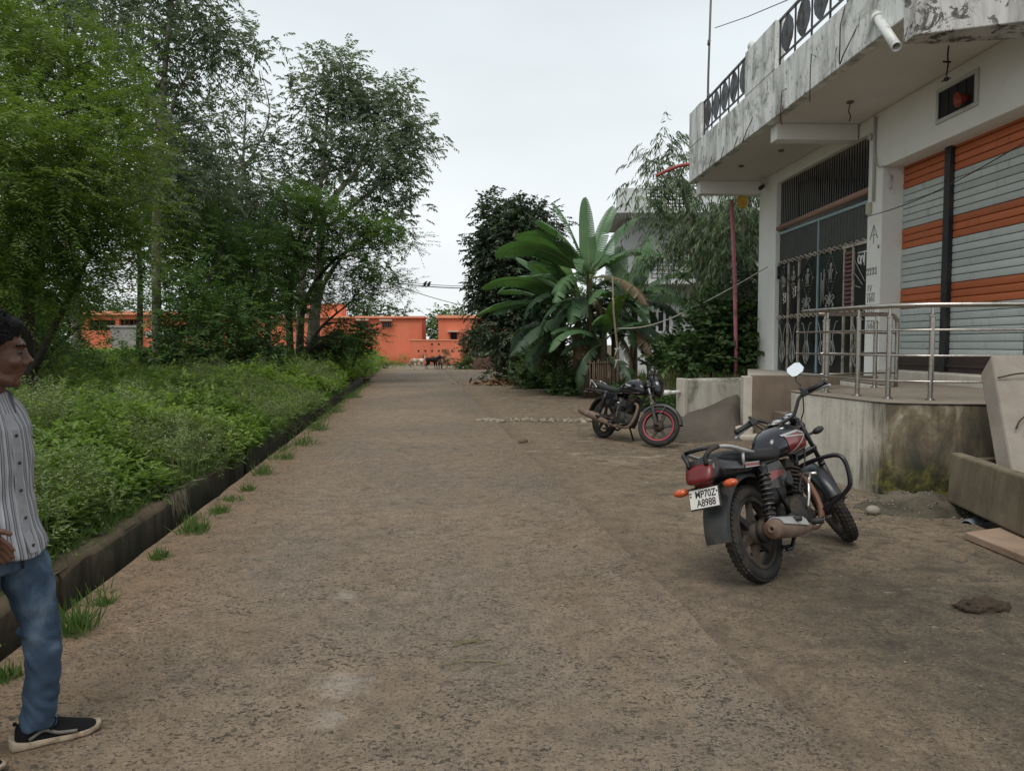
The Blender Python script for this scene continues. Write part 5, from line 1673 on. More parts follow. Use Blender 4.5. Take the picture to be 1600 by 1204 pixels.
C = ell_clumps(r, [(375, 155, 31, 42, 28, 9), (415, 180, 31, 22, 26, 4), (350, 185, 31, 25, 25, 4), (390, 225, 31, 40, 34, 7), (370, 285, 31, 40, 40, 9), (430, 250, 31, 28, 40, 6)])
base = gpt(372, 31)
tree('eucalyptus_tree', 'thin sparse eucalyptus with drooping tufts between the two big crowns', 'tree', [([base, D(372, 420, 31), D(378, 290, 31), D(385, 150, 31)], [.13, .11, .07, .02]), ([D(380, 270, 31), D(420, 185, 31), D(408, 110, 31)], [.05, .03, .01]), ([D(380, 260, 31), D(350, 185, 31)], [.04, .015])],
     C, .65, dict(EUC, twigs=11, lp=12, tbase=.4), LM_EUC, MAT_BARK, r, 'eucalyptus trees on the left', .03, 40)
r = rg(106)
C = ell_clumps(r, [(520, 150, 32, 58, 52, 29), (590, 170, 32, 55, 52, 29), (640, 215, 32, 44, 40, 19), (560, 235, 32, 75, 55, 36), (600, 290, 32, 55, 48, 20), (490, 270, 32.5, 40, 45, 13), (630, 300, 32, 34, 30, 6), (600, 345, 32, 30, 22, 4), (620, 350, 32, 22, 10, 2), (590, 385, 32, 22, 32, 5), (475, 200, 32, 20, 40, 5), (530, 105, 32, 35, 16, 6), (540, 350, 32, 45, 40, 7)])
base = gpt(482, 32)
tree('eucalyptus_tree', 'broad eucalyptus with forked bare trunks and a wide crown over the road', 'tree', [([base, D(490, 500, 32), D(500, 410, 32), D(508, 330, 32), D(560, 260, 32), D(590, 180, 32)], [.24, .21, .18, .14, .08, .03]), ([base + Vector((-.4, 0, 0)), D(470, 490, 32), D(476, 400, 32), D(500, 300, 32), D(515, 150, 32)], [.18, .16, .13, .09, .03]), ([D(504, 360, 32), D(560, 315, 32), D(640, 250, 32)], [.10, .07, .02]), ([base + Vector((.35, 0, 0)), D(497, 480, 32), D(520, 420, 32), D(600, 330, 32)], [.14, .12, .09, .02])],
     C, .78, dict(EUC, twigs=16, lp=14, tbase=.62, tl=.52, ll=.165, lw=.060), LM_EUC, MAT_BARK, r, 'eucalyptus trees on the left', .035, 90)
# bare twigs above it with a bird
b = MB()
for pts in ([D(478, 120, 32), D(468, 95, 32), D(460, 88, 32)], [D(472, 150, 32), D(455, 138, 32), D(445, 120, 32)], [D(480, 110, 32), D(484, 96, 32)], [D(408, 130, 31), D(405, 110, 31)]): b.tube(pts, [.03, .02, .01][:len(pts)], 5)
o = b.build('bare_branch', MAT_BARK); tag(o, 'bare twigs sticking out of the top left of the broad eucalyptus', 'branch')
q = D(455, 131, 32)
b = MB(); b.ball(q, (.09, .07, .15), 8, 6); b.ball(q + Vector((.04, 0, .17)), .06, 8, 6); b.tube([q + Vector((0, 0, -.1)), q + Vector((-.05, 0, -.3))], [.04, .02], 5)
o = b.build('bird', bpy.data.materials['bird_plumage_dark']); tag(o, 'dark bird perched high on the bare twigs of the broad eucalyptus', 'bird')

# --- flat-layered dark acacias in the middle
FLAT = dict(twigs=15, lp=18, tl=.74, ll=.14, lw=.05, droop=.12, zflat=.32, spread=.95, hang=.05, nup=.85, tbase=.5, tvar=.45, up=.05)
r = rg(107)
C = ell_clumps(r, [(470, 320, 29, 70, 24, 22), (540, 345, 29, 60, 22, 18), (590, 375, 29, 48, 18, 12), (450, 380, 29, 60, 30, 18), (520, 400, 29, 70, 24, 16), (580, 430, 29, 46, 16, 10), (540, 455, 29, 50, 18, 10), (430, 440, 28.5, 55, 40, 18), (600, 450, 29, 26, 12, 4), (470, 470, 29, 45, 25, 8), (555, 520, 29, 32, 12, 6), (530, 540, 29, 34, 14, 7)])
base = gpt(455, 29)
tree('acacia_tree', 'layered dark green acacia in front of the broad eucalyptus', 'tree', [([base, D(452, 480, 29), D(462, 400, 29), D(480, 320, 29)], [.15, .12, .08, .03]), ([base + Vector((.2, 0, .4)), D(478, 470, 29), D(530, 400, 29), D(590, 385, 29)], [.11, .09, .05, .02]), ([D(455, 450, 29), D(430, 400, 29)], [.06, .02]), ([base + Vector((.3, 0, .2)), D(495, 520, 29), D(550, 470, 29)], [.08, .06, .02])],
     C, .75, FLAT, LM_ACD, MAT_BARKD, r, None, .03, 70)
r = rg(108)
C = ell_clumps(r, [(300, 380, 23, 55, 55, 30), (350, 420, 24, 55, 60, 30), (285, 460, 22, 36, 50, 18), (330, 500, 22, 70, 40, 26), (400, 480, 25, 50, 60, 22), (400, 380, 26, 50, 50, 18), (262, 400, 23, 20, 40, 7), (390, 540, 25, 50, 20, 10), (300, 545, 22, 60, 16, 10)])
base = gpt(312, 22.5)
tree('acacia_tree', 'mid green bushy acacia thicket between the pale trunk and the layered acacia', 'tree', [([base, D(318, 470, 22.5), D(345, 390, 23)], [.10, .08, .03]), ([base + Vector((.1, 0, .2)), D(295, 440, 22.5), D(290, 370, 23)], [.08, .05, .02]), ([gpt(392, 25), D(390, 470, 25), D(405, 390, 25.5)], [.1, .08, .03]), ([gpt(350, 24), D(365, 480, 24), D(360, 400, 24)], [.07, .05, .02])],
     C, .65, dict(FLAT, zflat=.75, tbase=.5, twigs=15, nup=.6, ll=.13, lw=.045), LM_ACD, MAT_BARKD, r, None, .022, 50)
r = rg(109)
C = ell_clumps(r, [(300, 330, 26, 50, 60, 18), (220, 330, 24, 40, 60, 14), (340, 260, 27, 50, 50, 16), (420, 310, 28, 40, 50, 16), (370, 340, 28, 50, 50, 14)])
base = gpt(345, 27)
tree('eucalyptus_tree', 'leafy young eucalyptus filling the gap under the tallest crown', 'tree', [([base, D(340, 420, 27), D(335, 300, 27), D(338, 220, 27)], [.12, .1, .06, .02]), ([D(340, 380, 27), D(410, 310, 27.5)], [.05, .02])],
     C, .75, dict(EUC, twigs=15, lp=12, tbase=.5), LM_EUC, MAT_BARK, r, 'eucalyptus trees on the left', .025, 40)


for k, (px, d, spec, lab, n_) in enumerate([(60, 30, [(20, 330, 30, 110, 130, 56), (140, 310, 31, 70, 80, 24), (30, 490, 30, 50, 50, 14)], 'dark backing tree filling in behind the bright acacia', 0),
                                       (215, 34, [(210, 330, 34, 70, 100, 36), (290, 260, 34, 60, 70, 24), (330, 330, 34, 60, 80, 30)], 'shaded tree behind the tall pale trunk', 0),
                                       (415, 36, [(410, 350, 36, 60, 80, 40), (450, 440, 36, 50, 70, 26), (370, 460, 36, 60, 70, 30)], 'dense dark tree behind the layered acacia', 0)]):
    r = rg(112 + k)
    C = ell_clumps(r, spec)
    base = gpt(px, d)
    tree('backing_tree', lab, 'tree', [([base, D(px + 4, 450, d), D(px, 330, d)], [.16, .12, .04])], C, .9, dict(FLAT, zflat=.8, tbase=.45, twigs=10, lp=12, nup=.4, ll=.22, lw=.09, tl=.8, hang=.3), LM_BUSH, MAT_BARKD, r, None, .03, 30)


def bush(name, label, px, d, spec, r, lm, args, group=None, stems=5, zb=0.0):
    C = ell_clumps(r, spec)
    base = gpt(px, d, zb)
    tr = []
    for k in range(stems):
        c = Vector(C[r.integers(len(C))])
        tr.append(([base + Vector((r.normal(0, .08), r.normal(0, .08), 0)), base.lerp(c, .5) + Vector((0, 0, .1)), c], [.03, .022, .01]))
    return tree(name, label, 'bush', tr, C, args.pop('rad', .35), args, lm, MAT_BARKD, r, group, .01, min(30, len(C)))


OV = dict(rad=.40, twigs=18, lp=10, tl=.40, ll=.12, lw=.065, droop=.2, zflat=.85, spread=.8, hang=.2, nup=.5, tbase=.45, tvar=.5, up=.2)
bush('bush', 'low dark shrub at the foot of the broad eucalyptus', 545, 30, [(545, 530, 30, 40, 22, 16), (510, 545, 30, 34, 16, 10)], rg(120), LM_BUSH, dict(OV, ll=.14, lw=.07))
bush('bush', 'bush tangled under the acacia beside the orange clerestory building', 150, 20, [(130, 566, 20, 60, 18, 14), (205, 566, 21, 50, 14, 10)], rg(121), LM_ACD, dict(OV, ll=.10, lw=.04))
bush('bush', 'dark undergrowth bush around the stems of the acacia thicket', 330, 21, [(290, 556, 21, 55, 20, 16), (390, 556, 22, 50, 20, 14)], rg(122), LM_BUSH, dict(OV, tbase=.35))
bush('bush', 'scrubby weeds heaped at the road bend before the orange plinth', 600, 47, [(590, 565, 47, 26, 5, 12), (625, 566, 49, 12, 3, 4)], rg(123), LM_WEED, dict(OV, rad=.22, twigs=8, ll=.12, lw=.05, tbase=.5))
bush('bush', 'tawny dry shrub against the weep-holed orange wall', 702, 54, [(702, 555, 54, 14, 5, 5), (668, 560, 54, 10, 2, 3)], rg(124), LM_DRYG, dict(OV, rad=.25, twigs=7, ll=.2, lw=.03, up=1.2))

# --- far trees behind the orange buildings
r = rg(130)
FAR = dict(twigs=9, lp=8, tl=.9, ll=.34, lw=.16, droop=.2, zflat=.7, spread=.9, hang=.1, nup=.6, tbase=.5, tvar=.5)
for (px, d, lab, spec, lm) in ((690, 78, 'pale green tree rising between the two right orange buildings', [(690, 505, 78, 32, 22, 26), (672, 515, 78, 18, 22, 12), (715, 500, 80, 26, 16, 14)], LM_ACD),
                               (590, 84, 'dark far tree peeping over the roof with two windows', [(575, 486, 84, 45, 14, 26), (620, 490, 84, 30, 8, 10)], LM_BUSH),
                               (190, 80, 'dark far tree above the clerestory roof on the left', [(170, 480, 80, 34, 16, 20), (215, 486, 80, 18, 8, 6), (120, 470, 80, 40, 24, 20)], LM_BUSH),
                               (400, 82, 'far tree hidden behind the acacia thicket over the orange roof', [(400, 480, 82, 60, 22, 26), (320, 480, 82, 50, 20, 20), (480, 470, 82, 40, 24, 18)], LM_BUSH),
                               (-60, 60, 'broad far tree closing the view at the left edge', [(-40, 470, 60, 110, 60, 60), (60, 500, 62, 60, 40, 24)], LM_BUSH),
                               (900, 76, 'far tree behind the small orange building on the right', [(800, 480, 76, 60, 40, 30), (900, 470, 76, 70, 50, 40)], LM_BUSH)):
    C = ell_clumps(r, spec)
    base = gpt(px, d)
    tree('far_tree', lab, 'tree', [([base, base + Vector((.1, 0, 2.0)), Vector(C[0])], [.3, .22, .08])], C, 1.1, FAR, lm, MAT_BARKD, r, 'trees beyond the orange buildings', .05, 14)

# --- right side: dark tree, shrub at its foot
r = rg(140)
C = ell_clumps(r, [(800, 350, 31, 42, 36, 26), (785, 400, 31, 44, 40, 30), (830, 380, 31, 40, 50, 28), (790, 450, 31, 44, 40, 30), (830, 470, 31, 50, 50, 34), (765, 400, 31, 22, 30, 8), (760, 475, 31, 26, 26, 8), (810, 525, 31, 50, 40, 26), (840, 420, 31, 40, 40, 18)])
base = gpt(808, 31)
tree('dark_tree', 'dense dark tree standing at the right edge of the road behind the planter', 'tree', [([base, D(806, 500, 31), D(805, 420, 31), D(800, 340, 31)], [.18, .15, .10, .03]), ([D(806, 470, 31), D(840, 400, 31)], [.08, .03]), ([D(806, 480, 31), D(770, 430, 31), D(762, 395, 31)], [.07, .05, .02])],
     C, .62, dict(twigs=22, lp=13, tl=.58, ll=.18, lw=.075, droop=.3, zflat=.85, spread=.75, hang=.35, nup=.4, tbase=.42, tvar=.5), LM_DARK, MAT_BARKD, r, None, .025, 50)
bush('bush', 'dark glossy shrub overhanging the red planter box', 765, 47.5, [(757, 528, 47.5, 26, 24, 26), (738, 540, 48, 14, 16, 12), (785, 545, 47, 30, 30, 22)], rg(141), LM_DARK, dict(OV, rad=.45, ll=.16, lw=.07, tbase=.55))
bush('bush', 'light green weed patch left of the red planter box', 728, 46, [(727, 568, 46, 10, 5, 6)], rg(142), LM_BUSH, dict(OV, rad=.35, ll=.16, lw=.08, tbase=.7))
for k, (px, py, d, rx, ry, n, lab) in enumerate([(800, 578, 31, 34, 18, 16, 'leafy green bush on the kerb behind the dry leaf litter'), (850, 565, 27, 34, 30, 22, 'tall green bush on the kerb below the banana leaves'),
                                              (838, 588, 26, 30, 16, 14, 'low spreading bush at the kerb left of the cane tree guard'), (895, 600, 22.5, 26, 12, 10, 'short weeds at the kerb before the cane tree guard'), (880, 560, 24.5, 24, 24, 12, 'broad leaved bush against the left side of the cane tree guard')]):
    bush('bush', lab, px, d, [(px, py, d, rx, ry, n)], rg(143 + k), LM_BUSH, dict(OV, tbase=.5), zb=.05)
bush('bush', 'large leaved bush below the white house window', 1060, 21, [(1060, 552, 21, 34, 20, 14), (1075, 560, 21, 40, 18, 14)], rg(150), LM_BUSH, dict(OV, rad=.4, ll=.17, lw=.085, tbase=.42), zb=.5)
bush('bush', 'dark broad leaved bush in front of the pink pole', 1110, 18.5, [(1125, 515, 18.5, 30, 40, 18), (1150, 540, 18.2, 36, 30, 16), (1100, 560, 18, 30, 14, 7)], rg(151), LM_BUSH, dict(OV, rad=.42, ll=.17, lw=.085, tbase=.3), zb=.5)
bush('bush', 'dark bush squeezed against the white gate pillar', 1175, 18.6, [(1178, 500, 18.6, 20, 50, 16), (1175, 555, 18.6, 22, 20, 8)], rg(152), LM_DARK, dict(OV, rad=.4, ll=.16, lw=.07, tbase=.6), zb=.5)

# --- weeping eucalypts with long hanging leaves
WEEP = dict(twigs=9, lp=12, tl=.66, ll=.25, lw=.036, droop=.7, zflat=.9, spread=.5, hang=.9, nup=.1, tbase=.5, tvar=.55, up=.1)
r = rg(160)
C = ell_clumps(r, [(1080, 350, 22, 55, 50, 14), (1130, 340, 21.5, 50, 50, 13), (1040, 390, 22, 46, 36, 7), (1120, 410, 22, 45, 36, 11), (1090, 435, 22, 30, 16, 4), (1030, 250, 22, 24, 36, 8), (1070, 290, 22, 44, 40, 14), (1010, 290, 22, 16, 30, 4)])
base = gpt(1090, 22, .5)
tree('weeping_eucalyptus', 'weeping eucalyptus hanging in front of the white house', 'tree', [([base, D(1092, 450, 22), D(1085, 350, 22), D(1040, 240, 22)], [.12, .1, .07, .02]), ([D(1090, 420, 22), D(1140, 320, 21.6)], [.06, .02]), ([D(1088, 400, 22), D(1035, 370, 22)], [.05, .02])],
     C, .62, WEEP, LM_WEEP, MAT_BARK, r, 'weeping trees by the house', .02, 50)
r = rg(161)
C = ell_clumps(r, [(1160, 350, 20, 40, 60, 26), (1170, 430, 20, 36, 50, 22), (1150, 480, 20, 40, 30, 14), (1200, 300, 20.5, 50, 60, 20), (1125, 400, 20.5, 26, 40, 8)])
base = gpt(1168, 20, .5)
tree('weeping_eucalyptus', 'second weeping eucalyptus close against the far gate pillar', 'tree', [([base, D(1166, 440, 20), D(1160, 340, 20), D(1180, 270, 20)], [.1, .08, .06, .02]), ([D(1164, 400, 20), D(1200, 300, 20.3)], [.05, .02])],
     C, .6, dict(WEEP, tbase=.45), LM_WEEP, MAT_BARK, r, 'weeping trees by the house', .02, 36)

# ------------------------------------------------------------------ banana plants
MAT_STEM = M('banana_stem', (0.085, 0.085, 0.035), .6, 0, .35, 5, .2, 20, dirt=(0.06, 0.04, 0.025), dirt_amt=.5)


def mat_banana(name, a, bcol):
    t = NT(name)
    uv = t.n('Attribute', attribute_name='rib')
    v = t.co()
    c = t.ramp(t.noise(v, 2.0, 4.0), [(.3, a), (.7, bcol)])
    st = t.n('TexWave', {'Vector': uv.outputs['Vector'], 'Scale': 14.0, 'Distortion': .4, 'Detail': 2.0}, bands_direction='X')
    c = t.mix(t.ramp(st.outputs[0], [(.3, .0), (.9, .25)]), c, tuple(x * 1.5 for x in bcol))
    p = t.n('BsdfPrincipled', {'Base Color': c, 'Roughness': .55, 'Normal': t.bump(st.outputs[0], .12, .01)})
    tr = t.n('BsdfTranslucent', {'Color': t.mix(1.0, c, (1.3, 1.5, .6), 'MULTIPLY')})
    ms = t.n('MixShader', {0: .25, 1: p.outputs[0], 2: tr.outputs[0]})
    t.t.links.new(ms.outputs[0], t.out.inputs[0])
    return t.m


MAT_BAN = [mat_banana('banana_leaf', (0.058, 0.125, 0.050), (0.10, 0.185, 0.078)), mat_banana('young_banana_leaf', (0.09, 0.17, 0.03), (0.13, 0.22, 0.045)), mat_banana('dry_banana_leaf', (0.10, 0.065, 0.032), (0.17, 0.115, 0.06)), mat_banana('dark_banana_leaf', (0.026, 0.058, 0.028), (0.045, 0.09, 0.042))]
MAT_RIB = M('banana_midrib', (0.15, 0.19, 0.08), .5, 0, .2, 5, .05)


def banana_leaf(parent, base, az, el, L, Wd, bend, rng, mat, torn=.3, twist=0.0, stalk=.18):
    """blade on a curved midrib; torn blades are cut into strips that hang"""
    base = Vector(base)
    h = Vector((math.cos(az), math.sin(az), 0)); side = Vector((-math.sin(az), math.cos(az), 0))
    n = 44
    pts, up = [], []
    p, a = base.copy(), el
    for i in range(n + 1):
        pts.append(p.copy())
        dirv = h * math.cos(a) + Vector((0, 0, 1)) * math.sin(a)
        up.append(-h * math.sin(a) + Vector((0, 0, 1)) * math.cos(a))
        p = p + dirv * (L / n)
        a -= bend / n * (.4 + 1.2 * i / n)
    V, F, rib = [], [], []
    i0 = int(n * stalk)
    for sgn in (1, -1):
        start = i0
        prev = None
        tear = 0.0
        for i in range(i0, n):
            s0, s1 = (i - i0) / (n - i0), (i + 1 - i0) / (n - i0)
            w = lambda s: Wd * .5 * min(1, (s * 7) ** .5) * (max(0, 1 - s ** 5)) ** .6
            if rng.random() < torn * .55: tear = rng.uniform(.02, .10) ; dr = rng.uniform(.2, .9) * torn
            else:
                dr = None
            if i == i0 or dr is not None:
                drop = rng.uniform(.05, .25) + (dr or 0)
                gap = .25 if dr else 0
            row = []
            for (j, s) in ((i, s0), (i + 1, s1)):
                sd = side * sgn
                tw = Matrix.Rotation(twist * s, 3, (pts[min(j + 1, n)] - pts[j]).normalized() if j < n else h)
                ff = (gap * (L / n)) if j == i else 0
                adv = (pts[min(j + 1, n)] - pts[max(j - 1, 0)]).normalized()
                for q in (0, .5, 1.0):
                    ww = w(s) * q
                    off = tw @ (sd * ww * math.cos(drop * (.4 + q)) + up[j] * ww * (.16 * (1 - q) - math.sin(drop * (.3 + q * .7))))
                    V.append(pts[j] + off + adv * (ww * .25 + ff * q)); rib.append((s * L * 2.0, q, 0))
            b0 = len(V) - 6
            F += [(b0, b0 + 1, b0 + 4, b0 + 3), (b0 + 1, b0 + 2, b0 + 5, b0 + 4)]
    me = bpy.data.meshes.new('leaf')
    me.from_pydata([tuple(v) for v in V], [], F)
    at = me.attributes.new('rib', 'FLOAT_VECTOR', 'POINT')
    at.data.foreach_set('vector', np.array(rib, np.float32).ravel())
    me.polygons.foreach_set('use_smooth', [True] * len(me.polygons))
    me.materials.append(mat)
    o = link('leaf', me, parent)
    b = MB(); b.tube([p + up[i] * -.012 for i, p in enumerate(pts)][::2], interp([.028, .014, .004], len(pts[::2])), 6); m = b.build('midrib', MAT_RIB, o)
    return o


# (foot px, distance, stem height, leaves: (az deg, el deg, length, width, bend, mat, torn))
bananas = [
    (925, 22.0, 3.3, 'tallest banana plant with one upright new leaf above the cane tree guard', [(185, 60, 2.6, .62, 1.5, 0, .15), (95, 84, 2.2, .42, .15, 0, .08), (165, 76, 2.3, .48, .5, 0, .2), (50, 74, 2.3, .46, .45, 0, .15), (20, 68, 2.3, .6, .7, 0, .1), (200, 40, 2.9, .62, 1.3, 0, .1), (160, 20, 2.7, .6, 1.1, 0, .25), (330, 48, 2.2, .55, 1.6, 0, .4), (260, 45, 2.0, .55, 1.9, 0, .5), (60, 50, 2.2, .55, 1.3, 0, .2), (230, 10, 2.4, .55, 1.4, 0, .7), (300, 5, 2.3, .5, 1.2, 2, .9)]),
    (900, 22.8, 2.6, 'banana plant with leaves arching left over the road side', [(190, 35, 2.9, .62, 1.2, 0, .1), (175, 15, 2.9, .6, .9, 0, .15), (150, 50, 2.4, .6, 1.3, 0, .1), (210, 60, 2.2, .55, 1.5, 0, .2), (220, -5, 2.6, .55, .9, 3, .8), (250, 25, 2.2, .55, 1.8, 0, .7), (195, -15, 2.4, .5, .7, 3, .9), (120, 70, 1.8, .4, .4, 1, .0), (310, 20, 2.0, .5, 1.6, 3, .6), (270, -20, 1.8, .5, .8, 2, .9)]),
    (962, 22.5, 2.5, 'banana plant leaning right towards the white house', [(10, 40, 2.4, .58, 1.5, 0, .2), (345, 25, 2.5, .55, 1.5, 0, .5), (30, 62, 2.3, .58, 1.0, 0, .1), (320, 50, 2.0, .5, 1.8, 0, .6), (280, 30, 2.1, .5, 1.8, 0, .6), (350, -10, 2.1, .5, 1.0, 3, .9), (300, -15, 1.9, .45, .9, 2, .9), (70, 75, 2.0, .55, .5, 0, .1), (240, 35, 2.0, .5, 1.7, 0, .5)]),
    (875, 24.0, 2.3, 'shorter banana plant nearest the dark tree', [(180, 70, 2.2, .55, .9, 0, .1), (200, 30, 2.4, .55, 1.3, 0, .3), (230, 10, 2.2, .5, 1.3, 3, .8), (160, 45, 2.2, .5, 1.2, 0, .2), (270, 30, 2.0, .5, 1.7, 3, .7), (140, 80, 1.7, .45, .3, 1, 0), (215, -20, 2.0, .5, .6, 3, .9)]),
    (990, 24.0, 2.9, 'banana plant half hidden behind the others by the white house', [(60, 70, 2.4, .55, .6, 0, .1), (20, 50, 2.2, .55, 1.3, 0, .2), (120, 60, 2.2, .55, 1.0, 3, .2), (340, 20, 2.1, .5, 1.4, 3, .6), (180, 60, 2.2, .5, 1.0, 3, .2), (260, 40, 2.0, .5, 1.6, 3, .5), (310, 0, 2.0, .5, 1.0, 3, .8)]),
    (940, 21.6, 1.5, 'young banana sucker beside the cane tree guard', [(250, 50, 1.5, .45, 1.5, 0, .3), (190, 40, 1.6, .45, 1.4, 0, .4), (330, 45, 1.5, .45, 1.4, 0, .3), (290, 70, 1.5, .4, .8, 1, .1), (100, 60, 1.4, .4, 1.0, 3, .2), (215, 10, 1.5, .4, 1.2, 3, .8)]),
]
for k, (px, d, H, lab, lv) in enumerate(bananas):
    r = rg(170 + k)
    base = gpt(px, d, .15)
    root = empty('banana_plant', base, (0, 0, 0), lab, 'banana plant', 'banana plants by the white house')
    lean = Vector((r.normal(0, .12), r.normal(0, .12), 0))
    b = MB(); sp = spline([(0, 0, -.2), lean * .3 + Vector((0, 0, H * .4)), lean * .8 + Vector((0, 0, H * .8)), lean + Vector((0, 0, H))], 5)
    b.tube(sp, interp([.15, .12, .10, .07], len(sp)), 10)
    b.build('pseudostem', MAT_STEM, root)
    for (az, el, L, Wd, bend, mi, torn) in lv:
        banana_leaf(root, lean + Vector((0, 0, H - r.uniform(0, .25) - (.3 if el < 0 else 0))), R(az + 5 + r.normal(0, 4) - YAW), R(el), L * 1.1, Wd * 1.28, bend, r, MAT_BAN[mi], min(.95, torn * 1.1), r.normal(0, .3))
    for j in range((1, 2, 1, 2, 1, 0)[k]):  # more upright blades
        banana_leaf(root, lean + Vector((0, 0, H - r.uniform(0, .2))), R(r.uniform(80, 260)), R(r.uniform(48, 76)), r.uniform(1.9, 2.6), r.uniform(.62, .8), r.uniform(.5, 1.4), r, MAT_BAN[0], r.uniform(.05, .4), r.normal(0, .4))
    for j in range((9, 9, 5, 9, 2, 3)[k]):     # older blades hanging round the clump
        banana_leaf(root, lean * .9 + Vector((0, 0, H * r.uniform(.62, .98))), R(r.uniform(130, 380)), R(r.uniform(-15, 45)), r.uniform(1.7, 2.5), r.uniform(.5, .68), r.uniform(1.5, 2.5), r, MAT_BAN[(0, 3, 3)[j % 3]], r.uniform(.45, .95), r.normal(0, .5))
    for j in range(3 if k != 5 else 1):     # withered leaves hanging down the stem
        banana_leaf(root, lean * .9 + Vector((0, 0, H - .35 - .2 * j)), R(r.uniform(150, 400)), R(-35), 1.5, .35, 1.0, r, MAT_BAN[2], .95, r.normal(0, .6))
# lone pale leaf lying in the kerb plants
lone = empty('fallen_banana_leaf', D(838, 565, 26), (0, 0, 0), 'single pale banana leaf drooping over the kerb bushes', 'leaf')
banana_leaf(lone, (0, 0, .2), R(60), R(60), .8, .3, 2.6, rg(199), MAT_BAN[0], .1)

# ------------------------------------------------------------------ weeds on the left
r = rg(200)


def weed_h(x, y):
    """height of the weed canopy; x, y arrays"""
    edge = np.clip((-2.35 - x) / 1.3, 0, 1)
    n = np.array([noise.noise((a * .55, b_ * .55, 3.0)) + .5 * noise.noise((a * 1.5, b_ * 1.5, 8.0)) + .3 * noise.noise((a * 3.4, b_ * 3.4, 1.0)) for a, b_ in zip(x, y)])
    return np.clip(.14 + .44 * edge ** .7 + .46 * n * (.4 + .6 * edge) + np.clip((y - 9) * .012, 0, .2), .06, 1.2)


def weed_spots(n, y0, y1, pw=1.0, over=False):
    y = y0 + (y1 - y0) * r.random(n) ** pw
    xl = -.56 * y - 2.2
    xr = np.where(y > 9.3, -2.28, np.where(y > 7.6, -2.42, -2.54))
    return xl + (xr - xl) * r.random(n), y


def rosettes(n, y0, y1, pw, size, nl, layers, spread, tb, narrow):
    x, y = weed_spots(n, y0, y1, pw)
    cl = np.array([noise.noise((a * .8, b_ * .6, 21.0)) + .6 * noise.noise((a * 2.2, b_ * 2.0, 5.0)) for a, b_ in zip(x, y)]) > -.12
    x, y = x[cl], y[cl]; n = len(x)
    h = weed_h(x, y)
    out = []
    patch = np.array([noise.noise((a * .35 + 40, b_ * .35, 2.0)) for a, b_ in zip(x, y)])
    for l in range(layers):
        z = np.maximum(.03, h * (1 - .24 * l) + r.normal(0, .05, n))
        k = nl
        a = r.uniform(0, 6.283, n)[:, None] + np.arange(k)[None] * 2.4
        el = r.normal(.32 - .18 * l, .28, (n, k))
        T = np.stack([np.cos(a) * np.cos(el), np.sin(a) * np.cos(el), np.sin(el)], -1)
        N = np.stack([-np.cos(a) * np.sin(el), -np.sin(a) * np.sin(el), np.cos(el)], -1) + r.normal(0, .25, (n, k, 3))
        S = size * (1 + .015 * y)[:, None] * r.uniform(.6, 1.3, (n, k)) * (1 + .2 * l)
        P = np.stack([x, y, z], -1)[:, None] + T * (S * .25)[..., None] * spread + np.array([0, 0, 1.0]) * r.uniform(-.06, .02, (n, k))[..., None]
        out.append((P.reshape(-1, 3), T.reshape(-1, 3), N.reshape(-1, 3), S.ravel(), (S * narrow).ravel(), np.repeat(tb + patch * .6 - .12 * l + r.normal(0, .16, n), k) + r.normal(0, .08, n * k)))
    return out


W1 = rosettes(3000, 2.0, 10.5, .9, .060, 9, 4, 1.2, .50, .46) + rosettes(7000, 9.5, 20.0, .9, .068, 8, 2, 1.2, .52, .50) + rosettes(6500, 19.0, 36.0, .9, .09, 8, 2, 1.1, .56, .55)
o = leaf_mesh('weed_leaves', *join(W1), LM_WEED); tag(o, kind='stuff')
# feathery grey-green weed with tiny white flower heads
n = 6500
x, y = weed_spots(n, 1.8, 26.0, .9)
m = np.array([noise.noise((a * .45, b_ * .3, 12.0)) for a, b_ in zip(x, y)]) + np.where(y < 7, .25, 0) > -.02
x, y = x[m], y[m]; n = len(x)
h = weed_h(x, y) + r.uniform(.0, .22, n)
Cn = np.stack([x, y, h - .17], 1)
fe = sprays(r, Cn, .17, 6, 12, .22, .050, .014, .2, 1.2, .9, .1, .3, .5, .4, .7)
o = leaf_mesh('feathery_weed', *fe, LM_WEED2); tag(o, kind='stuff')
nf = n * 7
k = np.repeat(np.arange(n), 7)
P = np.stack([x[k] + r.normal(0, .11, nf), y[k] + r.normal(0, .11, nf), h[k] + r.uniform(-.10, .07, nf)], 1)
sz = np.where(y[k] < 9, .008, .011) * r.uniform(.7, 1.3, nf)
fl = (P, unit(r.normal(0, 1, (nf, 3))), np.tile(np.array([[0, -.5, 1.0]]), (nf, 1)) + r.normal(0, .3, (nf, 3)), sz, sz, r.random(nf))
o = leaf_mesh('weed_flowers', *fl, LM_FLOW); tag(o, kind='stuff')
# stalks of the flowering weed
ns = n * 5
k = np.repeat(np.arange(n), 5)
P = np.stack([x[k] + r.normal(0, .05, ns), y[k] + r.normal(0, .05, ns), np.maximum(.02, h[k] - .42)], 1)
T = np.stack([r.normal(0, .2, ns), r.normal(0, .2, ns), np.ones(ns)], 1)
o = leaf_mesh('weed_stalks', P, T, r.normal(0, 1, (ns, 3)), np.full(ns, .44), np.full(ns, .006), .3 + .3 * r.random(ns), LM_WEED2); tag(o, kind='stuff')

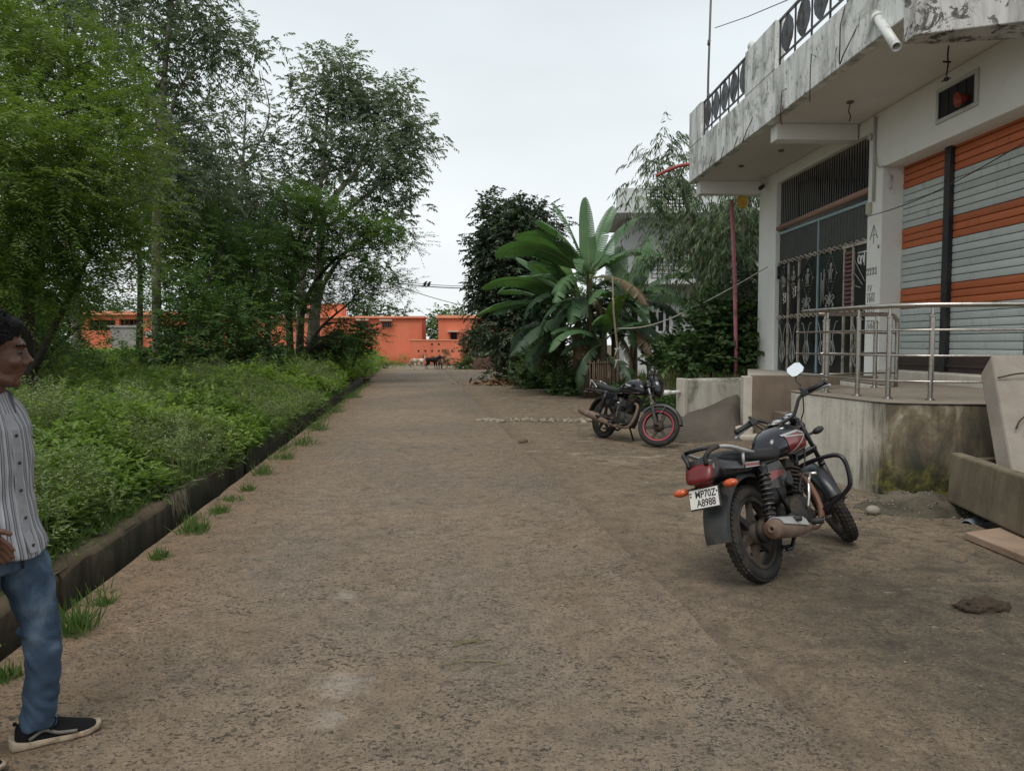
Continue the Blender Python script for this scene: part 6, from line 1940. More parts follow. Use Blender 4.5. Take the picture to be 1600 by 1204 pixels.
# taller leafy weeds standing up out of the carpet
x, y = weed_spots(1500, 2.6, 30.0, .8)
m = x < -2.9
x, y = x[m], y[m]; n = len(x)
hh = weed_h(x, y); H = hh + r.uniform(.10, .42, n) * (1 + .012 * y)
lv = 12
f = r.random((n, lv)) * .65 + .35
lean = r.normal(0, .10, (n, 2))
a = r.uniform(0, 6.283, (n, lv)); el = r.normal(.15, .35, (n, lv))
P = np.stack([x[:, None] + lean[:, :1] * f * H[:, None], y[:, None] + lean[:, 1:] * f * H[:, None], f * H[:, None]], -1)
T = np.stack([np.cos(a) * np.cos(el), np.sin(a) * np.cos(el), np.sin(el)], -1)
N = np.stack([-np.cos(a) * np.sin(el), -np.sin(a) * np.sin(el), np.cos(el)], -1) + r.normal(0, .2, (n, lv, 3))
S = (.075 + .003 * y)[:, None] * r.uniform(.6, 1.3, (n, lv))
lw_ = (P.reshape(-1, 3), T.reshape(-1, 3), N.reshape(-1, 3), S.ravel(), S.ravel() * .4, np.repeat(.55 + r.normal(0, .2, n), lv))
st_ = (np.stack([x, y, np.zeros(n)], 1), np.stack([lean[:, 0], lean[:, 1], np.ones(n)], 1), r.normal(0, 1, (n, 3)), H, np.full(n, .010), np.full(n, .25))
o = leaf_mesh('tall_weeds', *join([lw_, st_]), LM_WEED); tag(o, kind='stuff')

# rough grass: along the ledge, in the garden bank, behind
def blades(n, xs, ys, zs, L, Wd, lean=.35, tb=.5):
    a = r.uniform(0, 6.283, n); e = np.abs(r.normal(0, lean, n))
    T = np.stack([np.cos(a) * np.sin(e), np.sin(a) * np.sin(e), np.cos(e)], 1)
    N = np.stack([np.cos(a + 1.5), np.sin(a + 1.5), np.full(n, .2)], 1)
    return np.stack([xs, ys, zs], 1), T, N, L * r.uniform(.5, 1.25, n), np.full(n, Wd), tb + r.normal(0, .2, n)


n = 11000
y = 2.0 + 24 * r.random(n) ** 1.4
o = leaf_mesh('ledge_grass', *blades(n, -2.62 + np.abs(r.normal(0, .085, n)) * np.where(y > 8.5, 1.6, 1.0), y, np.full(n, .015), .16, .011, .6, .45), LM_GRASS, None, .1, .3); tag(o, kind='stuff')
n = 2600
y = 4.5 + 26 * r.random(n)
m = np.array([noise.noise((1.0, b_ * 1.4, 3.0)) for b_ in y]) + np.clip((y - 8) * .03, 0, .45) > .12
y = y[m]; n = len(y)
o = leaf_mesh('road_edge_grass', *blades(n, -1.93 + np.abs(r.normal(0, .075, n)) * (1 + y * .02), y, np.full(n, .008), .10, .009, .8, .5), LM_GRASS, None, .1, .3); tag(o, kind='stuff')
n = 9000
xx, yy = r.uniform(5.2, 11.5, n), 13.2 + 9 * r.random(n)
zz = np.array([bank_z(a, b_) for a, b_ in zip(xx, yy)])
dryness = np.array([noise.noise((a * .6, b_ * .6, 5)) for a, b_ in zip(xx, yy)])
g = blades(n, xx, yy, zz, .34, .018, .4, .5)
mk = dryness + r.normal(0, .25, n) > .05
o = leaf_mesh('bank_dry_grass', *[q[mk] for q in g], LM_DRYG, None, .1, .3); tag(o, kind='stuff')
o = leaf_mesh('bank_green_grass', *[q[~mk] for q in g], LM_GRASS, None, .1, .3); tag(o, kind='stuff')
n = 2600
y = 14.5 + 17 * r.random(n); e = np.where(y < 24, 5.0, 5.0 - (y - 24) * .06)
o = leaf_mesh('kerb_weeds', *join([sprays(r, np.stack([e + .10 + np.abs(r.normal(0, .25, n)), y, .06 + .22 * r.random(n)], 1), .10, 2, 6, .2, .10, .045, .2, 1, .8, .15, .5, .5, .5, .4)]), LM_BUSH); tag(o, kind='stuff')
n = 9000
xx, yy = r.uniform(-34, -2.3, n), r.uniform(34.2, 46, n)
g1 = sprays(r, np.stack([xx, yy, .25 + .5 * r.random(n)], 1), .3, 2, 5, .45, .22, .09, .2, 1, .8, .15, .5, .5, .5, .3)
xx, yy = r.uniform(-40, -3, n), r.uniform(52, 58, n)
g2 = sprays(r, np.stack([xx, yy, .2 + .5 * r.random(n)], 1), .3, 2, 5, .5, .25, .09, .2, 1, .8, .15, .5, .5, .5, .3)
o = leaf_mesh('far_weeds', *join([g1, g2]), LM_WEED); tag(o, kind='stuff')

# tufts along the near edge of the drain, each its own plant
labs = ['big ragged grass tuft on the road edge by the man\'s leg', 'second grass tuft from the man along the drain edge', 'small grass tuft with bare dust around it by the near ledge', 'bushy grass tuft spreading onto the road beside the drain', 'little grass tuft just beyond the bushy one',
        'thin yellowish tuft opposite the gap in the ledge', 'round grass tuft past the broken ledge', 'grass tuft on the drain edge below the trailing straw', 'long low grass tuft hugging the drain edge', 'grass tuft where the weeds start to overhang the drain', 'dense grass clump on the drain edge half way along', 'far grass clump merging into the weeds', 'farthest grass clump on the drain edge near the bend', 'tiny tuft between the man\'s shoe and the drain']
for k, (px, py, wpx, hpx) in enumerate([(118, 990, 60, 44), (163, 946, 28, 16), (252, 874, 34, 18), (304, 832, 54, 24), (342, 803, 30, 16), (362, 783, 44, 10), (388, 768, 22, 14), (412, 742, 40, 22), (446, 718, 36, 16), (474, 697, 44, 20), (497, 673, 34, 22), (522, 645, 34, 18), (552, 622, 30, 16), (14, 1062, 40, 22)]):
    c = G(px, py)
    dd = (c - CAM_P).length
    w, hh = wpx / 1200 * dd * .5, hpx / 1200 * dd * 1.25
    c.x = max(c.x, -1.93 + w * .4)
    n = 170 if k in (0, 3) else 110
    xs, ys = np.clip(r.normal(0, w * .40, n), -w * .7, w * .7), np.clip(r.normal(0, w * .5, n), -w * .85, w * .85)
    g = blades(n, xs, ys, np.full(n, -.01), max(hh * .8, .05), .009, .85, .55)
    o = leaf_mesh('grass_tuft', *g, LM_GRASS, None, .1, .3)
    o.location = (c.x, c.y, .012)
    tag(o, labs[k], 'grass tuft', 'grass tufts along the drain')
# dry straw trailing over the broken ledge
n = 260
P = np.stack([-2.60 + r.normal(0, .09, n), 7.98 + r.normal(0, .26, n), .035 + .05 * r.random(n)], 1)
T = np.stack([r.uniform(-.8, .8, n), r.normal(0, .8, n), r.normal(-.02, .16, n)], 1)
P2 = np.stack([DX0 - .02 + r.normal(0, .02, 160), 7.88 + r.normal(0, .10, 160), .05 + .0 * r.random(160)], 1)
T2 = np.stack([r.uniform(0, .25, 160), r.normal(0, .2, 160), -np.ones(160)], 1)
o = leaf_mesh('straw_bundle', np.concatenate([P, P2]), np.concatenate([T, T2]), r.normal(0, 1, (n + 160, 3)), r.uniform(.08, .30, n + 160), np.full(n + 160, .010), r.random(n + 160), leaf_mat('bleached_straw', (0.12, 0.10, 0.065), (0.24, 0.20, 0.14), (0.36, 0.32, 0.25), .85, .1), None, .1, .3)
tag(o, kind='stuff')
# ================================================================== motorcycles (local axes: x forward, y left, z up, origin under the rear axle)
MAT_GLOSS = M('black_gloss_paint', (0.006, 0.0065, 0.010), .14, 0, .2, 3, .0, dirt=(0.025, 0.021, 0.018), dirt_amt=.15, coat=.3)
MAT_TANKGREY = M('dusty_black_tank_paint', (0.008, 0.008, 0.013), .16, 0, .2, 3, .0, dirt=(0.03, 0.027, 0.026), dirt_amt=.25, coat=.3)
MAT_RED = M('deep_red_paint', (0.17, 0.010, 0.014), .2, 0, .1, 3, 0, coat=.6)
MAT_SILVER = M('silver_paint', (0.42, 0.42, 0.42), .35, .35, .1, 6, .02)
MAT_CHROME = M('worn_chrome', (0.55, 0.54, 0.52), .2, 1.0, .15, 12, .05, dirt=(0.16, 0.12, 0.09), dirt_amt=.35)
MAT_SPRING = M('gunmetal_spring', (0.16, 0.15, 0.145), .35, .9, .3, 12, .05, dirt=(0.03, 0.025, 0.02), dirt_amt=.5)
MAT_TYRE = M('dusty_tyre_rubber', (0.010, 0.0095, 0.009), .8, 0, .3, 12, .2, 120, dirt=(0.04, 0.03, 0.022), dirt_amt=.4)
MAT_ALLOY = M('muddy_black_alloy', (0.016, 0.014, 0.013), .55, .2, .4, 8, .2, dirt=(0.07, 0.05, 0.036), dirt_amt=.5)
MAT_ENGINE = M('oily_engine_metal', (0.022, 0.021, 0.020), .5, .4, .4, 12, .25, 60, dirt=(0.055, 0.04, 0.028), dirt_amt=.35)
MAT_MUFF = M('rusty_dusty_muffler', (0.135, 0.085, 0.060), .75, .2, .3, 6, .25, 60, dirt=(0.20, 0.145, 0.11), dirt_amt=.5)
MAT_PLASTIC = M('grey_black_plastic', (0.014, 0.016, 0.017), .5, 0, .25, 5, .1, 90, dirt=(0.045, 0.038, 0.031), dirt_amt=.3)
MAT_SEAT = M('black_seat_vinyl', (0.007, 0.007, 0.0075), .55, 0, .3, 6, .2, 150)
MAT_RUBBER = M('grip_rubber', (0.014, 0.014, 0.014), .6, 0, .2, 10, .3, 200)
MAT_FRAME = M('black_frame_paint', (0.008, 0.008, 0.009), .4, 0, .3, 10, .1, dirt=(0.04, 0.03, 0.024), dirt_amt=.25)
MAT_GUARD = M('purple_black_guard_paint', (0.009, 0.007, 0.010), .3, 0, .2, 8, .05)
MAT_ORLENS = M('amber_lens', (0.48, 0.085, 0.022), .25, 0, .2, 40, .2, 60, coat=.2)
MAT_REDLENS = M('red_lens', (0.12, 0.008, 0.008), .35, 0, .1, 30, .1, 60, coat=.0)
MAT_MIRROR = M('mirror_glass', (0.92, 0.93, 0.95), .02, 1.0, 0, 1, 0)
MAT_CLEAR = M('headlamp_glass', (0.35, 0.37, 0.38), .1, .4, .2, 30, .1)
MAT_PLATE = M('white_number_plate', (0.62, 0.60, 0.55), .5, 0, .06, 20, 0)
MAT_INK = M('black_plate_letters', (0.012, 0.012, 0.012), .6, 0, 0, 1, 0)
MAT_DIAL = M('pale_dial_face', (0.35, 0.38, 0.40), .25, 0, .1, 20, 0, coat=.6)
MAT_REDRIM = M('pinkish_red_rim_tape', (0.33, 0.035, 0.052), .5, 0, .15, 8, .05)
MAT_TEALFEN = M('dusty_dark_fender', (0.010, 0.014, 0.017), .35, 0, .2, 3, .05, dirt=(0.05, 0.042, 0.035), dirt_amt=.25, coat=.1)


def freeze_text(name, cu, parent, loc):
    tmp = bpy.data.objects.new('text_outline', cu); COL.objects.link(tmp)
    bpy.context.view_layer.update()
    me = bpy.data.meshes.new_from_object(tmp.evaluated_get(bpy.context.evaluated_depsgraph_get()))
    bpy.data.objects.remove(tmp)
    return link(name, me, parent, loc)


def sup(x, zc, hw, hh, n=20, p=2.6, yc=0.0, tilt=0.0):
    out = []
    for i in range(n):
        a = 2 * math.pi * i / n
        c, s = math.cos(a), math.sin(a)
        dz = hh * math.copysign(abs(s) ** (2 / p), s)
        out.append(Vector((x + tilt * dz, yc + hw * math.copysign(abs(c) ** (2 / p), c), zc + dz)))
    return out


def make_wheel(parent, name, Rw, w, spokes, stripe, M4, tread):
    b = MB()
    b.lathe([(.0, -.075), (.035, -.075), (.075, -.05), (.08, .02), (.055, .06), (.03, .08), (.0, .08)], axis=(0, 1, 0), n=24)
    b.lathe([(.016, -.13), (.016, .13)], axis=(0, 1, 0), n=10, cap=True)
    b.lathe([(.0, -.135), (.02, -.135), (.02, -.115), (.0, -.115)], axis=(0, 1, 0), n=6); b.lathe([(.0, .135), (.02, .135), (.02, .115), (.0, .115)], axis=(0, 1, 0), n=6)
    hub = b.build(name, MAT_ALLOY, parent)
    hub.matrix_local = M4
    Rc, h = Rw - .044, .044
    b = MB()
    prof = [(Rc + h * math.cos(a), w / 2 * math.sin(a)) for a in np.linspace(0, 2 * math.pi, 17)[:-1]]
    b.lathe(prof, axis=(0, 1, 0), n=64, closed=True)
    n = 54
    for i in range(n):
        for row, yy in enumerate((-.030, -.011, .011, .030)):
            a = 2 * math.pi * (i + .5 * (row % 2)) / n
            rr = Rc + h * math.sqrt(max(0, 1 - (yy / (w / 2)) ** 2))
            if tread: b.box((rr * math.cos(a), yy, rr * math.sin(a)), (.010, .013, .021), Matrix.Rotation(-a, 3, 'Y') @ Matrix.Rotation(-yy * 14, 3, 'Z') @ Matrix.Rotation(.35 if row in (0, 2) else -.35, 3, 'X'))
    b.build('tyre', MAT_TYRE, hub)
    b = MB()
    rr = Rc - h
    b.lathe([(rr + .012, -.036), (rr + .005, -.040), (rr - .012, -.034), (rr - .016, -.020), (rr - .024, .0), (rr - .016, .020), (rr - .012, .034), (rr + .005, .040), (rr + .012, .036)], axis=(0, 1, 0), n=56, closed=True)
    for i in range(spokes):
        a = 2 * math.pi * i / spokes + .3
        u = Vector((math.cos(a), 0, math.sin(a))); t = Vector((-math.sin(a), 0, math.cos(a)))
        rings = []
        for rad, ww, dd in ((.05, .030, .045), (.12, .021, .032), (rr - .012, .016, .030)):
            c = u * rad
            rings.append([c + t * ww + Vector((0, dd, 0)) * .5, c - t * ww + Vector((0, dd, 0)) * .5, c - t * ww - Vector((0, dd, 0)) * .5, c + t * ww - Vector((0, dd, 0)) * .5])
        b.loft(rings, smooth=False)
    b.build('rim', MAT_ALLOY, hub, sharp=40)
    if stripe:
        b = MB()
        for s in (-1, 1): b.lathe([(rr + .010, s * .041), (rr - .010, s * .0395), (rr - .010, s * .037), (rr + .010, s * .037)], axis=(0, 1, 0), n=56, closed=True)
        b.build('rim_stripe', stripe, hub)
    return hub


def motorcycle(label, st, group='motorcycles parked by the shop'):
    A = st['a']                                     # True: the red and black one, False: the plain black one
    root = empty('motorcycle', (0, 0, 0), (0, 0, 0), label, 'motorcycle', group)
    WB, Rw = 1.27, .305
    piv = Vector((.965, 0, .86)); axd = Vector((math.sin(R(26)), 0, -math.cos(R(26))))
    S = Matrix.Translation(piv) @ Matrix.Rotation(R(st['steer']), 4, -axd) @ Matrix.Translation(-piv)
    P = lambda b, name, m, bev=0.0, parent=root, **k: b.build(name, m, parent, bevel=bev, **k)
    # wheels
    make_wheel(root, 'rear_wheel', Rw, .098 if A else .09, 6 if A else 5, None, Matrix.Translation((0, 0, Rw)), A)
    make_wheel(root, 'front_wheel', Rw, .084, 6, None if A else MAT_REDRIM, S @ Matrix.Translation((WB, 0, Rw)), A)
    # frame, swing arm
    b = MB()
    b.tube(spline([(.95, 0, .84), (.84, 0, .60), (.78, 0, .32), (.70, 0, .235)], 4), .019, 8)
    b.tube(spline([(.94, 0, .88), (.70, 0, .82), (.42, 0, .72), (.40, 0, .35)], 4), .02, 8)
    for s in (-1, 1):
        b.tube(spline([(.45, s * .08, .73), (.12, s * .105, .72), (-.22, s * .10, .745), (-.34, s * .08, .75)], 4), .014, 8)
        b.tube([(.40, s * .09, .34), (.16, s * .11, .71)], .013, 8)
        b.tube([(.70, s * .05, .23), (.42, s * .10, .25), (.34, s * .11, .36)], .013, 8)
    P(b, 'frame', MAT_FRAME)
    b = MB()
    for s in (-1, 1): b.tube([(.42, s * .105, .335), (.02, s * .115, .305), (-.05, s * .115, .305)], [.022, .018, .014], 8, flat=((0, 0, 1), 1.4))
    b.tube([(.42, -.1, .335), (.42, .1, .335)], .02, 8)
    P(b, 'swing_arm', MAT_ALLOY)
    b = MB()
    b.box((.20, .115, .34), (.50, .035, .10), (0, -.07, 0)); b.ball((.0, .115, .315), (.10, .02, .085), 14, 8)
    P(b, 'chain_cover', MAT_PLASTIC, .01)
    for s in (-1, 1):
        b = MB()
        t0, t1 = Vector((.115, s * .135, .70)), Vector((-.005, s * .140, .345))
        q = t1 - t0
        b.tube([t0, t0 + q * .55], .026, 12); b.tube([t0 + q * .5, t1], .018, 10); b.ball(t0, .024, 10, 6); b.ball(t1, .024, 10, 6); b.tube([t0 + q * .86, t0 + q * .94], .034, 12)
        sh = P(b, 'shock_absorber', MAT_FRAME)
        b = MB()
        U = Vector((0, 1, 0)); V = q.normalized().cross(U)
        b.tube([t0 + q * (.10 + .76 * i / 90) + (U * math.cos(i * .62) + V * math.sin(i * .62)) * .034 for i in range(91)], .0075, 6)
        b.build('spring', MAT_SPRING if A else MAT_FRAME, sh)
    # engine
    b = MB()
    b.loft([sup(.36, .34, .055, .09, p=3), sup(.40, .345, .085, .125, p=3.2), sup(.55, .34, .10, .125, p=3.2), sup(.68, .33, .095, .11, p=3), sup(.74, .32, .05, .07, p=3)])
    b.lathe([(.0, .055), (.07, .052), (.115, .035), (.125, .0)], (.50, -.10, .345), (0, -1, 0), 24); b.lathe([(.0, .03), (.05, .028), (.06, .0)], (.64, -.09, .30), (0, -1, 0), 18)
    b.lathe([(.0, .05), (.07, .045), (.10, .0)], (.58, .09, .34), (0, 1, 0), 24)
    for k in range(8):
        a = k * .785; b.lathe([(.0, .012), (.009, .012), (.009, 0)], (.50 + .108 * math.cos(a), -.128, .345 + .108 * math.sin(a)), (0, -1, 0), 6)
    P(b, 'crankcase', MAT_ENGINE)
    b = MB()
    Mx = Matrix.Rotation(R(12), 3, 'Y')
    b.box((.655, 0, .555), (.105, .11, .20), Mx); b.box((.685, 0, .675), (.11, .10, .07), Mx)
    P(b, 'cylinder', MAT_ENGINE, .012)
    for k in range(7):
        b = MB(); z = .475 + k * .028; b.box((.635 + (z - .475) * .21, 0, z), (.145, .165, .010), Mx); P(b, 'cooling_fin', MAT_ENGINE)
    b = MB()
    b.loft([sup(.18, .55, .06, .09, p=3), sup(.22, .56, .105, .12, p=3), sup(.40, .56, .105, .12, p=3), sup(.46, .56, .06, .09, p=3)])
    b.tube([(.46, 0, .58), (.60, 0, .60)], .03, 10); b.box((.53, -.03, .585), (.09, .11, .09))
    P(b, 'air_box', MAT_PLASTIC)
    # exhaust
    b = MB()
    if A:
        hp = spline([(.70, -.03, .60), (.80, -.055, .56), (.815, -.10, .42), (.75, -.135, .30), (.62, -.15, .235), (.44, -.165, .24)], 6)
    else:
        hp = spline([(.70, -.03, .60), (.82, -.05, .56), (.83, -.09, .38), (.74, -.12, .235), (.55, -.14, .215), (.36, -.16, .235)], 6)
    b.tube(hp, .022, 12); ex = P(b, 'exhaust_pipe', M('burnt_exhaust', (0.17, 0.085, 0.055), .6, .5, .4, 10, .1) if A else MAT_MUFF)
    b = MB()
    if A:
        o, e = Vector((.47, -.170, .245)), Vector((-.13, -.205, .325)); q = (e - o).normalized(); L = (e - o).length
        b.lathe([(.024, 0), (.03, .06), (.050, .16), (.060, .26), (.062, L - .02), (.055, L), (.028, L), (.024, L + .012), (.012, L + .012), (.012, L - .03), (.0, L - .03)], o, q, 24)
    else:
        o, e = Vector((.40, -.160, .235)), Vector((-.42, -.21, .40)); q = (e - o).normalized(); L = (e - o).length
        b.lathe([(.024, 0), (.03, .08), (.046, .22), (.055, .40), (.056, L - .08), (.045, L - .01), (.030, L), (.024, L - .04), (.0, L - .04)], o, q, 24)
    mu = P(b, 'muffler', MAT_MUFF)
    b = MB()
    up = (Vector((0, -.35, 1)) - q * q.dot(Vector((0, -.35, 1)))).normalized(); sd = q.cross(up)
    s0, s1 = (.20, .56) if A else (.30, .52)
    rows = []
    for i in range(13):
        s = s0 + (s1 - s0) * i / 12
        wv = 1.0 - .25 * (i / 12)
        rows.append([o + q * s + (up * math.cos(a) + sd * math.sin(a)) * (.070 + .004 * math.cos(a * 2)) for a in np.linspace(-1.15 * wv, 1.15 * wv, 9)] + [o + q * s + (up * math.cos(a) + sd * math.sin(a)) * .066 for a in np.linspace(1.15 * wv, -1.15 * wv, 9)])
    b.loft(rows); b.build('heat_shield', MAT_SILVER if A else MAT_MUFF, mu, sharp=40)
    # controls below
    for s in (-1, 1):
        b = MB(); b.tube([(.44, s * .09, .285), (.44, s * .16, .279), (.44, s * .165, .279), (.44, s * .27, .275)], [.016, .016, .022, .021], 10); P(b, 'footrest', MAT_RUBBER)
        b = MB(); b.tube([(.30, s * .12, .33), (.14, s * .19, .34), (.12, s * .28, .34)], [.014, .014, .019], 8); P(b, 'footrest', MAT_RUBBER)
    b = MB(); b.tube(spline([(.42, -.12, .26), (.55, -.17, .24), (.66, -.185, .265)], 4), .009, 6); b.box((.68, -.19, .272), (.06, .05, .012)); P(b, 'brake_pedal', MAT_CHROME)
    b = MB(); b.tube(spline([(.50, -.165, .36), (.52, -.19, .45), (.56, -.195, .53), (.585, -.21, .58)], 4), .011, 8); b.tube([(.585, -.17, .585), (.585, -.255, .575)], .013, 8); P(b, 'kick_starter', MAT_CHROME)
    lean = R(st['lean'])
    b = MB(); foot = Vector((.44, .30, math.tan(lean) * -.30 + .03)); b.tube([(.50, .10, .25), foot.lerp(Vector((.50, .10, .25)), .1), foot], [.015, .013, .013], 8); b.box(foot + Vector((0, .01, -.012)), (.06, .05, .014)); P(b, 'side_stand', MAT_FRAME)
    b = MB()
    for s in (-1, 1): b.tube([(.40, s * .09, .25), (.22, s * .12, .155), (.14, s * .125, .16)], .013, 8)
    b.tube([(.24, -.12, .165), (.24, .12, .165)], .012, 8); P(b, 'centre_stand', MAT_FRAME)
    b = MB()
    for pts in ([(.92, .06, .95), (.80, .10, .72), (.66, .08, .62)], [(.95, -.06, .94), (.83, -.10, .70), (.60, -.11, .52), (.52, -.13, .42)], [(.30, -.12, .62), (.48, -.14, .50), (.60, -.12, .40)], [(.95, .02, .90), (.86, -.02, .66), (.70, -.06, .70)]): b.tube(spline(pts, 5), .006, 5)
    P(b, 'cables', MAT_WIRE)
    # rear brake rod and linkage on the right
    b = MB(); b.tube([(.0, -.125, .25), (.40, -.15, .27)], .006, 6); b.tube([(0, -.12, .305), (0, -.125, .245)], .010, 6); b.lathe([(.0, .0), (.07, .0), (.075, -.03), (.06, -.045), (.0, -.045)], (0, -.06, Rw), (0, 1, 0), 20); P(b, 'brake_linkage', MAT_ALLOY)
    # seat
    b = MB()
    if A: sec = [(-.30, .815, .07, .020), (-.26, .815, .105, .045), (-.10, .800, .125, .050), (.08, .785, .130, .050), (.28, .765, .128, .052), (.42, .765, .115, .058), (.52, .785, .088, .055), (.57, .805, .06, .035)]
    else: sec = [(-.34, .835, .06, .025), (-.30, .835, .095, .050), (-.16, .815, .115, .055), (.04, .785, .12, .050), (.20, .762, .12, .05), (.34, .762, .11, .056), (.44, .785, .08, .05), (.48, .80, .05, .03)]
    b.loft([sup(x, z, hw, hh, p=2.9) for x, z, hw, hh in sec]); P(b, 'seat', MAT_SEAT, subsurf=1)
    # tank
    tk = [(.43, .795, .062, .040), (.46, .81, .095, .075), (.56, .832, .122, .105), (.70, .845, .138, .120), (.82, .835, .135, .110), (.90, .815, .105, .085), (.94, .80, .06, .05)]
    if not A: tk = [(.36, .785, .062, .040), (.39, .80, .090, .070), (.50, .828, .118, .105), (.66, .845, .132, .122), (.80, .835, .128, .112), (.89, .815, .098, .085), (.93, .80, .06, .05)]

    def tank(x):
        xs = [t[0] for t in tk]
        return [float(np.interp(x, xs, [t[i] for t in tk])) for i in (1, 2, 3)]

    def on_tank(x, z, s, g=.004):
        zc, hw, hh = tank(x)
        k = min(.999, abs((z - zc) / hh))
        return Vector((x, s * (hw * (1 - k ** 2.6) ** (1 / 2.6) + g), z))

    b = MB(); b.loft([sup(x, z, hw, hh, 28) for x, z, hw, hh in tk]); tko = P(b, 'fuel_tank', MAT_TANKGREY if A else MAT_GLOSS)
    b = MB(); zc, hw, hh = tank(.70); b.lathe([(.045, -.005), (.045, .008), (.03, .014), (.0, .014)], (.69, 0, zc + hh), (.1, 0, 1), 20); b.build('fuel_cap', MAT_CHROME, tko)

    def strip(b, lo, hi, s, n=12, g=.004):
        lo, hi = [Vector(p + (0,)) for p in lo], [Vector(p + (0,)) for p in hi]
        def at(pl, t):
            f = t * (len(pl) - 1); i = min(int(f), len(pl) - 2); return pl[i].lerp(pl[i + 1], f - i)
        m = 5
        V = []
        for i in range(n + 1):
            a, c = at(lo, i / n), at(hi, i / n)
            for j in range(m + 1): q = a.lerp(c, j / m); V.append(on_tank(q.x, q.y, s, g))
        b.add(V, [(i * (m + 1) + j, i * (m + 1) + j + 1, (i + 1) * (m + 1) + j + 1, (i + 1) * (m + 1) + j) for i in range(n) for j in range(m)], True)

    if A:
        for s in (-1, 1):
            b = MB(); strip(b, [(.60, .745), (.72, .735), (.86, .775)], [(.55, .868), (.72, .885), (.90, .845)], s, g=.004); b.build('red_panel', MAT_RED, tko)
            b = MB()
            strip(b, [(.53, .866), (.72, .882), (.90, .842)], [(.52, .880), (.72, .897), (.91, .852)], s, g=.007)
            strip(b, [(.55, .858), (.80, .848)], [(.55, .868), (.83, .856)], s, g=.008); strip(b, [(.83, .852), (.63, .738)], [(.81, .852), (.60, .742)], s, g=.008)
            strip(b, [(.66, .735), (.76, .752), (.86, .775)], [(.655, .743), (.76, .760), (.86, .783)], s, g=.008)
            b.build('silver_stripe', MAT_SILVER, tko)
    else:
        for s in (-1, 1):
            b = MB()
            pts = [(-.06, -.010), (-.045, .012), (-.03, .014), (-.035, -.004), (-.02, -.008), (-.012, .012), (-.005, -.008), (.008, -.006), (.010, .008), (.020, -.006), (.032, -.004), (.036, .012), (.048, -.004), (.06, .002)]
            b.tube([on_tank(.62 - s * -x * 1.15, .862 + z * 1.1 + x * .22 * (1 if s < 0 else -1), s, .003) for x, z in pts], .0035, 5)
            b.build('tank_script', MAT_LETTER, tko)
            b = MB(); strip(b, [(.42, .744), (.66, .738), (.88, .762)], [(.42, .750), (.66, .744), (.88, .770)], s, g=.004); b.build('silver_stripe', MAT_SILVER, tko)
    # side covers and tail
    for s in (-1, 1):
        b = MB(); b.loft([[Vector((x, s * y, z)) for x, z in ((.06, .70), (.36, .72), (.42, .62), (.30, .535), (.14, .55))] for y in (.095, .128, .134)], smooth=False); sc = P(b, 'side_cover', MAT_GLOSS, .012)
        if A:
            b = MB(); b.add([(x, s * .1365, z) for x, z in ((.16, .60), (.33, .62), (.36, .655), (.15, .66))], [(0, 1, 2, 3)]); b.build('red_panel', MAT_RED, sc)
    b = MB()
    if A: sec = [(.14, .712, .120, .048), (-.05, .728, .126, .056), (-.22, .746, .126, .066), (-.34, .765, .118, .068), (-.42, .785, .09, .05)]
    else: sec = [(.10, .725, .112, .04), (-.08, .742, .112, .045), (-.24, .765, .098, .05), (-.36, .785, .075, .045)]
    b.loft([sup(x, z, hw, hh, p=3.2) for x, z, hw, hh in sec]); tc = P(b, 'tail_cowl', MAT_GLOSS)
    if A:
        for s in (-1, 1):
            for (z0, z1, m, g, nm) in ((.737, .743, MAT_SILVER, .004, 'silver_stripe'), (.717, .737, MAT_RED, .003, 'red_stripe'), (.711, .717, MAT_SILVER, .004, 'silver_stripe')):
                b = MB(); V = []
                for i in range(9):
                    x = .10 - .20 * i / 8
                    hw = float(np.interp(x, [p[0] for p in sec[::-1]], [p[2] for p in sec[::-1]]))
                    V += [(x, s * (hw + g), z0 + i * .0012), (x, s * (hw + g), z1 + i * .0012)]
                b.add(V, [(2 * i, 2 * i + 1, 2 * i + 3, 2 * i + 2) for i in range(8)]); b.build(nm, m, tc)
    # tail light, rear mudguard, number plate
    b = MB()
    tx = -.425 if A else -.37
    if A:
        b.loft([sup(tx + .05, .752, .098, .062, 20, 3.4, tilt=.45), sup(tx - .02, .744, .094, .058, 20, 3.4, tilt=.45), sup(tx - .036, .741, .080, .045, 20, 3.4, tilt=.45), sup(tx - .042, .740, .03, .015, 20, 3, tilt=.45)]); b.loft([sup(tx + .03, .690, .06, .022, 16, 3, tilt=.4), sup(tx - .012, .688, .056, .020, 16, 3, tilt=.4)])
        b.box((tx + .02, 0, .672), (.05, .07, .03), (0, .2, 0))
    else: b.loft([sup(tx + .04, .765, .06, .035, 16, 3), sup(tx - .01, .76, .055, .03, 16, 3), sup(tx - .02, .76, .03, .015, 16, 3)])
    P(b, 'tail_light', MAT_REDLENS)
    if A:
        b = MB(); b.loft([sup(tx + .10, .765, .112, .068, 20, 3.2, tilt=.45), sup(tx + .02, .756, .108, .070, 20, 3.4, tilt=.45), sup(tx + .0, .755, .104, .066, 20, 3.4, tilt=.45)]); P(b, 'tail_light_housing', MAT_GLOSS)
    b = MB()
    rows = []
    ang = np.linspace(62, 178, 15) if A else np.linspace(50, 165, 15)
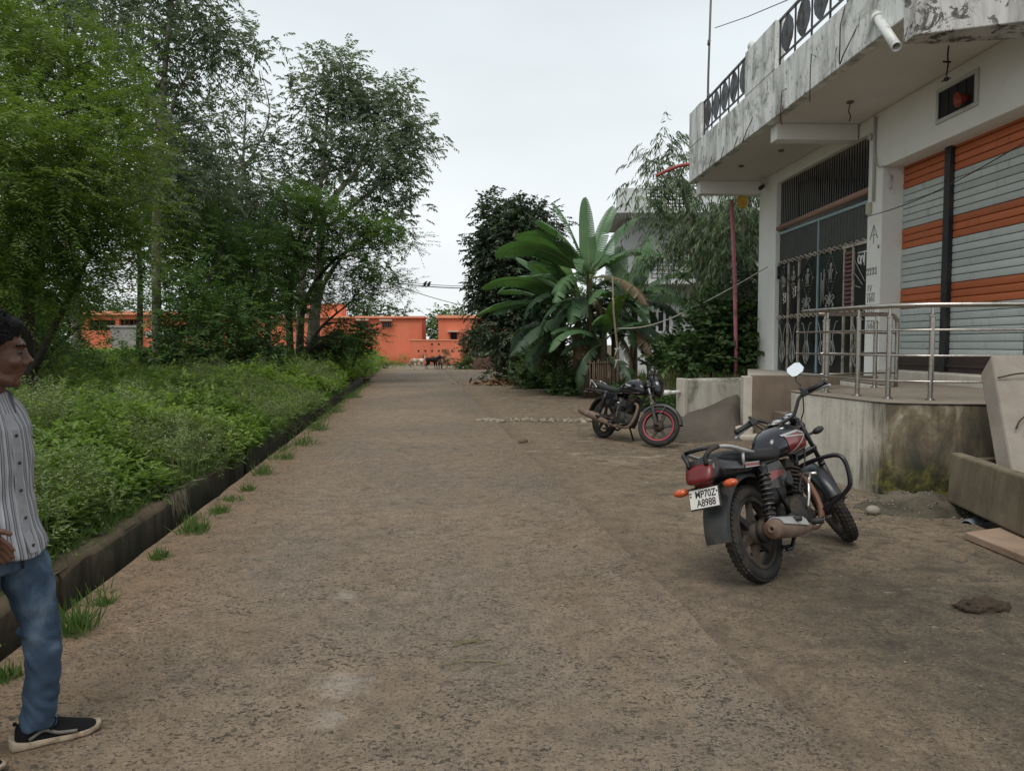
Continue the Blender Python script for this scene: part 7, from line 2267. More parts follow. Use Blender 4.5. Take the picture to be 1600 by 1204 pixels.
    for k, a in enumerate(ang):
        s = k / 14
        rr = (.375 + .035 * s) if A else .355 + .03 * s
        hw = (.075 + .012 * math.sin(s * 3)) if A else .065
        a = R(a)
        row = []
        for y, dr in ((-hw, -.03), (-hw, .0), (-hw * .55, .010), (0, .014), (hw * .55, .010), (hw, 0), (hw, -.03)):
            row.append(Vector((math.cos(a) * (rr + dr) - (.03 * s if A else 0), y, Rw + math.sin(a) * (rr + dr) + (.05 * s * (1 - s) if A else 0))))
        rows.append(row + [v + Vector((0, 0, -.001)) - Vector((math.cos(a), 0, math.sin(a))) * .006 for v in reversed(row)])
    b.loft(rows); P(b, 'rear_mudguard', MAT_PLASTIC, sharp=40)
    if A:
        pc = Vector((-.452, 0, .60)); tl = R(14)
        pl_ = empty('number_plate', pc, (0, tl, 0)); pl_.parent = root
        b = MB(); b.box((.006, 0, 0), (.008, .215, .130)); b.build('backing', MAT_PLASTIC, pl_, bevel=.003)
        b = MB(); b.box((-.002, 0, 0), (.004, .200, .115)); b.build('plate', MAT_PLATE, pl_)
        for txt, sz, y, z in (('MP70Z', .062, -.014, .005), ('A8988', .062, -.014, -.048), ('IND', .011, .090, .034)):
            cu = bpy.data.curves.new('lettering', 'FONT'); cu.body = txt; cu.size = sz; cu.align_x = 'CENTER'; cu.extrude = .0008; cu.offset = .0008
            cu.materials.append(MAT_INK)
            t = freeze_text('lettering', cu, pl_, (-.0048, y, z)); t.rotation_euler = (R(90), 0, R(-90)); t.scale = (.80, 1, 1)
        b = MB(); b.box((-.0045, .090, .020), (.001, .012, .010)); b.box((-.0045, -.094, .030), (.001, .008, .012)); b.build('plate_marks', MAT_INK, pl_)
        b = MB(); b.tube([(-.30, 0, .70), (-.41, 0, .66), (-.425, 0, .62)], .018, 8); P(b, 'plate_bracket', MAT_PLASTIC)
    # rear and front indicators
    for s in (-1, 1):
        b = MB(); x, z = (-.40, .655) if A else (-.34, .70)
        b.tube([(x + .06, s * .07, z + .01), (x, s * .13, z)], .012, 8); i0 = P(b, 'indicator', MAT_PLASTIC)
        b = MB(); b.ball((x - .012, s * .175, z), (.036, .052, .026), 14, 8, (0, 0, s * .25)); b.build('lens', MAT_ORLENS if A else MAT_PLASTIC, i0)
    # grab rail
    b = MB()
    if A:
        for s in (-1, 1): b.tube(spline([(.02, s * .145, .805), (-.10, s * .152, .825), (-.26, s * .145, .868), (-.36, s * .115, .885)], 5), interp([.010, .02, .018, .014], 16), 10, flat=((0, 0, 1), .7))
        b.tube([(-.12, .13, .74), (-.12, .148, .815)], .010, 6); b.tube([(-.12, -.13, .74), (-.12, -.148, .815)], .010, 6)
        g = P(b, 'grab_rail', MAT_SILVER)
        b = MB(); b.tube(spline([(-.345, -.122, .884), (-.40, -.10, .872), (-.425, -.07, .84), (-.43, -.06, .79)], 4), .015, 8); b.tube(spline([(-.345, .122, .884), (-.40, .10, .872), (-.425, .07, .84), (-.43, .06, .79)], 4), .015, 8); b.tube([(-.36, -.115, .887), (-.375, 0, .892), (-.36, .115, .887)], .013, 8)
        b.build('rear_bridge', MAT_FRAME, g)
    else:
        b.tube(spline([(-.14, -.135, .79), (-.24, -.13, .86), (-.36, -.11, .905), (-.385, -.05, .905), (-.385, .05, .905), (-.36, .11, .905), (-.24, .13, .86), (-.14, .135, .79)], 5), .012, 8)
        for s in (-1, 1): b.tube([(-.37, s * .10, .90), (-.37, s * .095, .76)], .012, 8)
        P(b, 'grab_rail', MAT_CHROME)
    # crash guard
    if A:
        b = MB()
        for s in (-1, 1): b.tube(spline([(.80, s * .03, .63), (.80, s * .15, .655), (.80, s * .31, .665), (.795, s * .375, .62), (.79, s * .38, .50), (.785, s * .345, .42), (.77, s * .20, .335), (.76, s * .05, .28)], 5), .0155, 10)
        P(b, 'crash_guard', MAT_GUARD)

    # ---- everything that turns with the steering
    def SB():
        b = MB(); b.X = S; return b
    foff = Vector((math.cos(R(26)), 0, math.sin(R(26)))) * .012
    ax0 = Vector((WB, 0, Rw))
    def fork(t, s): return ax0 - axd * t + Vector((-.012, s * .088, 0)) + foff * -1
    for s in (-1, 1):
        b = SB(); b.tube([fork(-.02, s), fork(.02, s), fork(.33, s)], [.022, .028, .026], 12); b.tube([fork(.0, s), fork(.0, s) + Vector((0, -s * .035, 0))], .02, 8); fl = P(b, 'fork_leg', MAT_FRAME if A else MAT_PLASTIC)
        b = SB(); b.tube([fork(.32, s), fork(.70, s)], .017, 12); b.tube([fork(.32, s), fork(.345, s)], .027, 12); b.build('fork_tube', MAT_CHROME if not A else MAT_FRAME, fl)
    b = SB(); b.box(piv + Vector((.01, 0, .03)), (.07, .22, .03), (0, R(-26) * -1, 0)); b.box(piv - axd * -.16 + Vector((.02, 0, 0)), (.07, .22, .03), (0, R(26), 0)); P(b, 'triple_clamp', MAT_FRAME, .006)
    # front mudguard
    rows = []
    a0, a1 = (20, 172) if A else (15, 150)
    for k in range(22):
        a = R(a0 + (a1 - a0) * k / 21); rr = Rw + .035 + (.012 * (k / 21) if A else 0)
        hw = (.062 if A else .055) * (.75 + .25 * math.sin(math.pi * min(1, .15 + k / 24)))
        row = [ax0 + Vector((math.cos(a) * (rr + dr), y, math.sin(a) * (rr + dr))) for y, dr in ((-hw, -.035), (-hw * .95, -.008), (-hw * .55, .006), (0, .010), (hw * .55, .006), (hw * .95, -.008), (hw, -.035))]
        rows.append(row + [v - (v - ax0).normalized() * .005 for v in reversed(row)])
    b = SB(); b.loft(rows)
    for s in (-1, 1): b.tube([ax0 + Vector((.03, s * .058, .30)), ax0 + Vector((-.02, s * .075, .16))], .006, 6)
    P(b, 'front_mudguard', MAT_TEALFEN, sharp=45)
    # headlamp cowl
    hc = Vector((1.07, 0, .90))
    b = SB()
    if A: b.loft([sup(.98, .905, .085, .075, 20, 2.6), sup(1.02, .90, .125, .115, 20, 2.6), sup(1.09, .885, .130, .115, 20, 2.8), sup(1.15, .86, .105, .09, 20, 2.6), sup(1.165, .855, .09, .075, 20, 2.6)])
    else: b.loft([sup(.98, .93, .07, .06, 20, 2.6), sup(1.02, .915, .115, .13, 20, 2.6), sup(1.10, .885, .125, .145, 20, 2.4), sup(1.17, .845, .10, .12, 20, 2.2), sup(1.185, .835, .08, .09, 20, 2.2)])
    cw = P(b, 'headlamp_cowl', MAT_GLOSS, subsurf=1)
    b = SB(); b.ball((1.155, 0, .85), (.025, .085, .07), 16, 8); b.build('headlight', MAT_CLEAR, cw)
    b = SB()   # smoked visor above the dials
    b.loft([[Vector((x, y, z)) for y, z in pts] for x, pts in ((1.10, [(-.115, .93), (-.07, .985), (0, 1.0), (.07, .985), (.115, .93)]), (1.05, [(-.125, .955), (-.08, 1.02), (0, 1.035), (.08, 1.02), (.125, .955)]), (1.045, [(-.12, .955), (-.075, 1.012), (0, 1.027), (.075, 1.012), (.12, .955)]), (1.095, [(-.11, .93), (-.065, .978), (0, .993), (.065, .978), (.11, .93)]))], closed=False)
    b.build('visor', MAT_GLOSS, cw)
    for s in (-1, 1):
        b = SB(); q = Vector((-.55, 0, .83)).normalized(); o = Vector((.975, s * -.052 + .0, 1.0)); rr = .048 if s < 0 else .042
        b.lathe([(rr * .9, -.06), (rr * 1.1, -.02), (rr * 1.12, .012), (rr * .98, .014), (rr * .96, .008)], o, q, 24); gz = P(b, 'gauge', MAT_GLOSS)
        b = SB(); b.lathe([(.0, .007), (rr * .97, .007)], o, q, 24); b.build('dial', MAT_DIAL, gz)
        b = SB(); b.lathe([(.0, .010), (.008, .010), (.008, .008)], o, q, 8); U = Vector((0, 1, 0)); V = q.cross(U)
        b.tube([o + q * .010, o + q * .010 + (U * .6 - V * .5) * rr], .0022, 4)
        for k in range(9): a = -.6 + k * .54; b.tube([o + q * .009 + (U * math.cos(a) + V * math.sin(a)) * rr * .72, o + q * .009 + (U * math.cos(a) + V * math.sin(a)) * rr * .88], .0016, 4)
        b.build('needle', MAT_INK, gz)
    b = SB(); b.box((.975, 0, .975), (.06, .06, .03), (0, -.5, 0)); b.lathe([(.0, .01), (.018, .01), (.02, 0)], (.935, 0, .965), (-.5, 0, .85), 14); b.box((.945, -.02, .985), (.012, .12, .03), (0, -.5, 0)); P(b, 'ignition_panel', MAT_SILVER, .004)
    # handlebar
    hb = 1.0 if A else 1.06
    bar = [(.92, .0, .985), (.915, .07, .99), (.90, .12, 1.03 * hb), (.885, .17, 1.075 * hb), (.86, .24, 1.085 * hb), (.80, .36, 1.075 * hb)]
    b = SB(); L_ = spline([(x, y, z) for x, y, z in bar], 5); Rr = [Vector((p.x, -p.y, p.z)) for p in L_]
    b.tube(list(reversed(Rr)) + L_[1:], .0125, 10); P(b, 'handlebar', MAT_FRAME)
    for s in (-1, 1):
        e1 = Vector((.80, s * .36, 1.075 * hb)); e0 = Vector((.86, s * .24, 1.085 * hb)); q = (e1 - e0).normalized()
        b = SB(); b.tube([e0 + q * .01, e1 + q * .006], .019, 12); b.lathe([(.019, 0), (.023, .004), (.023, .012), (.0, .014)], e1, q, 12); P(b, 'grip', MAT_RUBBER)
        b = SB(); b.box(e0 - q * .02, (.05, .055, .045), Matrix.Rotation(math.atan2(q.y, q.x), 3, 'Z')); b.tube([e0 - q * .03 + Vector((0, 0, .02)), e0 - q * .03 + Vector((0, 0, .05))], .014, 8); P(b, 'switch_block', MAT_PLASTIC, .006)
        b = SB(); lv = spline([e0 - q * .02 + Vector((.03, 0, -.01)), e0 + q * .05 + Vector((.055, 0, -.012)), e1 - q * .02 + Vector((.05, 0, -.02)), e1 + q * .03 + Vector((.042, 0, -.03))], 4); b.tube(lv, .006, 6, flat=((0, 0, 1), 1.6)); b.ball(lv[-1], .010, 8, 6); P(b, 'lever', MAT_SILVER if A else MAT_FRAME)
        b = SB(); b.tube(spline([e0 - q * .02 + Vector((.04, 0, 0)), e0 + Vector((.13, -s * .06, .0)), Vector((1.03, s * .10, .99)), Vector((.99, s * .05, .88))], 5), .005, 5)
        b.tube(spline([e0 - q * .04 + Vector((.03, 0, -.01)), e0 + Vector((.10, -s * .08, -.10)), Vector((1.0, s * .11, .93)), Vector((.97, s * .05, .83))], 5), .005, 5); P(b, 'control_cable', MAT_WIRE)
        b = SB(); o = Vector((1.03, s * .125, .815)); b.tube([o + Vector((-.02, -s * .05, .01)), o + Vector((0, s * .03, 0))], .010, 8); b.ball(o + Vector((0, s * .06, 0)), (.032, .046, .026), 12, 8); P(b, 'indicator', MAT_PLASTIC)
    if A:
        b = SB(); o = Vector((.875, -.205, 1.09)); c = Vector((.93, -.275, 1.275)); b.tube([o, Vector((.90, -.235, 1.15)), Vector((.95, -.235, 1.20)), c], .006, 6); mi = P(b, 'mirror', MAT_FRAME)
        q = Vector((-1, st.get('mir', .1), .10)).normalized(); U = Vector((0, 0, 1)); U = (U - q * U.dot(q)).normalized(); V = q.cross(U)
        hexa = [(-.060, -.020), (-.052, .030), (-.020, .047), (.050, .040), (.064, .014), (.050, -.035), (.020, -.047), (-.038, -.042)]
        b = SB(); b.loft([[c + V * x * k + U * z * k + q * d for x, z in hexa] for k, d in ((.4, -.03), (.9, -.018), (1.05, .0), (1.05, .006))], smooth=False); b.build('mirror_shell', MAT_PLASTIC, mi, sharp=40)
        b = SB(); b.add([c + V * x * .97 + U * z * .97 + q * .0075 for x, z in hexa], [tuple(range(8))]); b.build('mirror_glass', MAT_MIRROR, mi)
    return root


def park(root, rear, front, lean):
    d_ = front - rear
    root.location = (rear.x, rear.y, .014 if rear.x < 1.5 else .001)
    root.rotation_euler = Euler((R(-lean), 0, math.atan2(d_.y, d_.x)), 'XYZ')


k1 = dict(a=True, steer=40, lean=18, mir=.35)
bike1 = motorcycle('black and red motorcycle with silver grab rail and white number plate beside the plinth', k1)
park(bike1, G(1197, 908), G(1330, 844), 18)
k2 = dict(a=False, steer=38, lean=9)
bike2 = motorcycle('plain black motorcycle with a pinkish red front rim parked at the driveway ramp', k2)
park(bike2, G(941, 684), G(1016, 697), 9)
# ================================================================== man at the left edge, dogs at the end of the road
def melt(b, name, mat, parent, voxel, smooth=4, wrinkle=None):
    """fuse overlapping limbs into one continuous skin"""
    o = b.build(name, mat, parent)
    m = o.modifiers.new('fuse', 'REMESH'); m.mode = 'VOXEL'; m.voxel_size = voxel; m.use_smooth_shade = True
    m = o.modifiers.new('soft', 'SMOOTH'); m.factor = .5; m.iterations = smooth
    freeze(o)
    me = o.data
    if wrinkle is not None:
        n = len(me.vertices)
        co = np.empty(n * 3, np.float32); me.vertices.foreach_get('co', co); co = co.reshape(-1, 3)
        no = np.empty(n * 3, np.float32); me.vertices.foreach_get('normal', no); no = no.reshape(-1, 3)
        d = np.array([wrinkle(Vector(p)) for p in co], np.float32)
        me.vertices.foreach_set('co', (co + no * d[:, None]).ravel())
    me.polygons.foreach_set('use_smooth', [True] * len(me.polygons))
    if not me.materials: me.materials.append(mat)
    me.update()
    return o


def mat_skin():
    t = NT('brown_skin'); v = t.co()
    c = t.ramp(t.noise(v, 9.0, 5.0), [(.3, (0.080, 0.036, 0.021)), (.7, (0.118, 0.056, 0.033))])
    return t.bsdf(c, .5, 0, t.bump(t.noise(v, 160.0, 3.0), .12, .002), .4, **{'Subsurface Weight': .08, 'Subsurface Radius': (.02, .008, .004)})


def mat_denim():
    t = NT('faded_blue_denim'); v = t.co()
    c = t.ramp(t.noise(v, 5.0, 6.0, .6, .4), [(.32, (0.018, 0.034, 0.060)), (.50, (0.042, 0.072, 0.115)), (.66, (0.115, 0.160, 0.21))])
    tw = t.n('TexWave', {'Vector': t.co(scale=(1, 1, .7), rot=(0, .6, .3)), 'Scale': 160.0, 'Distortion': 1.0})
    c = t.mix(t.math('MULTIPLY', tw.outputs[0], .18), c, (0.12, 0.16, 0.21))
    return t.bsdf(c, .85, 0, t.bump(tw.outputs[0], .15, .002), .2)


def mat_shirt():
    t = NT('grey_striped_cotton')
    u = t.n('Attribute', attribute_name='stripe').outputs['Fac']
    f = t.math('FRACT', t.math('MULTIPLY', u, 1 / .031))
    c = t.ramp(f, [(0.0, (0.40, 0.40, 0.41)), (.18, (0.40, 0.40, 0.41)), (.21, (0.085, 0.085, 0.10)), (.34, (0.085, 0.085, 0.10)), (.37, (0.36, 0.36, 0.38)), (.46, (0.18, 0.18, 0.20)), (.50, (0.34, 0.34, 0.36)), (.56, (0.10, 0.10, 0.12)), (.70, (0.13, 0.13, 0.15)), (.73, (0.42, 0.42, 0.43)), (.86, (0.20, 0.20, 0.22)), (.90, (0.38, 0.38, 0.40))])
    v = t.co()
    wv = t.noise(v, 260.0, 2.0)
    return t.bsdf(t.mix(t.ramp(wv, [(.3, .25), (.6, 0.0)]), c, (0.22, 0.22, 0.23)), .85, 0, t.bump(wv, .1, .002), .2)


MAT_SKIN, MAT_DENIM, MAT_SHIRT = mat_skin(), mat_denim(), mat_shirt()
MAT_HAIR = M('black_hair', (0.005, 0.0045, 0.0045), .65, 0, .3, 20, .3, 200, spec=.2)
q = XY((-27 - 800) / 1200 * 2.70, 2.70)
man = empty('person',  (q.x, q.y, .012), (0, 0, R(-12)), 'person in a striped shirt, blue jeans and black shoes looking away down the road', 'person')
man.scale = (1, 1, .972)
hips = {1: (.02, .085, .80), -1: (.0, -.085, .80)}
knee = {1: (.115, .095, .43), -1: (-.005, -.09, .43)}
ankl = {1: (.085, .10, .085), -1: (-.10, -.085, .085)}
shou = {1: (-.04, .165, 1.255), -1: (-.03, -.17, 1.26)}
elbo = {1: (-.14, .235, 1.03), -1: (-.10, -.265, 1.05)}
wris = {1: (-.06, .215, .80), -1: (.075, -.185, .87)}
turn = R(36)
HC = Vector((.035, .0, 1.50))
HM = Matrix.Translation(HC) @ Matrix.Rotation(turn, 4, 'Z') @ Matrix.Rotation(R(4), 4, 'Y')

b = MB()
torso = [(.72, .0, .11, .15), (.86, .0, .105, .145), (1.0, .0, .10, .14), (1.15, .0, .10, .155), (1.26, -.005, .09, .165), (1.32, -.01, .07, .12), (1.36, .0, .055, .065)]
b.loft([[Vector((f + rx * math.cos(a), ry * math.sin(a), z)) for a in np.linspace(0, 2 * math.pi, 25)[:-1]] for z, f, rx, ry in torso])
b.tube([(-.01, 0, 1.28), (.005, 0, 1.36), (.03, 0, 1.45)], [.065, .054, .056], 16)
for s in (-1, 1):
    b.tube(spline([hips[s], knee[s], ankl[s]], 6), interp([.082, .052, .055, .036], 13), 14)
    b.ball(Vector(ankl[s]) + Matrix.Rotation(R(40 if s > 0 else -8), 3, 'Z') @ Vector((.045, 0, -.042)), (.085, .026, .026), 12, 8, (0, 0, R(40 if s > 0 else -8)))
    b.ball(shou[s], .055)
    b.tube(spline([shou[s], elbo[s], wris[s]], 6), interp([.050, .040, .036, .026], 13), 12)
# head
b.X = HM
b.ball((-.012, 0, .045), (.098, .076, .092), 20, 14)
b.ball((.035, 0, -.02), (.062, .062, .085), 18, 12)
b.ball((.040, 0, -.085), (.048, .045, .040), 16, 10)
b.ball((.070, 0, -.105), (.024, .026, .020), 12, 8)
b.ball((.080, 0, .035), (.022, .052, .016), 12, 8)
for s in (-1, 1):
    b.ball((.070, s * .040, -.030), (.024, .024, .022), 12, 8)
    b.tube([(-.005, s * .050, -.062), (.03, s * .043, -.092), (.062, s * .022, -.104)], [.018, .018, .017], 8)
b.tube([(.090, 0, .020), (.104, 0, -.008), (.118, 0, -.030)], [.011, .012, .015], 10)
for s in (-1, 1): b.ball((.102, s * .013, -.034), (.012, .010, .009), 8, 6)
b.tube([(.088, .0, -.040), (.096, 0, -.058)], [.014, .014], 8)
for z, w in ((-.062, .024), (-.076, .021)): b.tube([(.076, -w, z), (.094, 0, z), (.076, w, z)], [.004, .0085, .004], 8)
for s in (-1, 1):   # ears
    e0 = Vector((-.008, s * .076, -.012))
    b.tube([e0 + Vector((.018 * math.cos(a) - .006, s * .010 + s * .006 * math.cos(a + 2.6), .031 * math.sin(a))) for a in np.linspace(.0, 5.4, 14)], .0062, 6)
    b.ball(e0, (.015, .008, .024), 8, 6)
b.X = None
# hands: palm, four unequal fingers and a thumb; the right one rests in the pocket mouth
for s in (-1, 1):
    w = Vector(wris[s])
    dv = Vector((.78, .45, -.40)).normalized() if s < 0 else Vector((.35, -.05, -1)).normalized()
    dn = Vector((.50, .25, -.83)).normalized() if s < 0 else Vector((.75, -.1, -.65)).normalized()
    side = dv.cross(Vector((0, s, 0))).normalized()
    if side.z < 0: side = -side
    pc = w + dv * .055
    b.tube([w - dv * .01, w + dv * .035, w + dv * .085], [.026, .034, .033], 12, flat=(side, 1.25) if True else None)
    for k, L in enumerate((.068, .078, .072, .056)):
        st = w + dv * .080 + side * (.030 - .0205 * k)
        b.tube([st - dv * .02, st + dv * .010, st + (dv + dn).normalized() * L * .55, st + (dv + dn).normalized() * L * .55 + dn * L * .5], [.0085, .009, .0082, .0065], 8)
    t0 = w + dv * .022 + side * .028
    b.tube([t0, t0 + dv * .03 + side * .022, t0 + dv * .066 + side * .030, t0 + dv * .094 + side * .026], [.013, .0115, .0105, .008], 10)
body = melt(b, 'body', MAT_SKIN, man, .0048, 3)

# eyes, brows
b = MB(); b.X = HM
for s in (-1, 1): b.ball((.079, s * .032, .006), (.0095, .013, .006), 10, 8)
b.mi = 1
for s in (-1, 1): b.ball((.0885, s * .032, .006), (.005, .006, .006), 8, 6)
b.build('eyes', [M('eye_white', (0.07, 0.055, 0.05), .3, 0, .05, 5, 0), MAT_GATEBLACK], man)
b = MB(); b.X = HM
for s in (-1, 1): b.tube([(.098, s * .014, .028), (.093, s * .034, .034), (.074, s * .052, .028)], [.004, .005, .003], 6)
b.build('eyebrows', MAT_HAIR, man)
# hair: a cap with uneven locks
rh = rg(300)
b = MB(); b.X = HM
b.ball((-.022, 0, .068), (.106, .088, .086), 20, 14); b.ball((-.062, 0, .02), (.062, .074, .080), 18, 12); b.ball((.030, 0, .098), (.066, .068, .044), 16, 10)
for s in (-1, 1): b.ball((-.035, s * .066, .028), (.035, .016, .055), 10, 8); b.ball((.012, s * .070, .045), (.020, .012, .035), 10, 8)
hair = melt(b, 'hair', MAT_HAIR, man, .007, 2, lambda p: .003 * noise.noise(p * 40) + .002 * noise.noise(p * 110))
n = 2600
u = unit(rh.normal(0, 1, (n, 3))); u[:, 2] = np.abs(u[:, 2]) * 1.0 - .35 * (u[:, 0] < .2)
keep = (u[:, 0] < .55) | (u[:, 2] > .35); u = unit(u[keep]); n = len(u)
P = u * np.array([.102, .085, .086]) + np.array([-.022, 0, .062])
T = unit(np.stack([.45 + .3 * u[:, 0] + rh.normal(0, .35, n), .5 * u[:, 1] + rh.normal(0, .35, n), -.25 - .5 * (1 - np.abs(u[:, 2])) + rh.normal(0, .25, n)], 1) + .5 * u)
HMn = np.array(HM.to_3x3()); P = P @ HMn.T + np.array(HC); T = T @ HMn.T; N = u @ HMn.T
o = leaf_mesh('hair_locks', P, T, N, rh.uniform(.02, .045, n), rh.uniform(.002, .005, n), .4, MAT_HAIR, hair)

# shirt
def stripe_coord(me):
    n = len(me.vertices)
    co = np.empty(n * 3, np.float32); me.vertices.foreach_get('co', co); co = co.reshape(-1, 3)
    u = np.arctan2(co[:, 1], co[:, 0]) * .145
    for s in (-1, 1):
        best = np.full(n, 9.0)
        for a, c in ((shou[s], elbo[s]), (elbo[s], wris[s])):
            a, c = np.array(a), np.array(c); ax = c - a; L = np.linalg.norm(ax); ax /= L
            t = np.clip((co - a) @ ax, 0, L); rel = co - a - t[:, None] * ax; d = np.linalg.norm(rel, axis=1)
            ref = np.cross(ax, [1, 0, 0]); ref /= np.linalg.norm(ref); r2 = np.cross(ax, ref)
            m = (d < .062) & (np.abs(co[:, 1]) > .148) & (d < best)
            u[m] = (np.arctan2(rel @ r2, rel @ ref) * .055)[m]; best[m] = d[m]
    at = me.attributes.new('stripe', 'FLOAT', 'POINT'); at.data.foreach_set('value', (u + 3.0).astype(np.float32))


b = MB()
sh = [(.775, .012, .154, .186), (.80, .010, .146, .182), (.85, .005, .134, .172), (.98, .0, .118, .160), (1.12, .0, .115, .172), (1.22, -.003, .108, .186), (1.275, -.010, .095, .178), (1.32, -.012, .078, .140), (1.355, -.005, .066, .080)]
b.loft([[Vector((f + rx * math.copysign(abs(math.cos(a)) ** .9, math.cos(a)), ry * math.copysign(abs(math.sin(a)) ** .9, math.sin(a)), z - (.03 * max(0, math.cos(a)) ** 8 if z < .78 else 0))) for a in np.linspace(0, 2 * math.pi, 33)[:-1]] for z, f, rx, ry in sh])
for s in (-1, 1):
    w = Vector(elbo[s]).lerp(Vector(wris[s]), .62)
    b.ball(shou[s], .064); b.tube(spline([shou[s], elbo[s], w], 6), interp([.066, .056, .052, .046], 13), 14); b.tube([w, w + (Vector(wris[s]) - Vector(elbo[s])).normalized() * .03], .049, 14)
shirt = melt(b, 'shirt', MAT_SHIRT, man, .008, 3, lambda p: .006 * noise.noise(Vector((p.x * 9, p.y * 9, p.z * 13))) + .0045 * noise.noise(Vector((p.x * 26, p.y * 26, p.z * 14 + p.x * 20))))
stripe_coord(shirt.data)
b = MB()
rows = [[Vector((f + rx + .004 + dx, y, z)) for y, dx in ((-.016, -.004), (-.016, .003), (.016, .003), (.016, -.004))] for z, f, rx, ry in sh[:-2]]
b.loft(rows, smooth=False); pk = b.build('placket', M('grey_shirt_placket', (0.25, 0.25, 0.265), .85, 0, .15, 40, .1), shirt)
b = MB()
for z in (.80, .90, 1.0, 1.10, 1.20):
    x = float(np.interp(z, [r_[0] for r_ in sh], [r_[1] + r_[2] for r_ in sh])) + .009
    b.lathe([(.0, .003), (.006, .003), (.006, 0)], (x, 0, z), (1, 0, 0), 10)
b.build('buttons', MAT_GATEBLACK, shirt)
b = MB()
for s in (-1, 1):
    b.loft([[Vector((-.055 + .13 * t * 1.0, s * (.02 + .055 * math.sin(math.pi * min(1, .25 + t * .6))), 1.395 - .05 * t)), Vector((-.062 + .14 * t, s * (.024 + .066 * math.sin(math.pi * min(1, .25 + t * .6))), 1.352 - .075 * t)), Vector((-.058 + .14 * t, s * (.018 + .060 * math.sin(math.pi * min(1, .25 + t * .6))), 1.35 - .072 * t))] for t in np.linspace(0, 1, 9)])
b.build('collar', bpy.data.materials['grey_shirt_placket'], shirt)
# jeans
b = MB()
b.loft([[Vector((f + rx * math.cos(a), ry * math.sin(a), z)) for a in np.linspace(0, 2 * math.pi, 25)[:-1]] for z, f, rx, ry in ((.70, .01, .10, .14), (.76, .005, .118, .155), (.88, .0, .112, .150))])
for s in (-1, 1):
    h, k, a = map(Vector, (hips[s], knee[s], ankl[s]))
    b.tube(spline([h + Vector((0, 0, .03)), k, a + Vector((0, 0, .0))], 8), interp([.082, .084, .069, .062, .060, .057], 17), 18)
    b.tube([a + Vector((0, 0, .03)), a + Vector((.004, 0, -.022))], [.057, .059], 16)
    b.ball(a + Vector((0, 0, .03)), (.061, .060, .018)); b.ball(k + Vector((-.02, 0, .02)), (.07, .072, .03))


def denim_fold(p):
    f = .008 * noise.noise(Vector((p.x * 12, p.y * 12, p.z * 20)))
    k = math.exp(-((p.z - .40) / .10) ** 2) + 1.5 * math.exp(-((p.z - .12) / .08) ** 2) + .6 * math.exp(-((p.z - .72) / .08) ** 2)
    return f + k * .011 * noise.noise(Vector((p.x * 8, p.y * 8, p.z * 26 + p.x * 34)))


jeans = melt(b, 'jeans', MAT_DENIM, man, .007, 2, denim_fold)
b = MB()
b.tube([(.112, -.012, .83), (.128, .0, .76), (.118, .01, .71)], .004, 5)
for s in (-1, 1): b.tube([Vector((.085, s * .100, .81)), Vector((.03, s * .150, .775)), Vector((-.02, s * .164, .76))], .004, 5)
b.build('seams', M('denim_stitching', (0.022, 0.034, 0.055), .9, 0, .1, 30, 0), jeans)
# shoes
MAT_KNIT = M('black_shoe_knit', (0.006, 0.006, 0.0065), .85, 0, .25, 60, .3, 260, spec=.2)
MAT_SOLE = M('dusty_cream_sole', (0.36, 0.29, 0.21), .7, 0, .12, 20, .1, dirt=(0.22, 0.16, 0.11), dirt_amt=.4)
for s in (-1, 1):
    a = Vector(ankl[s])
    sh_ = empty('shoe', (a.x, a.y, 0), (0, 0, R(40 if s > 0 else -8))); sh_.parent = man; sh_.scale = (1.02, 1.02, 1.02)
    b = MB()
    prof = [(-.075, .030, .028, .050), (-.065, .036, .034, .075), (-.03, .038, .036, .085), (.02, .038, .038, .082), (.07, .040, .043, .060), (.12, .038, .047, .040), (.165, .036, .044, .026), (.19, .034, .030, .014)]
    rings = []
    for x, z0, hw, hh in prof:
        rings.append([Vector((x, hw * math.cos(t) * (1.0 if math.sin(t) < .5 else .86), .022 + (hh * math.sin(t) if math.sin(t) > 0 else .006 * math.sin(t)))) for t in np.linspace(0, 2 * math.pi, 21)[:-1]])
    b.loft(rings); b.tube([(-.070, 0, .085), (-.073, 0, .104)], [.010, .007], 8); b.build('upper', MAT_KNIT, sh_, subsurf=1)
    b = MB()
    rings = []
    for x, hw, zt in ((-.092, .020, .048), (-.082, .034, .040), (-.04, .041, .030), (.03, .041, .027), (.10, .049, .025), (.155, .049, .026), (.19, .036, .030), (.203, .016, .032)):
        zb = .004 + .014 * max(0, (x - .13) / .07) ** 2 + (.008 if x < -.085 else 0)
        rings.append([Vector((x, -hw, zb)), Vector((x, -hw * 1.04, (zb + zt) / 2)), Vector((x, -hw * .97, zt)), Vector((x, hw * .97, zt)), Vector((x, hw * 1.04, (zb + zt) / 2)), Vector((x, hw, zb))])
    b.loft(rings); b.build('sole', MAT_SOLE, sh_, bevel=.003)
    b = MB()
    for k in range(4): x = .03 + k * .024; z = .095 - k * .012; b.tube([(x, -.026, z - .018), (x + .008, 0, z), (x, .026, z - .018)], .0028, 5)
    b.tube(spline([(.035, .0, .098), (.055, -.03, .092), (.035, -.05, .06)], 4), .0026, 5); b.build('laces', MAT_KNIT, sh_)
    b = MB()
    for sd in (-1, 1): b.tube(spline([(-.03, sd * .0375, .038), (.015, sd * .0395, .062), (.06, sd * .0430, .042), (.12, sd * .0475, .034)], 5), .005, 6, flat=((0, 0, 1), 1.4))
    b.build('side_flash', M('grey_shoe_flash', (0.13, 0.12, 0.10), .6) if s < 0 else bpy.data.materials['grey_shoe_flash'], sh_)


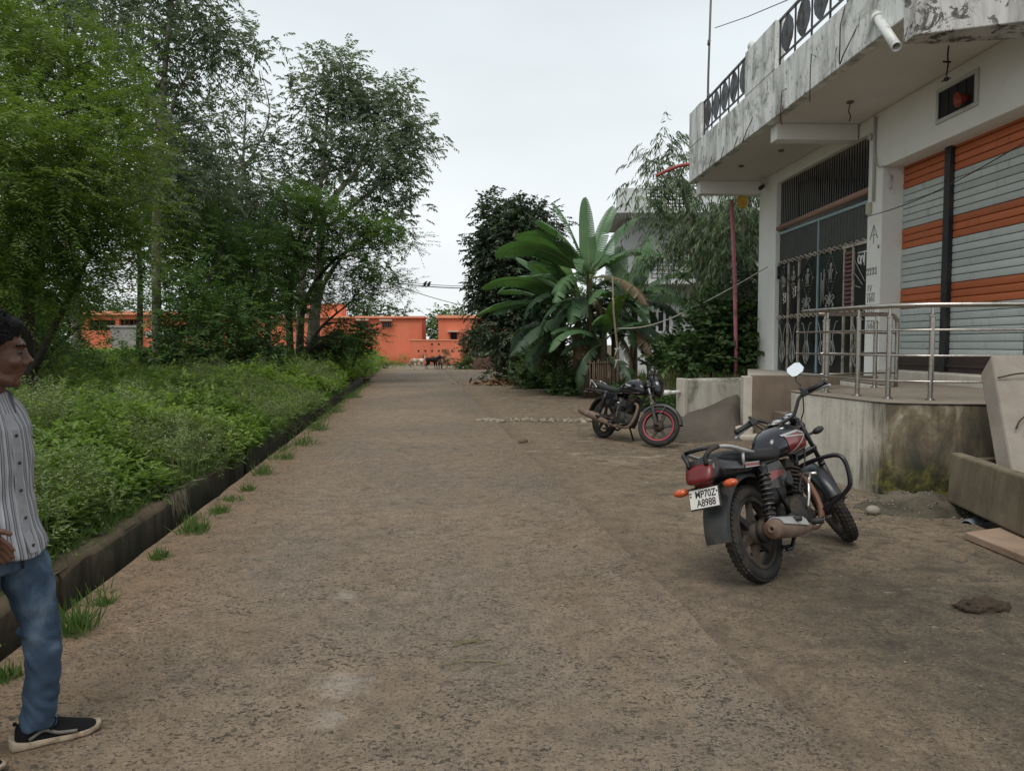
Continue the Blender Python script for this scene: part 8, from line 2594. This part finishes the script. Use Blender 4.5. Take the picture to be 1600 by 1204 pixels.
def dog(label, loc, heading, coat, head, tail, size=1.0, stride=.06):
    root = empty('dog', loc, (0, 0, heading), label, 'dog', 'stray dogs at the end of the road'); root.scale = (size,) * 3
    b = MB()
    b.tube(spline([(-.30, 0, .47), (-.20, 0, .475), (.0, 0, .455), (.16, 0, .45), (.27, 0, .48)], 4), interp([.075, .105, .095, .125, .14, .09], 17), 12)
    hd = Vector(head)
    b.tube(spline([(.22, 0, .50), Vector((.28, 0, .54)).lerp(hd, .5), hd], 4), interp([.10, .072, .062], 9), 10)
    dn = Vector((1, 0, -.35 if hd.z > .45 else -1.1)).normalized()
    b.ball(hd + dn * .01, (.085, .068, .068), 12, 8); b.tube([hd + dn * .05, hd + dn * .15], [.045, .028], 8); b.ball(hd + dn * .155, .022, 8, 6)
    for s in (-1, 1):
        b.tube([hd + Vector((-.02, s * .045, .05)), hd + Vector((-.03, s * .062, .12))], [.03, .006], 6, flat=((0, 1, 0), .5))
        k = stride * s
        b.tube([(-.25, s * .07, .45), (-.17 + k, s * .085, .29), (-.315 + k, s * .080, .165), (-.275 + k, s * .08, .03)], [.085, .055, .026, .022], 8); b.ball((-.25 + k, s * .08, .022), (.04, .026, .02), 8, 6)
        b.tube([(.19, s * .07, .43), (.165 - k, s * .078, .27), (.195 - k, s * .075, .12), (.20 - k, s * .075, .03)], [.07, .042, .024, .022], 8); b.ball((.222 - k, s * .075, .022), (.04, .026, .02), 8, 6)
    b.tube(spline([(-.31, 0, .50)] + tail, 4), interp([.032, .026, .012], 4 * len(tail) + 1), 8)
    return melt(b, 'body', coat, root, .014, 2) and root


def coat(name, a, c, w, wa):
    t = NT(name); v = t.co()
    k = t.ramp(t.noise(v, 3.2, 3.0, .5, .3), [(.62 - wa * .3, 0.0), (.66 - wa * .3, 1.0)])
    return t.bsdf(t.mix(k, t.ramp(t.noise(v, 20.0, 4.0), [(.3, a), (.7, c)]), w), .85, 0, t.bump(t.noise(v, 90.0, 3.0), .4, .01), .2)


fw = lambda deg: R(-YAW + deg)
dg = lambda px, py: G(px, py) + Vector((0, 0, .0))
dog('pale tan and white dog sniffing the ground, leftmost of the four', dg(652, 578), fw(180), coat('tan_white_coat', (0.28, 0.19, 0.12), (0.40, 0.30, 0.21), (0.62, 0.57, 0.50), .6), (.36, 0, .34), [(-.40, 0, .66), (-.34, 0, .80), (-.26, 0, .78)], 1.15, .08)
dog('black dog with raised tail standing side on between the others', dg(675, 576.5), fw(8), coat('black_coat', (0.008, 0.008, 0.009), (0.018, 0.016, 0.016), (0.02, 0.018, 0.017), .2), (.40, 0, .60), [(-.42, 0, .60), (-.45, 0, .72), (-.40, 0, .78)], 1.2, .05)
dog('small dark brindle dog seen from behind with pricked ears', dg(688, 576.5), fw(98), coat('dark_brindle_coat', (0.02, 0.016, 0.013), (0.05, 0.038, 0.03), (0.20, 0.16, 0.12), .25), (.34, 0, .66), [(-.40, 0, .62), (-.46, .04, .74)], .95, .02)
dog('reddish tan dog facing the viewer, rightmost of the four', dg(697, 575.5), fw(250), coat('reddish_coat', (0.24, 0.14, 0.08), (0.34, 0.21, 0.125), (0.46, 0.35, 0.25), .35), (.36, 0, .64), [(-.42, 0, .60), (-.44, 0, .74), (-.36, 0, .82)], 1.2, .03)
